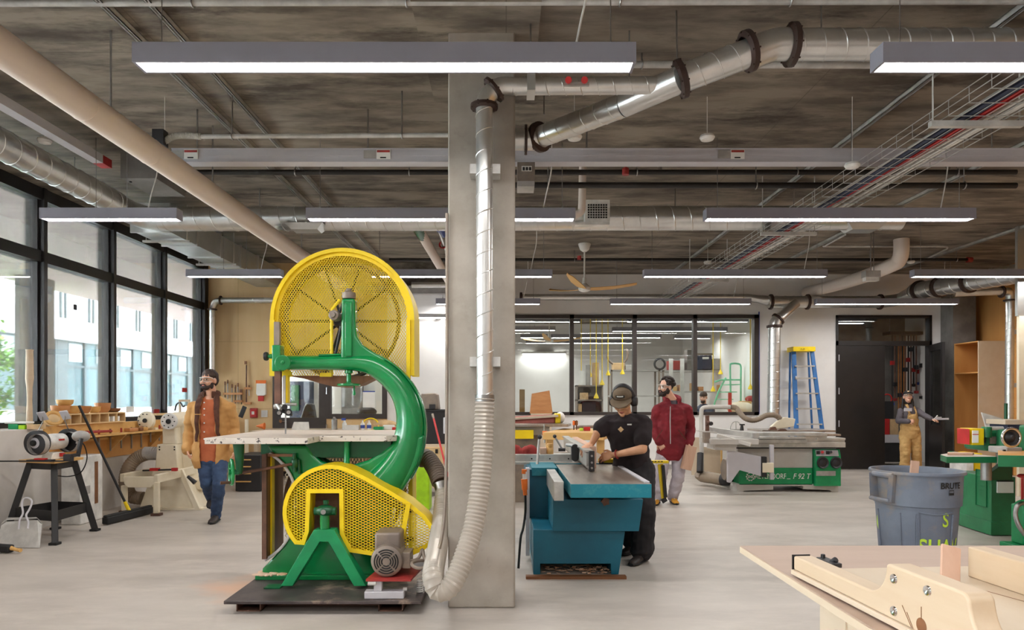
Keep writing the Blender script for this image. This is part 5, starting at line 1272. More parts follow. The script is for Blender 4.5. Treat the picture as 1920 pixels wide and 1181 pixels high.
t = person('woman in tan bib overalls and black cap holding a clamp in the store doorway', J, hd, 'skin_pale', hands, female=True, fwd=V((0, -1, 0)), k=.94)
lc3 = local(J)
mb = MB(); torso(mb, J, .012, .94); arms(mb, J, .012, k=.94); sh = blob('grey_top', mb, 'grey_shirt', t, .008, 3, wrinkle=.006)
MB().box(X(1696, 12.65), X(1710, 12.65), 12.65, 12.67, Z(771, 12.65), Z(765, 12.65)).build('shirt_print', 'light_housing', sh)
mb = MB(); torso(mb, J, .024, .94); legs(mb, J, .022, k=.94, flare=.02, stop=1.03)
blob('overalls', mb, 'overall', t, .008, 3, wrinkle=.012, wscale=(9, 9, 14), thick=.004, drop=lambda p: (p.z > 1.03 and not (lc3(p)[1] > .03 and abs(lc3(p)[0]) < .1 and p.z < 1.12)) and not (p.z > 1.0 and .05 < abs(lc3(p)[0]) < .085))
for s in 'LR': shoe(J, s, t, 'shoe_dark')
mb = MB(); hd.e(mb, (0, -.035, .03), (.082, .085, .09)); hd.e(mb, (0, -.06, -.06), (.08, .05, .1))
for s in (1, -1): cap_(mb, hd.p(s*.074, -.03, .0), P(1702-s*11, 776, 12.74), .024, .026)
cap_(mb, hd.p(0, -.06, -.05), P(1703, 775, 12.92), .07, .05)
blob('hair', mb, 'hair_black', t, .007, 2, wrinkle=.006, wscale=(40, 40, 8))
mb = MB(); hd.e(mb, (0, -.01, .055), (.09, .108, .075)); cp = blob('cap', mb, 'black_plastic', t, .007, 2, drop=lambda p: (hd.I @ p).z < .04)
v = []
for i in range(11):
    th = math.radians(-65+130*i/10); v += [hd.p(math.sin(th)*.088, math.cos(th)*.1, .045), hd.p(math.sin(th)*.1, .03+math.cos(th)*.14, .045), hd.p(math.sin(th)*.1, .03+math.cos(th)*.14, .038)]
MB().add(v, [(3*i, 3*i+1, 3*i+4, 3*i+3) for i in range(10)]+[(3*i+1, 3*i+2, 3*i+5, 3*i+4) for i in range(10)]).build('brim', 'black_plastic', cp)
MB().sph(hd.p(0, .095, .075), .02, 8, 6).build('cap_patch', 'cardboard', cp)
glasses(hd, t)
cl = thing('clamp', 'small silver clamp held out in the hand of the woman in overalls', 'clamp', P(1762, 786, 12.45))
MB().beam(P(1748, 786, 12.46), P(1779, 785, 12.40), .012, .03).cbox(P(1760, 784, 12.44), (.08, .04, .05)).build('clamp_bar', 'light_housing', cl); MB().cyl(P(1752, 786, 12.45), P(1758, 779, 12.45), .012).build('clamp_screw', 'aluminium', cl)

# --- a person in the room behind the long window
d = 15.2
J = Jn(d, root=(1322, 866, d), neck=(1319, 757, d), sL=(1307, 768, d), sR=(1334, 768, d), eL=(1305, 792, d), eR=(1337, 792, d), wL=(1308, 812, d-.1), wR=(1335, 812, d-.1),
       hL=(1313, 812, d), hR=(1327, 812, d), kL=(1312, 840, d), kR=(1328, 840, d), aL=(1312, 862, d), aR=(1328, 862, d), tL=(1311, 864, d-.15), tR=(1329, 864, d-.15))
J['root'] = V((J['root'].x, d, 0))
hd = Head(P(1319, 745, d-.03), math.radians(150), math.radians(-8))
t = person('bearded person in dark beanie and blue-grey top behind the right pane of the inner window', J, hd, 'skin_pale', [(J['wL'], V((.2, -.1, -1)), V((-1, 0, 0)), .5, 1), (J['wR'], V((-.2, -.1, -1)), V((1, 0, 0)), .5, -1)], fwd=V((-.2, -1, 0)))
mb = MB(); torso(mb, J, .03); arms(mb, J, .02); blob('jumper', mb, 'navy', t, .01, 3, wrinkle=.01)
mb = MB(); legs(mb, J, .01); blob('trousers', mb, 'trouser_black', t, .012, 2)
mb = MB(); hd.e(mb, (0, -.01, .05), (.086, .105, .085)); blob('beanie', mb, 'hair_brown', t, .008, 2, drop=lambda p: (hd.I @ p).z < .03)
mb = MB(); hd.e(mb, (0, .055, -.085), (.052, .055, .045)); blob('beard', mb, 'hair_dark', t, .006, 1)
# ------------------------------------------------------------------ jointer
jt = thing('jointer', 'teal cast-iron jointer with grey table, right beside the concrete column', 'jointer', (X(1110, 5.9), 5.9, 0))
d = 5.4
lo = [(1000, 993), (1036, 993), (1172, 996), (1160, 1077), (1146, 1077), (1145, 1057), (1013, 1057), (1013, 1077), (1000, 1077)]
MB().prism(pxpoly(lo, d), 'y', d, d+.02).prism(pxpoly([(1000, 993), (1172, 996), (1163, 1057), (1000, 1057)], d), 'y', d+.02, 7.4).prism(pxpoly([(1000, 1050), (1013, 1050), (1013, 1077), (1000, 1077)], d), 'y', d+.02, 7.4).prism(pxpoly([(1146, 1050), (1160, 1050), (1160, 1077), (1146, 1077)], d), 'y', d+.02, 7.4).build('base_cabinet', 'teal', jt, bevel=.004)
MB().prism(pxpoly([(1037, 936), (1206, 936), (1198, 996), (1036, 996)], 5.34), 'y', 5.34, 7.5).build('upper_cabinet', 'teal', jt, bevel=.004)
MB().box(X(990, 6.0), X(1028, 6.0), 6.0, 7.3, Z(972, 6.0), Z(880, 6.0)).build('motor_cover', 'teal', jt, bevel=.004)
MB().box(X(986, 5.9), X(993, 5.9), 5.9, 6.0, Z(1042, 5.9), Z(878, 5.9)).build('side_plate', 'light_housing', jt)
tz = .797
t1_ = MB().box(.462, 1.038, 4.85, 6.3, tz-.1, tz).build('outfeed_table', ['teal_worn', 'cast_iron'], jt, bevel=.004)
t2_ = MB().box(.462, 1.038, 6.42, 7.75, tz-.1, tz).build('infeed_table', ['teal_worn', 'cast_iron'], jt, bevel=.004)
for o in (t1_, t2_):
    for p in o.data.polygons:
        if p.normal.z > .9: p.material_index = 1
MB().cyl((.5, 6.36, tz-.06), (1.02, 6.36, tz-.06), .055, n=24).build('cutter_head', 'steel', jt)
MB().box(1.0, 1.038, 4.92, 6.3, tz, tz+.008).build('rebate_ledge', 'light_housing', jt)
MB().box(X(996, 6.1), X(1043, 6.1), 5.97, 6.5, tz-.07, tz+.002).build('side_wing', 'teal_worn', jt, bevel=.003)
b = MB().beam((X(1048, 5.05), 5.05, Z(921, 5.05)), (X(1048, 5.05), 6.2, Z(921, 5.05)), .072, .142); b.build('fence_rail', 'aluminium', jt, bevel=.003)
MB().cyl(P(1135, 940, 5.33), P(1135, 940, 5.3), .02).add(*[(lambda q: (q.v, q.f))(MB().prism([(X(1135, 5.3)+(.036 if k % 2 else .026)*math.cos(k*PI/5), Z(940, 5.3)+(.036 if k % 2 else .026)*math.sin(k*PI/5)) for k in range(10)], 'y', 5.285, 5.32))][0]).build('star_knob', 'rust', jt)
# fence
MB().box(.70, .725, 5.67, 7.95, tz+.006, .965).build('fence_plate', 'steel', jt, bevel=.002)
MB().box(.675, .70, 5.70, 7.95, .84, .95).box(.66, .73, 5.7, 7.95, .955, .972).build('fence_extrusion', 'aluminium', jt)
MB().box(.69, .735, 5.64, 5.675, tz+.004, .97).build('fence_end', 'black_plastic', jt, bevel=.003)
b = MB(); 
for z in (.83, .875, .93): b.cyl((.712, 5.63, z), (.712, 5.65, z), .009, n=10)
b.build('end_screw', 'steel', jt)
ov = [(X(1078, 6.3)+.032*math.cos(a), .905+(.05 if math.sin(a) > 0 else -.05)+.03*math.sin(a)) for a in [2*PI*k/24 for k in range(24)]]
MB().prism(ov, 'y', 6.28, 6.36).build('pivot_block', 'black_plastic', jt, bevel=.004)
MB().cyl((X(1072, 6.3), 6.32, .92), (.70, 6.32, .92), .02).cyl((X(1064, 6.35), 6.4, Z(834, 6.4)), (X(1080, 6.3), 6.3, Z(836, 6.3)), .018).build('pivot_arm', 'steel', jt)
MB().box(X(960, 6.6), X(1072, 6.6), 6.55, 6.72, Z(866, 6.6), Z(851, 6.6)).box(X(960, 6.5), X(1078, 6.5), 6.5, 6.75, Z(871, 6.5), Z(866, 6.5)).build('fence_bracket', 'aluminium', jt, bevel=.003)
b = MB()
for px in (997, 1031, 1066): b.cyl(P(px, 860, 6.54), P(px, 860, 6.56), .008, n=8)
b.build('bracket_holes', 'black_ink', jt)
MB().cyl(P(1007, 871, 6.3), P(1011, 824, 6.4), .012).build('clamp_lever', 'steel', jt); MB().sph(P(1012, 819, 6.4), .022).build('lever_ball', 'black_plastic', jt)
MB().cyl(P(1055, 843, 6.5), P(1041, 820, 6.5), .009).build('clamp_lever', 'steel', jt); MB().sph(P(1040, 818, 6.5), .018).cyl(P(1047, 843, 6.5), P(1060, 843, 6.5), .016).build('lever_ball', 'black_plastic', jt)
# bridge guard
gd = thing('bridge_guard', 'yellow and black bridge guard arm reaching past the jointer table towards the operator', 'machine guard', P(1190, 868, 6.4))
MB().box(X(1122, 6.4), X(1180, 6.4), 6.36, 6.42, Z(867, 6.4), Z(860, 6.4)).build('guard_arm', 'yellow_paint', gd, bevel=.002)
MB().box(X(1122, 6.4), X(1130, 6.4), 6.34, 6.36, Z(869, 6.4), Z(858, 6.4)).box(X(1130, 6.4), X(1165, 6.4), 6.352, 6.36, Z(869, 6.4), Z(867, 6.4)).build('arm_tip', 'black_plastic', gd)
MB().box(X(1172, 6.4), X(1215, 6.4), 6.33, 6.43, Z(866, 6.4), Z(861, 6.4)).build('top_plate', 'light_housing', gd)
kb = MB().box(X(1174, 6.4), X(1214, 6.4), 6.34, 6.42, Z(897, 6.4), Z(866, 6.4)).build('guard_box', 'black_plastic', gd, bevel=.004)
MB().box(X(1189, 6.33), X(1206, 6.33), 6.33, 6.342, Z(880, 6.33), Z(877, 6.33)).box(X(1184, 6.33), X(1211, 6.33), 6.33, 6.342, Z(884, 6.33), Z(882, 6.33)).build('printed_label', 'paper', kb)
MB().box(X(1214, 6.4), X(1252, 6.4), 6.36, 6.42, Z(868, 6.4), Z(863, 6.4)).build('guard_arm', 'yellow_paint', gd, bevel=.002)
b = MB()
for px in range(1222, 1246, 6): b.box(X(px, 6.35), X(px+3, 6.35), 6.355, 6.36, Z(866, 6.35), Z(864.5, 6.35))
b.build('scale_marks', 'black_ink', gd)
b = MB().beam(P(1238, 870, 6.4), P(1245, 934, 6.42), .02, .05, up=(1, 0, 0)); b.build('drop_leg', 'yellow_paint', gd)
b = MB().beam(P(1243, 872, 6.38), P(1248, 932, 6.4), .012, .03, up=(1, 0, 0)); b.beam(P(1243, 934, 6.42), P(1247, 941, 6.42), .03, .05, up=(1, 0, 0)); b.build('leg_slide', 'black_plastic', gd)
# things on the jointer
t = thing('wood_board', 'pinkish board standing on edge against the jointer fence under the operator\'s hands', 'wood', (.78, 6.9, tz))
MB().box(.73, .79, 5.95, 7.5, tz+.001, .985).build('board', 'pink_wood', t, bevel=.002)
rg = [P(962+i*3.2, 849-6*math.sin(i*.8+.3)-3*math.sin(i*1.9), 6.62) for i in range(14)]
tag(MB().tube(smoothpts(rg, 3), [(.05, .014)]*40, 10, up=(0, 1, 0)).build('rag', 'red_dull'), 'crumpled red rag lying on the jointer fence bracket', 'cloth')
tag(MB().box(X(1012, 6.62), X(1024, 6.62), 6.56, 6.64, Z(851, 6.6)+.001, Z(839, 6.6)).build('wood_offcut', 'pink_wood', bevel=.002), 'square wood offcut between rag and levers on the jointer', 'wood')
o = MB().lathe([(0, 0), (.034, 0), (.036, .04), (.022, .06), (.03, .085), (.026, .1), (0, .1)], P(1031, 851, 6.62)+V((0, 0, .001)), (0, 0, 1), 18).build('push_block_knob', 'honey_wood')
tag(o, 'turned wooden push knob beside the black lever on the jointer', 'push block')
t = thing('extension_cord', 'red and white power plug with cable hanging by the jointer cabinet', 'plug', P(984, 900, 5.75))
MB().cyl(P(984, 884, 5.75), P(984, 900, 5.75), .02).build('plug_body', 'white_plastic', t); MB().cyl(P(983, 898, 5.75), P(984, 918, 5.75), .028, .024).cyl(P(984, 918, 5.75), P(985, 928, 5.75), .018).cyl(P(983, 880, 5.75), P(983, 888, 5.75), .022).build('plug_sleeve', 'orange', t)
MB().tube(smoothpts([P(985, 927, 5.75), P(985, 960, 5.75), P(981, 990, 5.7), P(976, 1010, 5.65), (X(972, 5.6), 5.6, .01)], 5), .01, 8).build('cable', 'black_rubber', t)
tag(MB().box(X(986, 5.32), X(1174, 5.32), 5.3, 5.36, .0, .022).build('floor_strip', 'walnut'), 'thin brown wooden strip on the floor under the front of the jointer', 'wood')
sh = MB(); rnd = random.Random(8)
for i in range(120):
    x, y = rnd.uniform(X(1016, 5.5), X(1142, 5.5)), rnd.uniform(5.42, 5.62); sh.obox(Matrix.Translation((x, y, .006+rnd.random()*.04)) @ Matrix.Rotation(rnd.random()*6, 4, 'Z') @ Matrix.Rotation(rnd.uniform(-.6, .6), 4, 'X'), (.03, .012, .002))
tag(sh.build('wood_shavings', 'sawdust'), 'pile of pale wood shavings under the jointer cabinet', 'shavings', kind='stuff')

# ------------------------------------------------------------------ sliding table saw
ss = thing('panel_saw', 'grey and green sliding table saw standing before the blue ladder', 'table saw', (X(1475, 10.8), 10.8, 0))
d = 10.3; mg = 'machine_grey'
b = MB().prism(pxpoly([(1381, 907), (1572, 907), (1572, 922.5), (1560, 922.5), (1556, 919), (1506, 917), (1506, 911), (1450, 911), (1450, 918), (1396, 920), (1392, 922.5), (1381, 922.5)], d), 'y', d, d+.75); b.build('base_frame', mg, ss, bevel=.004)
MB().box(X(1384, d), X(1524, d), d+.01, d+.75, Z(878, d), Z(838, d)).build('cabinet_body', mg, ss, bevel=.004)
gp = MB().box(X(1386, d), X(1523.6, d), d, d+.74, Z(909, d), Z(877, d)).build('green_panel', 'green_face', ss, bevel=.003)
rc = MB().prism([(10.22, Z(910, d)), (10.22, Z(856, d)), (10.26, Z(842, d)), (11.0, Z(842, d)), (11.0, Z(910, d))], 'x', X(1525, d), X(1572, d)).build('control_cabinet', 'green_face', ss, bevel=.004)
MB().prism([(10.215, Z(854, d)), (10.248, Z(843.5, d)), (10.254, Z(843.5, d)), (10.221, Z(854, d))], 'x', X(1530, 10.23), X(1572, 10.23)).build('control_panel', 'light_housing', rc)
b = MB()
for px in (1534, 1552): b.cbox(P(px, 848.5, 10.22), (.05, .01, .05))
b.cyl(P(1558, 847.5, 10.22), P(1558, 847.5, 10.19), .02); b.build('switch', 'black_plastic', rc)
MB().cyl(P(1542, 847.5, 10.22), P(1542, 847.5, 10.19), .022).build('stop_button', 'red', rc)
for px in (1541, 1566):
    MB().lathe([(0, 0), (.03, 0), (.05, .02), (.082, .012), (.09, .03), (.08, .055), (.06, .04), (.03, .05), (0, .05)], P(px, 867, 10.215), (0, -1, 0), 28).build('handwheel', 'black_plastic', rc)
MB().box(X(1531, 10.21), X(1567, 10.21), 10.212, 10.22, Z(892, 10.21), Z(883, 10.21)).build('vent_plate', 'clear_grey', rc)
text('lettering', 'ALTENDORF', .115, P(1444.5, 893.2, 10.297), 'white_ink', gp, sx=.73)
MB().box(X(1475.5, 10.297), X(1482, 10.297), 10.296, 10.3, Z(898.2, 10.297), Z(897.2, 10.297)).build('lettering', 'white_ink', gp)
text('lettering', 'F 92 T', .115, P(1502.5, 893.2, 10.297), 'white_ink', gp, shear=.25, bold=.0012, sx=.86)
c = P(1407, 893.5, 10.296); b = MB().torus(c, (0, 1, 0), .055, .004, 28, 4)
for k in range(10): a = 2*PI*k/10; b.cbox(c+V((math.cos(a)*.062, 0, math.sin(a)*.062)), (.014, .006, .014))
for s in (1, -1):
    q = [c+V((-.042, 0, s*.03)), c+V((-.018, 0, -s*.022)), c+V((0, 0, s*.012)), c+V((.018, 0, -s*.022)), c+V((.042, 0, s*.03))]
    for i in range(4): b.beam(q[i], q[i+1], .004, .007)
b.build('emblem', 'white_ink', gp)
# rail, sliding table, outrigger
MB().box(X(1377, d), X(1578, d), d-.12, d+.1, Z(838.5, d-.1), Z(829, d-.1)).box(X(1377, d), X(1578, d), d-.1, d+.08, Z(829, d-.1), Z(825, d-.1)).box(X(1525, d), X(1578, d), d-.12, d+.1, Z(825, d-.1), Z(821, d-.1)).build('slide_rail', 'aluminium', ss, bevel=.003)
MB().box(X(1377, d), X(1575, d), d-.09, d+.05, Z(841, d-.1), Z(838.5, d-.1)).build('rail_gap', 'black_plastic', ss)
MB().box(X(1412, d), X(1505, d), d-.16, d+.22, Z(830, d-.1), Z(823, d-.1)).box(X(1415, d), X(1500, d), d-.2, d-.1, Z(822, d-.1), Z(818, d-.1)).box(X(1400, d), X(1540, d), d-.14, d+.26, Z(817, d-.1), Z(811, d-.1)).box(X(1505, d), X(1545, d), d-.1, d+.2, Z(825, d-.1), Z(813, d-.1)).build('sliding_table', 'aluminium', ss, bevel=.003)
MB().box(X(1385, 11), X(1560, 11), 10.7, 11.6, Z(812, 11.0)-.03, Z(812, 11.0)).box(X(1425, 11.4), X(1562, 11.4), 11.3, 12.0, Z(806, 11.4)-.03, Z(806, 11.4)).build('saw_table', 'cast_iron', ss, bevel=.003)
MB().beam(P(1330, 805, 10.2), P(1420, 817, 9.95), .07, .075).build('crosscut_fence', 'aluminium', ss, bevel=.003)
MB().box(X(1411, 9.93), X(1421, 9.93), 9.915, 9.945, Z(821, 9.93), Z(812, 9.93)).build('fence_profile', 'clear_grey', ss)
b = MB().beam(P(1322, 826, 10.1), P(1410, 826, 10.1), .55, .08).beam(P(1345, 816, 10.0), P(1408, 834, 9.8), .1, .05).beam(P(1306, 807, 10.2), P(1340, 811, 10.2), .25, .02); b.build('outrigger_table', mg, ss, bevel=.004)
MB().box(X(1319, 9.95), X(1330, 9.95), 9.9, 10.0, Z(830, 9.95), Z(810, 9.95)).build('fence_stop', 'motor_grey', ss, bevel=.004)
MB().beam(P(1333, 835, 10.1), P(1372, 838, 10.1), .4, .1).build('outrigger_arm', mg, ss)
sw = [(1364, 843), (1427, 856), (1427, 893), (1386, 881), (1369, 905), (1364, 904)]
MB().prism(pxpoly(sw, 9.95), 'y', 9.93, 9.99).build('swing_arm', 'light_housing', ss, bevel=.003)
MB().box(X(1426, 9.95), X(1436, 9.95), 9.91, 10.0, Z(894, 9.95), Z(856, 9.95)).build('arm_end_cap', 'black_plastic', ss, bevel=.003)
MB().box(X(1430, 9.9), X(1451, 9.9), 9.9, 9.98, Z(886, 9.9), Z(868, 9.9)).build('arm_slide', 'cream_enamel', ss, bevel=.004)
MB().box(X(1443.5, 9.95), X(1450.5, 9.95), 9.93, 9.98, Z(899, 9.95), Z(834, 9.95)).build('support_post', 'light_housing', ss, bevel=.003)
MB().lathe([(0, -.04), (.16, -.04), (.17, 0), (.16, .04), (0, .04)], P(1362, 880, 10.4), (1, 0, 0), 32).build('handwheel', 'motor_grey', ss)
# clamp, protractor
MB().cyl(P(1326, 808, 10.1), P(1326, 779, 10.1), .03, n=14).cyl(P(1324, 793, 10.05), P(1330, 793, 10.05), .035).build('hold_down_post', 'rust', ss)
MB().cyl(P(1331, 794, 10.05), P(1334, 794, 10.0), .03, n=6).build('clamp_knob', 'black_plastic', ss)
MB().cyl(P(1391, 807, 10.1), P(1391, 797, 10.1), .03, .02, n=10).beam(P(1387, 796, 10.1), P(1396, 796, 10.1), .03, .02).build('clamp_knob', 'black_plastic', ss)
pr = MB()
a_ = [P(1380+11*math.cos(math.radians(q)), 805-15*math.sin(math.radians(q)), 10.3) for q in range(0, 181, 12)]
pr.tube(a_, .008, 6).beam(P(1380, 805, 10.3), P(1380, 790, 10.3), .01, .012).beam(P(1369, 805, 10.3), P(1391, 805, 10.3), .01, .012).box(X(1369, 10.3), X(1391, 10.3), 10.29, 10.31, Z(812, 10.3), Z(805, 10.3)); pr.build('angle_scale', 'aluminium', ss)
# overhead suction guard
MB().tube(smoothpts([P(1316, 882, 11.2), P(1315, 800, 11.2), P(1315, 774, 11.2), P(1317, 766, 11.2), P(1325, 763.5, 11.2), P(1345, 763, 11.2), P(1369, 763, 11.2)], 5), .035, 14).build('suction_arm', mg, ss)
hose([P(1370, 763, 11.2), P(1380, 765, 11.2), P(1387, 774, 11.15), P(1397, 784, 11.1), P(1411, 788, 11.1), P(1424, 785, 11.1), P(1436, 779, 11.1), P(1450, 778, 11.1), P(1458, 781, 11.1), P(1463, 786, 11.1)], .04, .03, 14, .005).build('suction_hose', 'hose_brown', ss)
MB().prism(pxpoly([(1462, 785), (1470, 782), (1490, 785), (1487, 800), (1460, 804), (1447, 806), (1444, 800)], 11.1), 'y', 11.06, 11.14).build('blade_guard', 'cream_enamel', ss, bevel=.01)
MB().prism(pxpoly([(1440, 806), (1444, 801), (1452, 800), (1455, 806)], 11.05), 'y', 11.0, 11.05).prism(pxpoly([(1457, 807), (1462, 804), (1470, 804), (1475, 807)], 11.0), 'y', 10.95, 11.0).build('guard_shoe', 'rust', ss)
MB().cyl(P(1312, 885, 11.0), P(1313, 850, 11.15), .05).build('hose_cuff', 'black_plastic', ss)
MB().box(X(1309, 11.2), X(1319, 11.2), 11.17, 11.23, Z(852, 11.2), Z(848, 11.2)).build('cuff_clamp', 'clear_grey', ss)
t = thing('dust_hose', 'cream flexible dust hose lying on the floor left of the sliding saw', 'hose', P(1335, 900, 10.6))
hose([P(1312, 888, 11.1), P(1316, 893, 11.1), P(1335, 896, 10.9), P(1356, 900, 10.7)], .085, .05, 16, .008).build('ribbed_hose', 'hose_brown', t); MB().tube(smoothpts([P(1354, 899, 10.72), P(1364, 899, 10.65), P(1368, 893, 10.65)], 4), .095, 14).build('hose_cuff', 'black_plastic', t)
for i, (a, b_, y0, y1, dd, m, l) in enumerate(((1318, 1354, 838, 882, 11.9, 'birch', 'pale plywood sheet leaning behind the arm of the sliding saw'), (1352, 1362, 838, 880, 11.6, 'honey_wood', 'narrow yellow board standing behind the sliding saw arm'), (1297, 1312, 820, 882, 12.6, 'birch', 'cream upright panel between the man with the block and the suction arm'))):
    tag(MB().box(X(a, dd), X(b_, dd), dd, dd+.03, 0, Z(y0, dd)).build('plywood_sheet', m), l, 'wood')
# ------------------------------------------------------------------ left side: grinder, lathe, bench
def simple(mb, name, m, label, cat, group=None, **k):
    return tag(mb.build(name, m, **k), label, cat, group)
st = thing('grinder_stand', 'black steel four-legged stand with a plywood top under the bench grinder', 'stand', (-4.62, 6.95, 0))
feet = [(-4.33, 6.56), (-4.36, 7.25), (-4.84, 7.34), (-4.99, 6.80)]; zt_ = .765
cxs = sum(f[0] for f in feet)/4; cys = sum(f[1] for f in feet)/4
tops = [(cxs+(f[0]-cxs)*.48, cys+(f[1]-cys)*.48) for f in feet]
for f, tq in zip(feet, tops):
    o = MB().beam((*f, .012), (*tq, zt_), .055, .055).build('leg', 'black_paint', st, bevel=.004)
    MB().cbox((f[0], f[1], .012), (.08, .08, .024)).build('foot', 'black_rubber', o, bevel=.004)
for i in range(4):
    j = (i+1) % 4; a = V((*feet[i], 0)).lerp(V((*tops[i], zt_)), .34); b_ = V((*feet[j], 0)).lerp(V((*tops[j], zt_)), .34)
    MB().beam(a, b_, .008, .1).build('stretcher', 'black_paint', st)
    a = V((*feet[i], 0)).lerp(V((*tops[i], zt_)), .95); b_ = V((*feet[j], 0)).lerp(V((*tops[j], zt_)), .95); MB().beam(a, b_, .008, .06).build('top_rail', 'black_paint', st)
MB().prism([(cxs+(f[0]-cxs)*.72, cys+(f[1]-cys)*.72) for f in feet], 'z', zt_, zt_+.026).build('stand_top', 'honey_wood', st, bevel=.003)
gz = zt_+.026
gr = thing('bench_grinder', 'white bench grinder with black wheel guards on the black stand', 'bench grinder', (-4.62, 6.95, gz))
ax = V((.12, .99, 0)).normalized(); gc = V((X(98, 6.9), 6.92, Z(828, 6.9)))
MB().lathe([(0, -.13), (.06, -.13), (.078, -.11), (.082, 0), (.078, .11), (.06, .13), (0, .13)], gc, ax, 32).build('motor_housing', 'white_plastic', gr)
MB().prism([(-.1, 0), (.1, 0), (.07, .07), (-.07, .07)], 'y', -.06, .06).xf(Matrix.Translation((gc.x, gc.y, gz+.001)) @ Matrix.Rotation(1.45, 4, 'Z')).build('base', 'white_plastic', gr, bevel=.008)
MB().cbox(V((gc.x+.075, gc.y+.02, gz+.045)), (.03, .05, .035)).build('switch', 'red', gr, bevel=.004)
MB().obox(Matrix.Translation(gc+V((.081, .0, .02))) @ Matrix.Rotation(1.45, 4, 'Z'), (.07, .012, .016)).build('badge', 'red', gr)
for s in (-1, 1):
    c = gc+ax*s*.205
    g_ = MB().lathe([(0, -.035), (.118, -.035), (.122, -.03), (.122, .03), (.118, .035), (0, .035)], c, ax, 36).build('wheel_guard', 'black_plastic', gr)
    MB().lathe([(.07, .02), (.05, .037), (.03, .045), (0, .05)], c, ax*s, 24).build('guard_hub', 'light_housing', g_)
    MB().lathe([(.03, 0), (.03, .06), (.02, .07), (0, .07)], c, ax*s, 16).build('arbor_nut', 'black_rubber', g_)
    MB().lathe([(.1, -.028), (.1, .028)], c+V((.05, -.06, -.01)), ax, 24).build('grinding_wheel', 'clear_grey', gr)
    sh = P(80 if s < 0 else 122, 780 if s < 0 else 778, 6.85)
    MB().tube([c+V((0, 0, .1)), sh+V((-.0, 0, -.06)), sh], .005, 6).build('shield_stem', 'steel', gr)
    MB().obox(Matrix.Translation(sh) @ Matrix.Rotation(-.15, 4, 'Y') @ Matrix.Rotation(.5, 4, 'X'), (.085, .012, .1)).build('eye_shield', 'light_housing', gr, bevel=.006)
b = MB().beam((-5.0, 6.62, gz+.006), (X(122, 6.66), 6.64, gz+.006), .03, .012); b.build('tool_rest_bar', 'black_paint', gr)
b = MB().cbox((X(74, 6.6), 6.62, gz+.012), (.24, .07, .02)).cbox((X(131, 6.7), 6.68, gz+.035), (.07, .06, .07)).beam((X(131, 6.7), 6.68, gz+.05), (X(147, 6.75), 6.75, gz+.06), .04, .03).beam((X(146, 6.75), 6.75, gz+.04), (X(149, 6.75), 6.78, Z(822, 6.75)), .03, .03)
b.build('sharpening_jig', 'black_plastic', gr, bevel=.003)
MB().cbox((X(70, 6.55), 6.6, gz+.03), (.1, .05, .014)).build('red_rest', 'red', gr)
cb = [P(146, 825, 6.85), P(158, 835, 6.9), P(163, 860, 7.0), P(152, 885, 7.0), P(130, 893, 7.1), P(108, 892, 7.3)]
MB().tube(smoothpts(cb, 6), .006, 6).build('power_cord', 'black_rubber', gr)
simple(MB().sph(P(152, 818, 6.95), (.09, .06, .06), 14, 8).cyl(P(150, 825, 6.95), P(148, 832, 6.95), .03), 'plastic_bag', 'clear_grey', 'crumpled translucent bag hanging at the right end of the bench grinder', 'bag')
# white cabinet on the floor behind
cb_ = thing('white_cabinet', 'white metal cabinet on the floor behind the grinder stand', 'cabinet', (-4.82, 7.8, 0))
MB().box(-4.94, -4.72, 7.58, 8.0, 0, .76).build('body', 'white_plastic', cb_, bevel=.012)
MB().box(-4.722, -4.715, 7.84, 7.9, .2, .68).build('dark_slot', 'walnut', cb_); MB().box(-4.722, -4.715, 7.65, 7.75, .33, .42).build('latch', 'clear_grey', cb_)
# dustpan, brush, broom
dp = thing('dustpan', 'grey metal dustpan standing on its edge before the grinder stand', 'dustpan', (X(40, 6.4), 6.4, 0))
pp = [P(-6, 1030, 6.42), P(2, 985, 6.5), P(12, 978, 6.52), P(70, 975, 6.5), P(78, 983, 6.5), P(73, 1027, 6.4)]
for q in pp: q.z = max(q.z, .004)
b = MB().add(pp+[q+V((.0, .012, .0)) for q in pp], [(0, 1, 2, 3, 4, 5), (11, 10, 9, 8, 7, 6)]+[(i, i+6, (i+1) % 6+6, (i+1) % 6) for i in range(6)])
b.add([P(2, 983, 6.5), P(12, 975, 6.52), P(70, 972, 6.5), P(78, 980, 6.5), P(76, 976, 6.66), P(68, 969, 6.68), P(14, 970, 6.68), P(4, 979, 6.66)], [(0, 1, 6, 7), (1, 2, 5, 6), (2, 3, 4, 5)])
b.build('pan', 'zinc', dp, smooth=False)
MB().tube(smoothpts([P(35, 992, 6.38), P(37, 975, 6.4), P(43, 962, 6.45), P(41, 945, 6.48), P(45, 935, 6.5), P(54, 934, 6.5), P(60, 941, 6.48), P(55, 955, 6.45), P(49, 966, 6.42), P(53, 978, 6.4), P(52, 991, 6.38)], 5), .009, 8).build('handle', 'light_housing', dp)
br = thing('hand_brush', 'black hand brush with wooden handle on the floor at the left edge', 'brush', (X(15, 6.2), 6.2, 0))
MB().beam((X(-40, 6.25), 6.25, .05), (X(22, 6.2), 6.2, .04), .07, .07).build('bristles', 'black_rubber', br, bevel=.015); MB().tube([(X(18, 6.2), 6.2, .05), (X(30, 6.19), 6.19, .035), (X(39, 6.18), 6.18, .03)], [.022, .014, .018], 12).build('handle', 'honey_wood', br)
bm_ = thing('push_broom', 'push broom with black bristles and yellow ferrule leaning against the tool bench', 'broom', (-4.38, 7.95, 0))
h0, h1 = V((-4.44, 7.56, .05)), V((-4.33, 8.33, .05))
MB().beam(h0, h1, .075, .08).beam(h0+V((0, 0, .045)), h1+V((0, 0, .045)), .05, .03).build('bristles', 'black_rubber', bm_, bevel=.012)
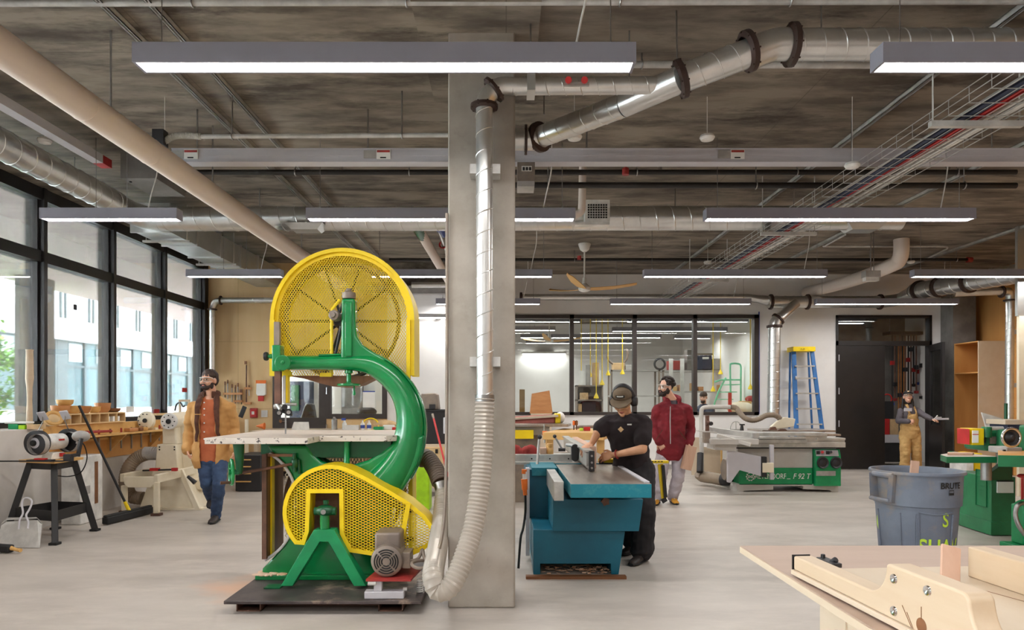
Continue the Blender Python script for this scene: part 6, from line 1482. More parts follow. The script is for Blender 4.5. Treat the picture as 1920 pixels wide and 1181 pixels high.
q0, q1 = V((-4.385, 7.95, .1)), V((X(148, 7.65), 7.65, Z(760, 7.65))); MB().cyl(q0, q0.lerp(q1, .09), .022, .018).build('ferrule', 'yellow_paint', bm_); MB().cyl(q0.lerp(q1, .08), q1, .014, n=12).build('handle', 'black_paint', bm_)
# tool bench on the knee wall
tb_ = thing('tool_shelf', 'long wooden tool shelf fixed along the white wall under the windows', 'shelf', (-4.9, 9, .97))
MB().box(-5.048, -4.75, 7.55, 10.6, .955, .975).build('shelf_board', 'honey_wood', tb_, bevel=.003)
MB().box(-5.048, -5.03, 7.45, 10.6, .975, 1.1).build('back_board', 'honey_wood', tb_)
MB().box(-5.048, -5.03, 7.55, 10.6, .66, .955).build('apron', 'plywood_orange', tb_)
for y in (7.7, 8.6, 9.6): MB().prism([(-5.03, .7), (-5.03, .955), (-4.78, .955)], 'y', y, y+.02).build('bracket', 'honey_wood', tb_)
MB().box(-5.03, -4.93, 7.55, 10.6, .90, .93).build('tool_rail', 'honey_wood', tb_)
rnd = random.Random(3)
for i in range(9):
    y = 8.25+i*.24; l = rnd.uniform(.12, .22)
    tg = thing('chisel', 'chisel in the rack under the tool shelf, number %s from the broom' % ['first', 'second', 'third', 'fourth', 'fifth', 'sixth', 'seventh', 'eighth', 'ninth'][i], 'chisel', (-4.915, y, .93), 'chisels in the shelf rail')
    MB().box(-4.92, -4.91, y-.012, y+.012, .93-l, .93).build('chisel_blade', 'steel', tg); MB().cyl((-4.915, y, .93), (-4.915, y, 1.03), .014, .011, n=10).build('chisel_handle', 'walnut' if i % 2 else 'red_dull', tg)
cu = thing('cubby_box', 'open wooden cubby box with seven compartments under the turned bowls', 'cubby', (-5.1, 8.3, 1.1))
MB().box(-5.2, -5.0, 7.66, 8.98, 1.101, 1.115).box(-5.2, -5.0, 7.66, 8.98, 1.215, 1.23).box(-5.2, -5.19, 7.66, 8.98, 1.1, 1.23).build('carcass', 'plywood', cu)
for i in range(8): MB().box(-5.2, -5.0, 7.66+i*.187-.005*(i == 7), 7.672+i*.187, 1.115, 1.215).build('divider', 'plywood', cu)
for i in range(3): simple(MB().box(-5.12, -5.02, 8.62+i*.11, 8.66+i*.11, 1.116, 1.18), 'paper_slip', 'paper', 'white paper slip in the cubby box, %s from the window corner' % ['third', 'second', 'first'][i], 'paper', 'paper slips in the cubby')
def bowl(y, r, h, z, m, label, x=-5.1, tilt=0):
    b = MB().lathe([(0, 0), (r*.62, 0), (r*.9, h*.35), (r, h), (r*.93, h), (r*.82, h*.4), (r*.5, .02), (0, .02)], (0, 0, 0), (0, 0, 1), 28); b.xf(Matrix.Translation((x, y, z)) @ Matrix.Rotation(tilt, 4, 'Y'))
    return simple(b, 'turned_bowl', m, label, 'bowl', 'turned bowls on the cubby box')
for a in ((7.82, .1, .095, 1.231, 'cherry_wood', 'large light brown turned bowl at the left end of the cubby box'), (8.03, .1, .09, 1.231, 'honey_wood', 'broad turned bowl behind the broom handle'), (8.25, .085, .085, 1.231, 'cherry_wood', 'turned bowl just right of the broom handle'),
          (8.46, .075, .075, 1.231, 'honey_wood', 'small turned bowl in the middle of the cubby box'), (8.64, .095, .12, 1.231, 'cherry_wood', 'tallest turned bowl, third from the right on the cubby box'), (8.85, .1, .05, 1.231, 'walnut', 'shallow reddish turned bowl at the right end of the cubby box'),
          (7.9, .09, .07, 1.322, 'honey_wood', 'turned bowl stacked on the leftmost bowl')): bowl(*a)
simple(MB().torus(P(101, 784, 7.55), (.6, -.5, .5), .075, .02, 28, 8), 'wood_ring', 'honey_wood', 'wooden ring leaning left of the turned bowls', 'wood')
simple(MB().lathe([(.02, 0), (.035, .02), (.026, .3), (.03, .45), (.042, .55), (.04, .62), (.036, .85), (.04, .87), (0, .87)], (-5.3, 7.6, 1.081), (0, 0, 1), 18), 'turned_post', 'maple', 'tall pale turned wooden post standing on the sill by the first mullion', 'wood')
bx_ = [(15, 33, 795, 805, 'green_face', 'low green tub on the window sill'), (34, 46, 797, 804, 'lime', 'small bright green tub beside the low green tub'), (50, 72, 796, 803, 'cardboard', 'flat tan box on the sill by the turned post'), (8, 50, 789, 795, 'paper', 'pile of pink and white papers on the window sill')]
for i, (a, b_, c, e, m, l) in enumerate(bx_): simple(MB().box(X(a, 7.2), X(b_, 7.2), 7.2, 7.32, 1.081 if i < 3 else 1.14, Z(c, 7.2) if i < 3 else 1.16), 'sill_box', m, l, 'box', bevel=.004)
simple(MB().box(-5.3, -5.05, 6.4, 6.65, 1.081, 1.4), 'white_box', 'white_plastic', 'white box on the sill at the left edge of the photo', 'box', bevel=.006)
simple(MB().beam(P(161, 810, 7.9), P(208, 808, 8.3), .05, .03), 'red_clamp', 'red_dull', 'red tool lying on the tool shelf behind the broom handle', 'tool', bevel=.008)
for i, (y, sx, m, l) in enumerate(((9.05, .06, 'walnut', 'dark wood scrap on the tool shelf next to the cubby box'), (9.2, .05, 'honey_wood', 'pale wood scrap on the tool shelf near the round faceplate'), (8.9, .08, 'cherry_wood', 'curved reddish offcut lying on the tool shelf'), (9.75, .05, 'pink_wood', 'pink wood scrap at the lathe end of the tool shelf'))):
    simple(MB().obox(Matrix.Translation((-4.88, y, 1.0)) @ Matrix.Rotation(i*.7, 4, 'Z'), (sx*2, .09, .045)), 'wood_scrap', m, l, 'wood', bevel=.008)
fp = thing('faceplate', 'cream round faceplate with a ring of holes on the tool shelf', 'faceplate', P(272, 788.5, 9.3))
c = P(272, 788.5, 9.3); MB().lathe([(0, 0), (.12, 0), (.125, .01), (.125, .05), (.09, .07), (.06, .12), (0, .12)], c, (.2, 1, 0), 32).build('disc', 'cream_enamel', fp)
b = MB()
for k in range(10): a = 2*PI*k/10; b.cyl(c+V((.09*math.cos(a), -.012, .09*math.sin(a))), c+V((.09*math.cos(a), .004, .09*math.sin(a))), .008, n=8)
b.cyl(c+V((0, -.014, 0)), c+V((0, .004, 0)), .03); b.build('bolt_holes', 'black_ink', fp); MB().cbox((c.x+.03, c.y+.14, .99), (.12, .08, .03)).build('base', 'cream_enamel', fp)
# lathe
la = thing('lathe', 'cream wood lathe with round faceplate beside the tool shelf', 'lathe', (X(310, 8.8), 8.8, 0)); C_ = 'cream_enamel'
MB().prism(pxpoly([(294, 833), (330, 833), (334, 884), (290, 884)], 8.75), 'y', 8.75, 9.15).build('headstock_foot', C_, la, bevel=.012)
MB().prism(pxpoly([(303, 800), (328, 800), (331, 834), (303, 834)], 8.75), 'y', 8.76, 9.1).build('headstock', C_, la, bevel=.02)
MB().cyl(P(316, 790, 8.7), P(344, 786, 9.1), .105, n=32).build('spindle_housing', C_, la)
c = P(316, 790, 8.66); MB().lathe([(0, 0), (.1, 0), (.105, .01), (.105, .03), (.05, .05), (0, .05)], c, (0, 1, 0), 32).build('faceplate', 'white_plastic', la)
b = MB().cyl(c+V((0, -.01, 0)), c+V((0, .005, 0)), .032)
for k in range(8): a = 2*PI*k/8; b.cyl(c+V((.075*math.cos(a), -.006, .075*math.sin(a))), c+V((.075*math.cos(a), .004, .075*math.sin(a))), .008, n=8)
b.build('bolt_holes', 'black_ink', la)
MB().box(X(330, 8.9), X(366, 8.9), 8.9, 9.5, Z(880, 8.9), Z(795, 8.9)).build('gear_cover', C_, la, bevel=.03)
b = MB()
for px, py in ((299, 838), (327, 838), (299, 843), (327, 843)): b.cyl(P(px, py, 8.74), P(px, py, 8.76), .01, n=8)
b.build('cover_bolts', 'black_ink', la)
z = Z(888, 8.5); 
MB().beam(P(229, 896, 8.45), P(285, 884, 9.1), .06, .1).build('bed_way', C_, la, bevel=.006); MB().beam(P(292, 898, 8.25), P(366, 880, 8.9), .06, .1).build('bed_way', C_, la, bevel=.006)
MB().prism(pxpoly([(230, 894), (290, 894), (288, 908), (282, 914), (240, 914), (233, 908)], 8.3), 'y', 8.3, 8.36).build('bed_end', C_, la, bevel=.005)
for p, q in (((233, 910, 8.4), (234, 957, 8.4)), ((294, 904, 8.2), (294, 966, 8.2))):
    a, e = P(*p), P(*q); e.z = .03; MB().beam(a, e, .06, .05).build('leg', C_, la, bevel=.004)
    MB().cbox((e.x, e.y, .015), (.11, .08, .03)).build('foot', 'rust', la)
MB().prism([(X(263, 8.7), 0), (X(372, 8.7), 0), (X(345, 8.7), .5), (X(290, 8.7), .5)], 'y', 8.66, 9.2).build('pedestal', C_, la, bevel=.01)
MB().beam((X(372, 8.62), 8.62, .0), (X(340, 8.66), 8.64, .5), .04, .06).box(X(262, 8.6), X(378, 8.6), 8.6, 8.75, 0, .02).build('pedestal_rib', C_, la)
MB().box(X(362, 8.9), X(385, 8.9), 8.85, 9.3, .22, .36).build('motor_bracket', C_, la, bevel=.02); MB().cyl(P(352, 893, 8.6), P(366, 905, 8.6), .018, .03).build('lever_knob', 'black_plastic', la)
t = thing('bar_clamp', 'black bar clamp with red jaws lying across the lathe bed', 'clamp', P(300, 881, 8.4))
MB().beam(P(268, 882, 8.5), P(330, 880, 8.45), .02, .02).build('clamp_bar', 'black_paint', t); MB().beam(P(283, 880, 8.5), P(298, 880, 8.48), .05, .035).beam(P(323, 880, 8.45), P(332, 880, 8.45), .05, .04).build('clamp_jaw', 'red', t)
t = thing('clear_hose', 'brownish ribbed hose curving from the wall to the lathe', 'hose', P(250, 870, 9.2))
hose([P(305, 850, 8.85), P(282, 850, 8.85), P(258, 858, 8.85), P(241, 878, 8.8), P(236, 905, 8.8), P(246, 930, 8.85), P(268, 934, 8.85)], .08, .03, 16, .006).build('ribbed_hose', 'hose_brown', t)
MB().cyl(P(300, 850, 8.85), P(272, 850, 8.85), .087).build('clear_sleeve', 'clear_grey', t)
# window stickers, frame, papers
for i, (a, b_, c, e, m, l) in enumerate(((236, 250, 762, 773, 'paper', 'white paper note taped low on the second window pane'), (288, 298, 767, 775, 'red_dull', 'small red and white label by the second mullion'), (341, 350, 727, 735, 'red', 'red sticker on the last window pane'), (137, 143, 570, 580, 'black_ink', 'black diamond sticker on the second window pane'))):
    yy = -(XL+.03)*1280/(948-(a+b_)/2); simple(MB().box(XL+.004, XL+.008, -(XL)*1280/(948-a), -(XL)*1280/(948-b_), Z(e, yy), Z(c, yy)), 'sticker' if i else 'paper_note', m, l, 'sticker')
t = thing('picture_frame', 'empty pale wooden frame standing on the sill behind the lathe', 'frame', P(345, 780, 10.4))
MB().ringpoly(pxpoly([(335, 749), (355, 749), (355, 782), (335, 782)], 10.4), pxpoly([(338, 753), (352, 753), (352, 778), (338, 778)], 10.4), 'y', 10.4, 10.43).build('frame_band', 'maple', t)
simple(MB().tube(smoothpts([P(328, 770, 10.3), P(331, 758, 10.3), P(338, 755, 10.25), P(343, 762, 10.2), P(347, 760, 10.2)], 4), .012, 8), 'task_lamp', 'black_plastic', 'black gooseneck lamp in front of the empty wooden frame', 'lamp')
simple(MB().beam(P(288, 777, 10.2), P(340, 775, 10.9), .1, .03), 'sill_plank', 'plywood', 'pale plank lying on the sill behind the lathe faceplate', 'wood')
# ---------------- plywood wall fittings
yw = YO-.001
t = thing('tool_rack', 'brown wooden saw and file rack on the plywood wall', 'tool rack', P(445, 735, yw))
for a, b_, y in ((420, 456, 738), (440, 456, 752), (459, 472, 728), (458, 472, 756)): MB().box(X(a, yw), X(b_, yw), yw-.05, yw, Z(y+2, yw), Z(y-2, yw)).build('rail', 'cherry_wood', t)
tl = [(422, 715, 745), (427, 712, 748), (435, 720, 757), (441, 722, 756), (446, 718, 756), (450, 730, 754), (453, 730, 758), (467, 722, 742)]
for i, (px, y0, y1) in enumerate(tl):
    q = thing('file_tool', 'hand file in the brown rack on the plywood wall, %s from the left' % ['first', 'second', 'third', 'fourth', 'fifth', 'sixth', 'seventh', 'last'][i], 'file', P(px, (y0+y1)/2, yw-.03), 'files in the wall rack')
    MB().cyl(P(px, y0, yw-.03), P(px, y1, yw-.03), .008, n=6).build('file_blade', 'steel' if i % 3 else 'black_paint', q); MB().cyl(P(px, y0, yw-.03), P(px, y0+7, yw-.03), .014, n=8).build('file_handle', 'walnut', q)
q = thing('long_saw', 'long thin bar hanging tall above the other tools on the plywood wall', 'tool', P(462, 715, yw-.03)); MB().cyl(P(462, 684, yw-.03), P(462, 756, yw-.03), .012, n=8).build('bar', 'rust', q); MB().box(X(460, yw), X(464, yw), yw-.045, yw-.02, Z(683, yw), Z(677, yw)).build('grip', 'walnut', q)
q = thing('hanging_bag', 'yellow and orange first-aid pouch hanging on the plywood wall', 'pouch', P(491, 733, yw-.05)); MB().prism(pxpoly([(483, 714), (500, 714), (500, 740), (497, 742), (484, 742), (482, 738)], yw), 'y', yw-.06, yw).build('pouch', 'paper', q, bevel=.01)
MB().box(X(482, yw), X(501, yw), yw-.066, yw-.055, Z(719, yw), Z(713, yw)).build('top_band', 'orange', q); MB().box(X(486, yw), X(496, yw), yw-.06, yw-.03, Z(752, yw), Z(742, yw)).build('tail', 'red', q)
q = thing('alarm_call_point', 'red fire alarm call point on the plywood wall', 'fire alarm', P(477, 775, yw)); MB().box(X(470, yw), X(484, yw), yw-.05, yw, Z(783, yw), Z(765, yw)).build('cover', 'red_dull', q, bevel=.01); MB().box(X(472, yw), X(482, yw), yw-.058, yw-.05, Z(780, yw), Z(768, yw)).build('front', 'red', q); MB().box(X(474, yw), X(479, yw), yw-.062, yw-.057, Z(777, yw), Z(771, yw)).build('pull_bar', 'white_plastic', q)
simple(MB().box(X(490, yw), X(502, yw), yw-.012, yw, Z(782, yw), Z(769, yw)), 'switch_plate', 'white_plastic', 'white switch plate right of the red fire alarm', 'switch', bevel=.003)
q = thing('tablet_stand', 'black tablet on a white post beside the walking man', 'tablet stand', (X(462, 11.0), 11.0, 0)); MB().box(X(459, 11.0), X(464, 11.0), 11.0, 11.05, 0, Z(786, 11.0)).build('post', 'cream_enamel', q); MB().box(X(452, 11.0), X(470, 11.0), 10.95, 11.1, 0, .03).build('base', 'cream_enamel', q); MB().obox(Matrix.Translation(P(455, 772, 10.98)) @ Matrix.Rotation(.38, 4, 'Y'), (.07, .02, .19)).build('tablet', 'black_plastic', q, bevel=.004)
sp = thing('equipment_case', 'black slatted equipment case on the floor behind the bandsaw table', 'case', (X(465, 10.4), 10.4, 0)); MB().box(X(441, 10.3), X(489, 10.3), 10.3, 10.9, .01, Z(853, 10.3)).build('case_body', 'black_plastic', sp, bevel=.01)
for y in (862, 875, 888, 903): MB().box(X(442, 10.28), X(470, 10.28), 10.28, 10.3, Z(y+1, 10.28), Z(y-1, 10.28)).build('slat', 'honey_wood', sp)
simple(MB().lathe([(0, 0), (.06, 0), (.005, .15), (0, .151)], V((X(496, 11.8), 11.8, .87+.062)), (-1, 0, 0), 18), 'orange_cone', 'orange', 'small orange funnel lying on the bench behind the bandsaw table', 'funnel')
# bench behind the bandsaw
bk = thing('back_bench', 'plywood bench under the office sidelight, behind the bandsaw', 'workbench', (X(640, 11.8), 11.8, 0)); zb = .87
MB().box(X(468, 11.4), X(742, 11.4), 11.4, 12.4, zb-.04, zb).build('top', 'birch', bk, bevel=.003); MB().box(X(480, 11.5), X(735, 11.5), 12.3, 12.36, .1, zb-.04).build('back_panel', 'plywood', bk)
for px in (476, 600, 732): MB().box(X(px, 11.45), X(px+7, 11.45), 11.45, 11.55, 0, zb-.04).build('leg', 'birch', bk)
it = lambda a, b_, h, m, nm, l, c, dd=11.6, w_=.12: simple(MB().box(X(a, dd), X(b_, dd), dd, dd+w_, zb+.001, Z(h, dd)), nm, m, l, c, bevel=.006)
simple(MB().prism(pxpoly([(545, 809), (551, 791), (578, 791), (580, 812), (545, 812)], 11.6), 'y', 11.6, 11.63), 'white_sign', 'white_plastic', 'white folded sheet standing behind the bandsaw blade', 'sheet')
it(644, 672, 797, 'white_plastic', 'paper_box', 'open white carton on the bench behind the bandsaw', 'box'); it(700, 718, 800, 'green_face', 'small_bin', 'green parts bin on the bench behind the bandsaw', 'bin'); it(735, 742, 801, 'red', 'small_tin', 'small red tin touching the inner curve of the bandsaw', 'tin')
it(718, 738, 797, 'paper', 'cartons', 'white carton right of the green parts bin', 'box', 11.75); it(686, 700, 806, 'yellow_paint', 'small_tray', 'low yellow tray before the green parts bin', 'tray', 11.45)
for i, (px, l) in enumerate(((680, 'white and blue squeeze bottle nearest the white carton'), (692, 'white and blue squeeze bottle nearest the green parts bin'))):
    q = thing('squeeze_bottle', l, 'bottle', (X(px, 11.7), 11.7, zb), 'squeeze bottles'); c = V((X(px, 11.7), 11.7, zb+.001)); MB().lathe([(0, 0), (.036, 0), (.037, .1), (.02, .125), (.012, .13), (.01, .16), (0, .165)], c, (0, 0, 1), 14).build('bottle', 'white_plastic', q); MB().lathe([(.0375, .03), (.0378, .085)], c, (0, 0, 1), 14).build('bottle_label', 'blue', q)
q = thing('spray_bottle', 'spray bottle with a blue trigger behind the bandsaw table', 'bottle', (X(646, 11.8), 11.8, zb)); c = V((X(646, 11.8), 11.8, zb+.001)); MB().lathe([(0, 0), (.04, 0), (.04, .1), (.018, .14), (.018, .16), (0, .16)], c, (0, 0, 1), 14).build('bottle', 'white_plastic', q); MB().box(c.x-.05, c.x+.02, 11.78, 11.82, c.z+.16, c.z+.2).build('trigger', 'blue', q, bevel=.005)
simple(MB().lathe([(0, 0), (.05, 0), (.05, .17), (.025, .2), (.025, .22), (0, .22)], (X(627, 11.8), 11.8, zb+.001), (0, 0, 1), 18), 'thermos', 'steel', 'steel flask at the left end of the items behind the bandsaw', 'bottle')
simple(MB().torus((X(694, 12.0), 12.0, zb+.05), (0, -1, .4), .15, .012, 30, 8), 'coiled_cable', 'yellow_paint', 'yellow cable loop standing behind the squeeze bottles', 'cable')
simple(MB().sph((X(722, 12.1), 12.1, zb+.08), (.22, .12, .08), 16, 8), 'paper_sack', 'cardboard', 'crumpled brown paper sack behind the white cartons', 'sack')
q = thing('paper_notice', 'printed white notice on the office sidelight glass', 'notice', P(692, 749, YO-.04)); MB().box(X(681, YO), X(704, YO), YO-.04, YO-.036, Z(764, YO), Z(734, YO)).build('sheet', 'paper', q); MB().box(X(681, YO), X(704, YO), YO-.042, YO-.04, Z(735, YO), Z(733, YO)).build('tape', 'blue', q)
# office interior
oi = thing('office_shelf', 'dark shelving with green goods inside the office', 'shelf', (X(560, 15), 14.9, 0)); MB().box(X(543, 14.8), X(580, 14.8), 14.8, 15.15, 0, Z(715, 14.8)).build('shelf_body', 'navy', oi); MB().box(X(546, 14.75), X(560, 14.75), 14.75, 14.8, Z(770, 14.75), Z(722, 14.75)).build('green_goods', 'green_dark', oi)
simple(MB().prism(pxpoly([(560, 800), (575, 755), (588, 757), (595, 800)], 13.4), 'y', 13.3, 13.5), 'jacket', 'black_plastic', 'dark jacket over a chair seen through the office door glass', 'jacket', bevel=.03)
simple(MB().box(X(640, 14.9), X(680, 14.9), 14.9, 15.0, Z(790, 14.9), Z(705, 14.9)), 'notice_board', 'dark_concrete', 'dark notice board inside the office', 'board')
simple(MB().sph((X(688, 13.6), 13.6, Z(772, 13.6)), (.2, .16, .1), 16, 8), 'black_bag', 'black_plastic', 'black bag seen low in the office sidelight', 'bag')
# stack right of the bandsaw arc
ct = thing('plywood_cart', 'plywood cart carrying the black toolbox behind the bandsaw', 'cart', (X(815, 9.8), 9.8, 0)); zc = Z(833, 9.8)
MB().box(X(772, 9.8), X(850, 9.8), 9.8, 10.5, .12, zc).build('cart_body', 'birch', ct, bevel=.004); MB().box(X(780, 9.8), X(838, 9.8), 9.78, 9.8, Z(868, 9.8), Z(838, 9.8)).build('drawer', 'plywood', ct, bevel=.003)
MB().box(X(816, 9.77), X(821, 9.77), 9.77, 9.785, Z(850, 9.77), Z(842, 9.77)).build('finger_hole', 'black_ink', ct)
for x in (X(778, 9.9), X(842, 9.9)): MB().cyl((x, 9.9, .06), (x+.04, 9.9, .06), .06).build('caster', 'black_rubber', ct)
tbx = thing('toolbox', 'large black toolbox on the plywood cart behind the bandsaw', 'toolbox', (X(812, 9.9), 9.9, zc)); MB().box(X(784, 9.9), X(842, 9.9), 9.85, 10.35, zc+.001, Z(770, 9.9)).build('box_body', 'black_plastic', tbx, bevel=.012); MB().box(X(783, 9.84), X(843, 9.84), 9.84, 10.36, Z(772, 9.9), Z(768, 9.9)).build('lid', 'black_rubber', tbx, bevel=.004)
gcs = thing('tool_case', 'dark grey power tool case on top of the black toolbox', 'case', (X(806, 9.95), 9.95, Z(768, 9.9))); zz = Z(768, 9.9)+.001
MB().prism([(X(786, 9.95), zz), (X(823, 9.95), zz), (X(820, 9.95), Z(740, 9.95)), (X(816, 9.95), Z(737, 9.95)), (X(790, 9.95), Z(738, 9.95))], 'y', 9.92, 10.2).build('case_body', 'motor_grey', gcs, bevel=.012); MB().box(X(805, 9.9), X(816, 9.9), 9.88, 9.92, zz+.01, Z(758, 9.9)).build('latch', 'black_plastic', gcs)
q = thing('lime_bin', 'lime green bin on the floor between the bandsaw and the column', 'bin', (X(792, 8.6), 8.6, 0)); MB().prism([(X(776, 8.5), 8.5), (X(805, 8.5), 8.5), (X(805, 8.5), 8.8), (X(776, 8.5), 8.8)], 'z', .004, Z(872, 8.5)).build('bin_body', 'lime', q, bevel=.02); MB().box(X(775, 8.49), X(807, 8.49), 8.49, 8.81, Z(872, 8.5), Z(866, 8.5)).build('rim', 'lime', q, bevel=.006)
q = thing('broom', 'broom with a long red handle leaning behind the column', 'broom', (X(835, 9.2), 9.2, 0)); a, e = P(811, 776, 9.7), V((X(850, 9.0), 9.0, .1)); MB().cyl(a, e, .014, n=12).build('handle', 'red', q); MB().cyl(a, a.lerp(e, .06), .016).build('grip', 'motor_grey', q); MB().cbox((e.x, e.y, .06), (.35, .06, .1)).build('broom_head', 'black_rubber', q, bevel=.01)
q = thing('junction_box', 'grey electrical box on the left edge of the column', 'electrical box', P(834, 795, 4.8)); MB().box(cx0-.045, cx0, 4.72, 4.84, Z(812, 4.8), Z(782, 4.8)).build('enclosure', 'light_housing', q, bevel=.004)
# ------------------------------------------------------------------ right foreground: workbench with sled
wz = .90; wx = X(1388, 2.33)
wb = thing('workbench', 'plywood workbench with hardboard top filling the lower right corner', 'workbench', (1.5, 1.5, 0))
MB().box(wx, 2.9, .35, 2.33, wz-.004, wz).build('hardboard_top', 'hardboard', wb)
MB().box(wx-.002, 2.9, .35, 2.33, wz-.024, wz-.0042).build('plywood_edge', 'birch', wb, bevel=.001)
MB().box(wx-.001, 2.9, .35, 2.331, wz-.012, wz-.010).build('ply_line', 'honey_wood', wb)
for y0, y1 in ((1.72, 1.86), (.5, .62)):
    MB().box(wx+.055, wx+.075, y0, y1, 0, wz-.025).build('leg', 'birch', wb, bevel=.001); MB().box(wx+.075, wx+.17, y1-.02, y1, 0, wz-.025).build('leg_return', 'birch', wb, bevel=.001)
for y, z in ((1.76, .80), (1.82, .77)): MB().cyl((wx+.05, y, z), (wx+.056, y, z), .005, n=10).build('screw', 'steel', wb)
MB().box(wx+.06, wx+.08, .62, 1.72, wz-.16, wz-.025).build('apron', 'birch', wb); MB().box(wx+.062, wx+.082, .62, 1.72, .1, wz-.17).build('side_panel', 'pink_wood', wb)
MB().box(wx+.17, 2.8, 1.84, 1.86, .2, wz-.025).build('rear_panel', 'birch', wb)
tag(MB().cyl((wx+.075, 1.85, wz+.0125), (wx+.185, .4, wz+.0125), .012, n=14).build('dowel', 'cherry_wood'), 'brown wooden dowel lying along the edge of the foreground workbench', 'dowel')
# crosscut sled: local frame, u across (right), v along the fence (towards the viewer)
A0 = V((.8125, 1.926, wz)); sl = thing('crosscut_sled', 'maple crosscut sled with curved fence lying on the foreground workbench', 'crosscut sled', A0)
MS = Matrix.Translation(A0) @ Matrix.Rotation(math.radians(4.2), 4, 'Z')
def sbox(u0, u1, v0, v1, z0, z1, mb=None): return (mb or MB()).box(u0, u1, -v1, -v0, z0, z1)
L2 = 1.2
sbox(-.006, .52, -.004, L2, .0062, .0185).xf(MS).build('sled_base', 'birch', sl, bevel=.001)
sbox(.2, .22, 0, L2, .0006, .0062, sbox(.4, .42, 0, L2, .0006, .0062)).xf(MS).build('runner', 'maple', sl)
pr_ = [(0, .0186), (0, .058), (-.335, .060)]
for i in range(1, 10): a = math.radians(i*10); pr_.append((-.345-.07*math.sin(a), .060+.075*(1-math.cos(a))))
pr_ += [(-.424, .137), (-.64, .137)]
for i in range(1, 10): a = math.radians(i*10); pr_.append((-.64-.02*math.sin(a), .137-.02*(1-math.cos(a))))
for i in range(1, 9): a = math.radians(i*10); pr_.append((-.662-.08*(1-math.cos(a)), .116-.07*math.sin(a)))
pr_ += [(-.9, .045), (-L2, .045), (-L2, .0186)]
MB().prism(pr_, 'x', 0, .054).xf(MS).build('curved_fence', 'maple', sl, bevel=.005, seg=3)
for v_, z in ((.442, .109), (.548, .113), (.442, .039)): MB().lathe([(.011, 0), (.0095, .003), (.004, .002), (0, .0)], (0, -v_, z), (-1, 0, 0), 20).xf(MS).build('bolt_head', 'chrome', sl)
for a_, e_ in (((-.0004, -.53, .075), (-.0004, -.53, .045)), ((-.0004, -.47, .06), (-.0004, -.5, .022)), ((-.0004, -.485, .05), (-.0004, -.505, .022))): MB().beam(a_, e_, .0008, .0016, up=(1, 0, 0)).xf(MS).build('saw_kerf', 'walnut', sl)
MB().lathe([(.016, 0), (.012, .0008), (0, .0008)], (-.0002, -.53, .036), (-1, 0, 0), 24).xf(MS).build('burnt_hole', 'walnut', sl)
sbox(.435, .485, .105, L2, .0186, .10).xf(MS).build('rear_fence', 'maple', sl, bevel=.004)
MB().beam((.37, -.22, .0188), (.40, -.34, .0188), .003, .0006).xf(MS).build('base_kerf', 'walnut', sl)
t = thing('toggle_clamp', 'small dark toggle clamp on the far end of the sled fence', 'clamp', A0)
MB().obox(Matrix.Translation((.075, -.05, .05)), (.03, .08, .012)).cyl((.075, -.06, .05), (.082, -.075, .064), .008).cyl((.075, -.02, .05), (.075, -.02, .066), .006).box(.055, .065, -.09, -.01, .03, .05).xf(MS).build('clamp_body', 'black_plastic', t, bevel=.002)
MB().box(-.002, .05, .003, .006, .0186, .060).xf(MS).build('end_plate', 'black_plastic', t)
M = Matrix.Translation((X(1782, 1.82), 1.82, wz+.062)) @ Matrix.Rotation(-.45, 4, 'X') @ Matrix.Rotation(.3, 4, 'Y')
tag(MB().obox(M, (.048, .009, .095)).build('thin_board', 'pink_wood', bevel=.001), 'thin pinkish board leaning inside the sled on the foreground workbench', 'wood')

# ------------------------------------------------------------------ big grey bin
bn = thing('waste_bin', 'big grey round waste bin with yellow-green scrawl behind the workbench', 'waste bin', (X(1718, 5.46), 5.46, 0))
bc = V((X(1718, 5.46), 5.46, 0))
prof = [(.245, .0), (.255, .02), (.288, .50), (.29, .565), (.308, .575), (.318, .80), (.322, .815), (.337, .815), (.34, .826), (.335, .838), (.322, .838), (.312, .82), (.300, .585), (.279, .50), (.246, .05), (0, .04)]
MB().lathe(prof, bc, (0, 0, 1), 72).build('bin_body', 'bin_grey', bn)
vd = V((-bc.x, -bc.y, 0)).normalized()
def rim(th, r, z):   # th measured from the direction of the viewer
    c_, s_ = math.cos(th), math.sin(th); return bc+V((vd.x*c_-vd.y*s_, vd.y*c_+vd.x*s_, 0))*r+V((0, 0, z))
for th0 in (-.75, -.75+PI):
    b = MB()
    for s in (-1, 1):
        b.add([rim(th0+s*.25, .322, .81), rim(th0+s*.25, .385, .815), rim(th0+s*.215, .385, .62), rim(th0+s*.215, .30, .60), rim(th0+s*.33, .322, .81), rim(th0+s*.32, .36, .815), rim(th0+s*.27, .36, .60), rim(th0+s*.27, .30, .59)], [(0, 1, 2, 3), (4, 7, 6, 5), (0, 4, 5, 1), (1, 5, 6, 2), (2, 6, 7, 3), (3, 7, 4, 0)])
    q = [rim(th0+k*.25/4, .372, .615) for k in range(-4, 5)]; b.tube(q, .017, 10); q = [rim(th0+k*.28/4, .345, .806) for k in range(-4, 5)]; b.tube(q, .022, 8)
    b.build('handle', 'bin_grey', bn, bevel=.003)
rb = MB()
for th in (-1.12, -.38, .02, .06, .95): rb.tube([rim(th, .29+.004, .52), rim(th, .262, .06)], .007, 8)
rb.tube([rim(.06+k*.11, .2925, .535-.012*math.sin(k*PI/8)) for k in range(9)], .006, 8); rb.build('ribs', 'bin_grey', bn)
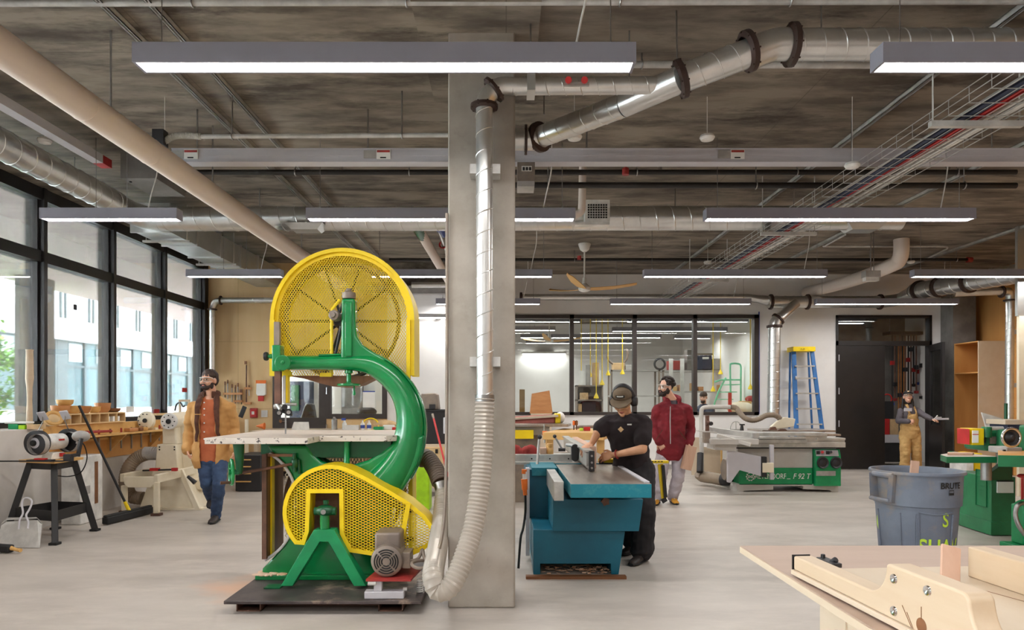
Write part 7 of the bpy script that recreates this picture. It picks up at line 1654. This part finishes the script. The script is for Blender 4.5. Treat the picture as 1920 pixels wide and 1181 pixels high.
def curved(txt, size, th, z, m, sx=1, bold=0.0):
    cu = bpy.data.curves.new('t', 'FONT'); cu.body = txt; cu.size = size; cu.align_x = 'CENTER'; cu.align_y = 'CENTER'; cu.offset = bold; cu.resolution_u = 4; o = bpy.data.objects.new('t', cu); COL.objects.link(o)
    me = bpy.data.meshes.new_from_object(o.evaluated_get(bpy.context.evaluated_depsgraph_get())); bpy.data.objects.remove(o); off = root_off(bn)
    for v in me.vertices:
        zz = z+v.co.y; r = (.309+(zz-.575)*.045 if zz > .57 else .256+(zz-.02)*.066)+.0045
        v.co = rim(th+v.co.x*sx/r, r, zz)-off
    me.materials.clear(); me.materials.append(MATS[m]); ob = bpy.data.objects.new('lettering', me); COL.objects.link(ob); ob.parent = bn; return ob
curved('BRUTE', .066, .80, .742, 'black_ink', .95, .0014)
curved('S', .15, .72, .475, 'hi_vis', .8, .002); curved('SHAV', .17, .64, .265, 'hi_vis', .8, .003); 
em = MB(); 
for z0, z1 in ((.705, .711), (.672, .69)):
    v = []
    for k in range(7): th = .80-.07+.14*k/6; v += [rim(th, .319, z0), rim(th, .319, z1)]
    em.add(v, [(2*k, 2*k+1, 2*k+3, 2*k+2) for k in range(6)])
for th in (.73, .865): em.add([rim(th, .319, .672), rim(th+.01, .319, .672), rim(th+.01, .319, .711), rim(th, .319, .711)], [(0, 1, 2, 3)])
em.build('emblem', 'black_ink', bn)
curved('(', .13, -1.2, .42, 'hi_vis', 1, .006)
M = Matrix.Translation((X(1712, 5.4), 5.42, .60)) @ Matrix.Rotation(.12, 4, 'Y') @ Matrix.Rotation(-.05, 4, 'X')
tag(MB().obox(M, (.062, .02, .62)).build('scrap_board', 'pink_wood', bevel=.001), 'pinkish scrap board sticking up out of the grey waste bin', 'wood')
simple(MB().lathe([(0, 0), (.25, 0), (.258, .02), (0, .05)], bc+V((0, 0, .27)), (0, 0, 1), 32), 'bin_scraps', 'sawdust', 'sawdust and scraps lying inside the grey waste bin', 'sawdust')['kind'] = 'stuff'

# ------------------------------------------------------------------ green machines at right
gm = thing('edge_sander', 'green floor-standing sander with pedestal cabinet and side table at right', 'sander', (X(1865, 7.1), 7.2, 0)); GM = 'green_machine'
x0, x1, x2 = X(1822, 7.3), X(1858, 6.97), X(1908, 6.97)
ped = [(x0, 7.3), (x1, 6.97), (x2, 6.97), (x2+.05, 7.6), (x0+.05, 7.7)]
MB().prism(inset(ped, .012), 'z', .14, Z(893, 7.05)).build('pedestal', GM, gm, bevel=.006); MB().prism(ped, 'z', .008, .145).build('plinth', GM, gm, bevel=.004)
a_, b_ = V((x0, 7.3, 0)), V((x1, 6.97, 0)); nn = V((b_.y-a_.y, -(b_.x-a_.x), 0)).normalized()
if nn.y > 0: nn = -nn
def fq(s, z, o=0): q = a_.lerp(b_, s)+nn*o; return V((q.x, q.y, z))
dr_ = MB().add([fq(.2, .28, .0), fq(.75, .28, .0), fq(.75, .66, .0), fq(.2, .66, .0), fq(.2, .28, .014), fq(.75, .28, .014), fq(.75, .66, .014), fq(.2, .66, .014)], [(4, 5, 6, 7), (0, 1, 5, 4), (1, 2, 6, 5), (2, 3, 7, 6), (3, 0, 4, 7)]).build('louvre_door', GM, gm, bevel=.004)
b = MB()
for k in range(6): b.beam(fq(.38, .58-k*.045, .018), fq(.55, .58-k*.045, .018), .012, .014)
b.build('louvre', 'green_machine', dr_)
MB().box(X(1870, 6.97), X(1900, 6.97), 6.965, 6.985, Z(924, 6.97), Z(903, 6.97)).build('data_plate', 'paper', gm); MB().box(X(1870, 6.97), X(1900, 6.97), 6.964, 6.984, Z(903, 6.97), Z(901, 6.97)).build('plate_header', 'black_ink', gm)
zt = Z(851, 6.6)
b = MB().prism([(X(1757, 6.6), 6.55), (X(1775, 6.3), 6.3), (X(1870, 6.3), 6.3), (X(1870, 6.3), 7.0), (X(1800, 6.8), 6.85)], 'z', zt-.06, zt).build('side_table', [GM, 'table_worn'], gm, bevel=.004)
for p in b.data.polygons:
    if p.normal.z > .9: p.material_index = 1
MB().cyl(P(1849, 900, 7.0), P(1849, 855, 7.0), .05).cyl(P(1880, 900, 7.1), P(1880, 850, 7.1), .06).build('support_column', 'steel', gm)
MB().prism(pxpoly([(1844, 896), (1850, 890), (1890, 860), (1896, 862), (1896, 900), (1844, 900)], 7.0), 'y', 6.98, 7.05).build('table_bracket', 'green_dark', gm, bevel=.004)
b = MB().prism([(X(1871, 6.0), 6.0), (2.2+X(1871, 6.0)-.6, 5.6), (X(1871, 6.0)+1.8, 7.0), (X(1871, 6.9), 6.9)], 'z', Z(875, 6.0)-.0, Z(853, 6.0)).build('front_table', [GM, 'plywood_orange'], gm, bevel=.004)
for p in b.data.polygons:
    if p.normal.z > .9: p.material_index = 1
MB().box(X(1842, 7.0), X(1920, 7.0), 6.95, 7.3, Z(845, 7.0), Z(806, 7.0)).build('sanding_head', GM, gm, bevel=.03)
MB().box(X(1855, 6.95), X(1872, 6.95), 6.93, 6.96, Z(832, 6.95), Z(818, 6.95)).build('belt_window', 'motor_grey', gm, bevel=.004)
MB().cyl(P(1850, 820, 6.9), P(1850, 800, 6.9), .045).cyl(P(1879, 838, 6.9), P(1879, 805, 6.9), .05).build('head_post', GM, gm, bevel=.004)
MB().cyl(P(1848, 803, 6.9), P(1880, 803, 6.9), .02).build('head_tube', 'zinc', gm)
c = P(1896, 820, 6.3); MB().torus(c, (0, 1, 0), .082, .013, 40, 12).build('handwheel_rim', 'chrome', gm); MB().lathe([(0, -.02), (.074, -.02), (.074, .0), (.05, -.012), (.03, .01), (.02, .03), (0, .034)], c, (0, -1, 0), 32).build('handwheel_face', 'black_plastic', gm)
MB().box(X(1880, 6.5), X(1910, 6.5), 6.45, 6.7, Z(850, 6.5), Z(838, 6.5)).build('switch_box', 'clear_grey', gm, bevel=.01); MB().box(X(1882, 6.44), X(1886, 6.44), 6.44, 6.455, Z(848, 6.44), Z(843, 6.44)).build('switch', 'black_ink', gm)
MB().cyl(P(1945, 848, 6.5), P(1945, 797, 6.5), .14).build('motor_drum', GM, gm, bevel=.02)
simple(MB().prism([(X(1770, 6.5), 6.45), (X(1826, 6.4), 6.42), (X(1829, 6.5), 6.52), (X(1772, 6.6), 6.56)], 'z', zt+.001, zt+.022), 'small_board', 'pink_wood', 'short pale board lying on the green side table at right', 'wood', bevel=.001)
q = thing('sander_guard', 'red and yellow warning guard box on the end of the green sander', 'machine guard', P(1824, 819, 6.9)); MB().box(X(1818, 6.9), X(1840, 6.9), 6.86, 7.05, Z(834, 6.9), Z(803, 6.9)).build('yellow_box', 'yellow_paint', q, bevel=.004)
MB().prism([(X(1807, 7.0), 7.0), (X(1818, 6.86), 6.86), (X(1818, 6.86), 7.05), (X(1807, 7.0), 7.08)], 'z', Z(833, 6.9), Z(804, 6.9)).build('red_panel', 'red', q, bevel=.003)
MB().box(X(1824, 6.85), X(1835, 6.85), 6.852, 6.862, Z(830, 6.86), Z(807, 6.86)).build('instruction_label', 'paper', q); MB().box(X(1824, 6.85), X(1835, 6.85), 6.85, 6.854, Z(815, 6.86), Z(813.5, 6.86)).build('red_line', 'red', q)
MB().box(X(1839, 6.9), X(1848, 6.9), 6.9, 7.0, Z(830, 6.9), Z(806, 6.9)).build('mount', 'black_plastic', q)
lp = V((X(1845, 7.2), 7.2, 0))
simple(MB().prism(pxpoly([(1841, 773), (1878, 784), (1882, 806), (1854, 810), (1850, 803)], 8.0), 'y', 8.0, 8.02), 'white_sheet', 'white_plastic', 'white sheet standing up behind the green sander head', 'sheet')
simple(MB().box(X(1885, 7.4), X(1925, 7.4), 7.4, 7.7, Z(796, 7.4), Z(787, 7.4)), 'timber_block', 'birch', 'pale timber block behind the chrome handwheel', 'wood', bevel=.004)
simple(MB().box(X(1886, 7.45), X(1925, 7.45), 7.42, 7.7, Z(812, 7.4), Z(796, 7.4)-.001), 'dark_carton', 'navy', 'dark box beneath the pale timber block at right', 'box')
simple(MB().cyl(P(1886, 830, 7.9), P(1886, 756, 7.9), .018), 'green_pole', 'green_dark', 'thin green pole rising behind the green sander', 'pole')
g2 = thing('green_grinder', 'bright green machine base with hose cut off by the right edge', 'machine', (X(1915, 6.3), 6.3, 0)); MB().box(4.78, 5.2, 6.3, 6.46, .05, Z(948, 6.3)).build('machine_body', 'green_face', g2, bevel=.012); MB().box(4.7, 5.25, 6.22, 6.5, .005, .05).build('machine_foot', 'green_face', g2, bevel=.006)
MB().tube(smoothpts([P(1920, 942, 6.28), P(1908, 948, 6.25), P(1904, 965, 6.25), P(1910, 985, 6.22), P(1922, 1003, 6.2)], 5), .02, 10).build('hose', 'steel', g2); MB().tube(smoothpts([P(1901, 975, 6.28), P(1902, 952, 6.28), P(1908, 942, 6.28), P(1922, 938, 6.28)], 5), .014, 8).build('carry_handle', 'green_face', g2)
MB().cyl(P(1917, 940, 6.5), P(1917, 895, 6.5), .012).sph(P(1916, 892, 6.5), (.045, .03, .02)).build('red_lever', 'red', g2)

# ------------------------------------------------------------------ bookcase, boards, ladder
bc_ = thing('bookcase', 'tall empty plywood bookcase standing against the right-hand wall by the double door', 'bookcase', (9.0, 12.85, 0)); q0, q1, y0, y1, zt = 8.66, 9.28, 12.5, 13.18, Z(639, 12.5)
MB().box(q0, q1, y0, y0+.02, 0, zt).build('side_panel', 'birch', bc_); MB().box(q0, q1, y1-.02, y1, 0, zt).build('side_panel', 'plywood_orange', bc_); MB().box(q1-.02, q1, y0+.02, y1-.02, 0, zt).build('back_panel', 'plywood_orange', bc_); MB().box(q0, q1-.02, y0+.02, y1-.02, zt-.02, zt).build('top', 'plywood_orange', bc_)
for z in (Z(698, 12.8), .08): MB().box(q0+.003, q1-.02, y0+.02, y1-.02, z-.022, z).build('shelf', 'plywood_orange', bc_)
for i, (a, e, y, h, m, l) in enumerate(((1812, 1826, 10.4, 853, 'white_plastic', 'white machine box on the floor behind the green side table'), (1828, 1842, 10.5, 850, 'yellow_paint', 'yellow tool case on the floor behind the green side table'))): simple(MB().box(X(a, y), X(e, y), y, y+.4, .12, Z(h, y)), 'floor_case', m, l, 'case', bevel=.01)
simple(MB().box(X(1806, 10.3), X(1850, 10.3), 10.2, 10.95, .0, .119), 'pallet', 'walnut', 'low dark pallet under the cases behind the grey bin', 'pallet')
simple(MB().beam(P(1800, 893, 9.3)+V((0, 0, -.3)), P(1850, 880, 9.5)+V((0, 0, -.3)), .1, .03), 'floor_board', 'cherry_wood', 'reddish board on the floor right of the grey bin', 'wood')
ld = thing('step_ladder', 'blue fibreglass stepladder with yellow top leaning by the double door', 'ladder', (X(1515, 13.2), 13.2, 0)); dl_ = 13.25
a0, a1 = P(1488, 656, 13.3), V((X(1496, 12.9), 12.9, 0)); b0, b1 = P(1522, 656, 13.3), V((X(1552, 12.9), 12.9, 0))
MB().beam(a0, a1, .085, .03).build('rail', 'blue_fibreglass', ld, bevel=.004); MB().beam(b0, b1, .085, .03).build('rail', 'blue_fibreglass', ld, bevel=.004)
MB().beam(a0+V((0, .16, 0)), a1+V((.03, .5, 0)), .03, .03).build('rear_rail', 'blue_fibreglass', ld); MB().beam(b0+V((0, .16, 0)), b1+V((-.03, .5, 0)), .03, .03).build('rear_rail', 'blue_fibreglass', ld)
MB().box(X(1484, 13.28), X(1526, 13.28), 13.2, 13.5, Z(659, 13.25), Z(650, 13.25)).build('top_cap', 'yellow_paint', ld, bevel=.01); text('lettering', '<->', .06, P(1505, 654.5, 13.19), 'black_ink', ld)
for f in (.135, .235, .36, .485, .61, .735, .86): pa, pb = a0.lerp(a1, f), b0.lerp(b1, f); MB().beam(pa, pb, .09, .026).build('step', 'aluminium', ld)
MB().beam(P(1492, 705, 13.2), P(1493, 718, 13.2), .02, .04).build('label', 'paper', ld)

# ------------------------------------------------------------------ store room: clamps, cart
rnd = random.Random(6)
cl_ = [(1687, 640, 775, 0), (1692, 640, 770, 1), (1697, 640, 745, 0), (1703, 640, 742, 1), (1708, 640, 748, 0), (1713, 640, 725, 1), (1718, 640, 738, 0), (1723, 640, 722, 1), (1728, 640, 748, 0), (1678, 640, 752, 0), (1673, 640, 760, 1)]
for i, (px, ya, yb_, k) in enumerate(cl_):
    dd = 15.3+.12*(i % 2); t = thing('pipe_clamp', '%s long clamp from the left hanging in the store room' % ['third', 'fourth', 'fifth', 'sixth', 'seventh', 'eighth', 'ninth', 'tenth', 'eleventh', 'second', 'first'][i], 'clamp', P(px, 700, dd), 'clamps hanging in the store')
    MB().cyl(P(px, 628, dd), P(px, yb_, dd), .016, n=8).build('clamp_bar', 'black_paint' if k else 'rust', t); yj = rnd.uniform(655, yb_-12); MB().cbox(P(px, yj, dd-.03), (.06, .08, .09)).build('clamp_jaw', 'red' if k else 'black_plastic', t); MB().cbox(P(px, yb_-3, dd-.03), (.06, .08, .06)).build('clamp_head', 'red_dull' if i % 3 == 0 else 'blue' if i % 3 == 1 else 'black_plastic', t)
rk = thing('clamp_rail', 'ceiling rail from which the store clamps hang', 'rail', P(1700, 625, 15.3)); MB().box(X(1664, 15.3), X(1738, 15.3), 15.2, 15.5, Z(628, 15.3), Z(622, 15.3)).build('rail', 'black_paint', rk)
for px in (1668, 1734): MB().cyl(P(px, 623, 15.35), (X(px, 15.35), 15.35, CEIL), .01).build('rail_hanger', 'steel', rk)
cr = thing('utility_cart', 'grey cart with black panel inside the store doorway', 'cart', (X(1680, 14.4), 14.4, 0)); MB().box(X(1655, 14.3), X(1700, 14.3), 14.3, 14.8, Z(830, 14.3), Z(815, 14.3)).build('cart_top', 'light_housing', cr); MB().box(X(1656, 14.3), X(1699, 14.3), 14.32, 14.8, .08, Z(831, 14.3)).build('cart_body', 'black_plastic', cr)
for i, (a, e, y, h, m, l) in enumerate(((1657, 1668, 785, 815, 'red', 'red boxed goods on the store cart, left'), (1669, 1685, 786, 815, 'cardboard', 'brown carton on the store cart beside the red goods'), (1656, 1676, 752, 785, 'black_plastic', 'black machine with red grille stacked on the red goods'))): simple(MB().box(X(a, 14.35), X(e, 14.35), 14.35, 14.6, Z(h, 14.35)+.002, Z(y, 14.35)), 'store_box', m, l, 'box', bevel=.006)
simple(MB().torus(P(1663, 748, 14.45), (0, 1, .1), .1, .014), 'coiled_hose', 'red', 'coiled red hose on the black machine in the store', 'hose')

# ------------------------------------------------------------------ behind the operator: benches and edge sander by the long window
sb = thing('belt_machine', 'edge sanding machine with pink belt right of the column', 'sander', (X(1000, 9.4), 9.4, 0))
MB().beam(P(940, 792, 9.4), P(1040, 786, 9.4), .22, .14).build('sanding_belt', 'sandpaper', sb, bevel=.04); MB().beam(P(940, 786, 9.4), P(1045, 779, 9.4), .3, .03).build('belt_cover', 'birch', sb); MB().box(X(1040, 9.4), X(1050, 9.4), 9.3, 9.55, Z(793, 9.4), Z(775, 9.4)).build('end_cap', 'yellow_paint', sb, bevel=.01); MB().sph(P(1050, 783, 9.45), (.07, .08, .08)).build('dust_bag', 'paper', sb)
MB().prism([(X(930, 9.0), 9.0), (X(1065, 9.0), 9.0), (X(1072, 9.2), 9.3), (X(1060, 9.7), 9.7), (X(930, 9.7), 9.7)], 'z', Z(800, 9.0), Z(795, 9.0)).build('machine_table', 'cast_iron', sb, bevel=.004); MB().box(X(935, 9.2), X(1030, 9.2), 9.15, 9.6, Z(815, 9.2), Z(800, 9.0)-.001).build('machine_body', 'machine_grey', sb, bevel=.01); MB().box(X(950, 9.3), X(1010, 9.3), 9.25, 9.6, 0, Z(815, 9.2)).build('machine_stand', 'motor_grey', sb); MB().box(X(960, 9.1), X(1000, 9.1), 9.05, 9.2, Z(822, 9.1), Z(806, 9.1)).build('yellow_bracket', 'yellow_paint', sb)
wb2 = thing('woodworking_bench', 'honey-coloured woodworking bench behind the operator', 'workbench', (X(1090, 8.9), 8.9, 0)); b = MB().prism([(X(1018, 8.3), 8.35), (X(1130, 8.3), 8.2), (X(1165, 8.8), 9.3), (X(1060, 9.2), 9.5)], 'z', Z(810, 8.4)-.09, Z(810, 8.4)); b.build('bench_top', 'honey_wood', wb2, bevel=.006)
for px, y in ((1024, 8.5), (1120, 8.4), (1150, 9.1), (1070, 9.3)): MB().box(X(px, y), X(px, y)+.09, y, y+.09, 0, Z(810, 8.4)-.09).build('leg', 'honey_wood', wb2, bevel=.004)
zt2 = Z(810, 8.4)+.001
simple(MB().box(X(1095, 8.7), X(1107, 8.7), 8.7, 8.76, zt2, zt2+.05), 'level', 'red', 'red tool lying on the bench behind the operator', 'tool', bevel=.004); simple(MB().box(X(1087, 8.7), X(1094, 8.7), 8.7, 8.75, zt2, zt2+.035), 'tape_measure', 'hi_vis', 'green tape measure left of the red tool', 'tape measure', bevel=.006)
for i, (px, m, l) in enumerate(((1076, 'orange', 'orange-handled clamp standing on the bench edge'), (1081, 'walnut', 'brown-handled clamp standing beside the orange-handled one'))):
    t = thing('bench_clamp', l, 'clamp', (X(px, 9.0), 9.0, zt2), 'bench clamps'); MB().cyl((X(px, 9.0), 9.0, zt2), P(px, 788, 9.0), .009, n=8).build('clamp_bar', 'rust', t); MB().cyl(P(px, 797, 9.0), P(px, 789, 9.0), .018, n=10).build('clamp_handle', m, t)
t = thing('bench_clamp', 'steel bar clamp with orange grip hanging on the edge sander table', 'clamp', P(1021, 808, 8.9)); MB().cyl(P(1021, 830, 8.9), P(1021, 795, 8.9), .012).build('clamp_bar', 'steel', t); MB().cyl(P(1017, 812, 8.9), P(1026, 812, 8.9), .03).build('clamp_grip', 'orange', t)
simple(MB().tube(smoothpts([P(1078, 806, 9.4), P(1084, 801, 9.4), P(1095, 800, 9.4), P(1130, 800, 9.4)], 4), .02, 8), 'bent_rail', 'motor_grey', 'grey bent rail along the bench behind the operator', 'rail')
pk = thing('slab_panel', 'warped brown wood slab leaning on the inner window sill', 'wood', (X(1015, 13.4), 13.4, 1.08)); MB().prism(pxpoly([(993, 775), (997, 738), (1030, 732), (1036, 775)], 13.3), 'y', 13.25, 13.3).build('slab', 'cherry_wood', pk)
for f in ((1000, 13.27),): MB().box(X(995, 13.27), X(1034, 13.27), 13.2, 13.34, 0, Z(775, 13.3)).build('stand', 'birch', pk)
simple(MB().box(X(974, 13.9), X(984, 13.9), 13.9, 13.95, 0, Z(730, 13.9)), 'brown_board', 'honey_wood', 'narrow brown board at the left end behind the window', 'wood')
# ------------------------------------------------------------------ room behind the long window
def rack(x0, x1, y, levels, label, w_=.5):
    t = thing('storage_rack', label, 'rack', ((x0+x1)/2, y, 0))
    for x in (x0, x1-.05):
        for yy in (y, y+w_): MB().box(x, x+.05, yy, yy+.05, 0, levels[-1]).build('upright', 'motor_grey', t)
    for z in levels: MB().box(x0, x1, y, y+w_+.05, z-.04, z).build('shelf', 'clear_grey', t)
    return t
dR = 18.5
rack(X(1145, dR), X(1238, dR), dR, [.6, 1.5, Z(693, dR)], 'grey storage rack behind the operator in the far room')
rack(X(1242, dR), X(1420, dR), dR, [.5, Z(733, dR), Z(694, dR)], 'long grey storage rack at the right of the far room')
zR = Z(693, dR)+.001
tb3 = thing('storage_tub', 'dark blue lidded tub on the top shelf of the far rack', 'tub', (X(1322, dR), dR, zR)); MB().box(X(1308, dR), X(1336, dR), dR+.05, dR+.45, zR, Z(666, dR)).build('tub_body', 'navy', tb3, bevel=.02); MB().box(X(1307, dR), X(1337, dR), dR+.03, dR+.47, Z(666, dR), Z(662, dR)).build('lid', 'motor_grey', tb3); MB().box(X(1318, dR), X(1330, dR), dR+.04, dR+.05, Z(673, dR), Z(669, dR)).build('tub_label', 'paper', tb3)
for i, (a, e, h, m, l) in enumerate(((1151, 1172, 680, 'cardboard', 'brown carton on the far rack behind the operator'), (1174, 1186, 684, 'clear_grey', 'small grey box next to the brown carton on the far rack'), (1256, 1284, 676, 'red_dull', 'long red case on the top shelf of the far rack'), (1338, 1356, 672, 'clear_grey', 'grey crate right of the dark blue tub'), (1290, 1306, 655, 'dark_concrete', 'tall grey carton left of the dark blue tub'), (1360, 1400, 680, 'motor_grey', 'long dark machine on the right end of the far top shelf'))):
    simple(MB().box(X(a, dR), X(e, dR), dR+.08, dR+.4, zR, Z(h, dR)), 'shelf_box', m, l, 'box', bevel=.006)
simple(MB().torus((X(1240, dR), dR+.2, zR+.16), (0, 1, 0), .14, .03), 'hose_coil', 'black_rubber', 'black hose coil on the far rack between the red case and the carton', 'hose')
simple(MB().torus((X(1160, dR), dR+.2, zR+.42), (0, 1, 0), .28, .03, a0=.2, a1=4), 'flexible_hose', 'hose_dark', 'grey curved hose rising above the brown carton in the far room', 'hose')
for i, px in enumerate((1262, 1275, 1300, 1312, 1352, 1375, 1395)): simple(MB().box(X(px, dR), X(px+9, dR), dR+.1, dR+.4, Z(733, dR)+.001, Z(733, dR)+.12+.05*(i % 3)), 'timber_offcut', 'cherry_wood' if i % 2 else 'honey_wood', 'timber offcut on the middle shelf of the far rack, %s from left' % ['first', 'second', 'third', 'fourth', 'fifth', 'sixth', 'seventh'][i], 'wood', 'offcuts on the far rack')
# open shelf with boxes
os_ = thing('open_cabinet', 'dark open shelf unit with boxes behind the inner window', 'shelf unit', (X(1105, 15.6), 15.6, 0)); a, e = X(1081, 15.6), X(1131, 15.6); zt = Z(722, 15.6)
MB().box(a, a+.03, 15.6, 16.0, 0, zt).box(e-.03, e, 15.6, 16.0, 0, zt).box(a, e, 15.98, 16.0, 0, zt).box(a, e, 15.6, 16.0, zt-.03, zt).box(a, e, 15.6, 16.0, Z(749, 15.6)-.03, Z(749, 15.6)).box(a, e, 15.6, 16.0, .5, .53).build('carcass', 'motor_grey', os_)
simple(MB().box(X(1087, 15.65), X(1103, 15.65), 15.65, 15.9, Z(749, 15.6)+.001, Z(736, 15.6)), 'carton', 'cardboard', 'tan carton on the upper shelf of the dark shelf unit', 'box'); tcs = simple(MB().box(X(1092, 15.65), X(1117, 15.65), 15.65, 15.9, Z(775, 15.6), Z(753, 15.6)), 'tool_chest', 'black_plastic', 'black tool chest in the dark shelf unit', 'tool chest', bevel=.006); simple(MB().box(X(1084, 15.65), X(1091, 15.65), 15.65, 15.9, Z(772, 15.6), Z(757, 15.6)), 'carton', 'cardboard', 'small tan carton beside the black tool chest', 'box')
for i, (px, w_, h, m, l) in enumerate(((1086, 10, 695, 'paper', 'white tube bundle on the dark shelf unit, left'), (1098, 9, 684, 'clear_grey', 'tall grey roll on the dark shelf unit'), (1110, 13, 680, 'cardboard', 'brown roll standing on the dark shelf unit'), (1120, 6, 694, 'paper', 'white roll at the right of the dark shelf unit'))): simple(MB().cyl((X(px+w_/2, 15.8), 15.8, zt+.001), (X(px+w_/2, 15.8), 15.8, Z(h, 15.8)), w_/2/1280*15.8, n=16), 'paper_roll', m, l, 'roll', 'rolls on the shelf unit')
# yellow cord reels
cords = [(1090, 720, 16.6), (1107, 705, 16.2), (1118, 745, 15.2), (1129, 720, 15.6), (1140, 702, 17), (1167, 700, 17), (1337, 732, 16), (1351, 700, 17.4), (1385, 700, 17.4), (1407, 728, 15.8)]
for i, (px, y, dd) in enumerate(cords):
    t = thing('cord_drop', 'yellow power cord hanging from the ceiling behind the inner window, %s from left' % ['first', 'second', 'third', 'fourth', 'fifth', 'sixth', 'seventh', 'eighth', 'ninth', 'tenth'][i], 'power cord', P(px, y, dd), 'yellow cord drops in the far room'); q = P(px, y, dd)
    MB().cyl(q, (q.x, q.y, CEIL), .01, n=6).build('cord', 'yellow_paint', t); MB().lathe([(.012, .1), (.03, .06), (.05, .02), (.06, -.02), (0, -.03)], q, (0, 0, 1), 12).build('socket', 'yellow_paint', t)
# mint safety ladder
ml = thing('rolling_ladder', 'mint green rolling safety ladder in the far room', 'ladder', (X(1370, 16.2), 16.2, 0)); b = MB(); d1, d2 = 16.2, 16.7
for dd in (d1, d2): b.tube(smoothpts([V((X(1326, dd), dd, .1)), P(1340, 755, dd), P(1361, 708, dd)], 3), .022, 8); b.tube([P(1371, 770, dd), V((X(1371, dd), dd, .05))], .022, 8); b.tube(smoothpts([P(1371, 775, dd), P(1369, 690, dd), P(1372, 682, dd), P(1384, 682, dd), P(1389, 687, dd), P(1389, 712, dd), V((X(1389, dd), dd, .05))], 3), .022, 8); b.tube([P(1340, 716, dd), P(1352, 712, dd), P(1388, 712, dd)], .02, 8)
b.build('tube_frame', 'mint', ml)
for k in range(6): p = P(1332+k*7, 790-k*14, d1); MB().box(p.x, p.x+.28, d1, d2, p.z-.02, p.z).build('tread', 'mint', ml)
simple(MB().box(X(1366, 15.4), X(1372, 15.4), 15.4, 15.44, 1.0, Z(736, 15.4)), 'red_post', 'red', 'upright red post before the mint ladder', 'post')
wk = thing('assembly_table', 'work table behind the inner window with a sack on it', 'table', (X(1390, 15.2), 15.2, 0)); MB().box(X(1345, 15.2), X(1425, 15.2), 15.1, 16.0, Z(775, 15.2)-.04, Z(775, 15.2)).build('top', 'birch', wk)
for px in (1348, 1420): MB().box(X(px, 15.2), X(px, 15.2)+.07, 15.15, 15.22, 0, Z(775, 15.2)-.04).build('leg', 'birch', wk)
simple(MB().sph((X(1388, 15.5), 15.5, Z(775, 15.2)+.12), (.32, .2, .14), 18, 10), 'cloth_sack', 'cream_enamel', 'bulging cream sack on the table behind the right window pane', 'sack'); simple(MB().box(X(1399, 15.3), X(1418, 15.3), 15.6, 15.8, Z(775, 15.2)+.001, Z(752, 15.3)), 'wooden_crate', 'honey_wood', 'small wooden crate on the table by the cream sack', 'crate'); simple(MB().sph((X(1408, 15.7), 15.7, Z(748, 15.5)), (.14, .08, .08), 14, 8), 'red_bundle', 'red_dull', 'bundle of red handles above the wooden crate', 'tools')
for i, (px, dd, l) in enumerate(((1255, 17, 'narrow hanging pale board in the far room beside the hooded man'), (1276, 17.2, 'second pale board standing in the far room'))): simple(MB().box(X(px, dd), X(px+7, dd), dd, dd+.05, 0, Z(672, dd)), 'tall_board', 'clear_grey', l, 'board')
lb = thing('wall_light', 'glowing white lamp strip over the whiteboard in the far room', 'lamp', (X(1020, 22), 22.3, 0)); MB().box(X(978, 22.3), X(1062, 22.3), 22.3, 22.45, Z(663, 22.3), Z(659, 22.3)).build('lamp_housing', 'white_plastic', lb); q = MB().add([(X(980, 22.3), 22.3, Z(664, 22.3)), (X(1060, 22.3), 22.3, Z(664, 22.3)), (X(1060, 22.3), 22.45, Z(664, 22.3)), (X(980, 22.3), 22.45, Z(664, 22.3))], [(0, 3, 2, 1)]).build('diffuser', 'emit_far', lb)
MB().box(X(1000, 22.45), X(1040, 22.45), 22.45, YB+9, Z(663, 22.3), Z(660, 22.3)).build('wall_bracket', 'steel', lb)
lb = thing('wall_light', 'glowing lamp strip over the white wall between bandsaw and column', 'lamp', (X(800, 12.1), 12.1, Z(590, 12.1))); MB().box(X(775, 12.1), X(860, 12.1), 12.1, 12.2, Z(595, 12.1), Z(588, 12.1)).build('lamp_housing', 'light_housing', lb); o = MB().add([(X(776, 12.1), 12.1, Z(596, 12.1)), (X(859, 12.1), 12.1, Z(596, 12.1)), (X(859, 12.1), 12.2, Z(596, 12.1)), (X(776, 12.1), 12.2, Z(596, 12.1))], [(0, 3, 2, 1)]).build('diffuser', 'emit_far', lb); MB().box(X(815, 12.2), X(825, 12.2), 12.2, YO, Z(594, 12.1), Z(589, 12.1)).build('wall_bracket', 'steel', lb)
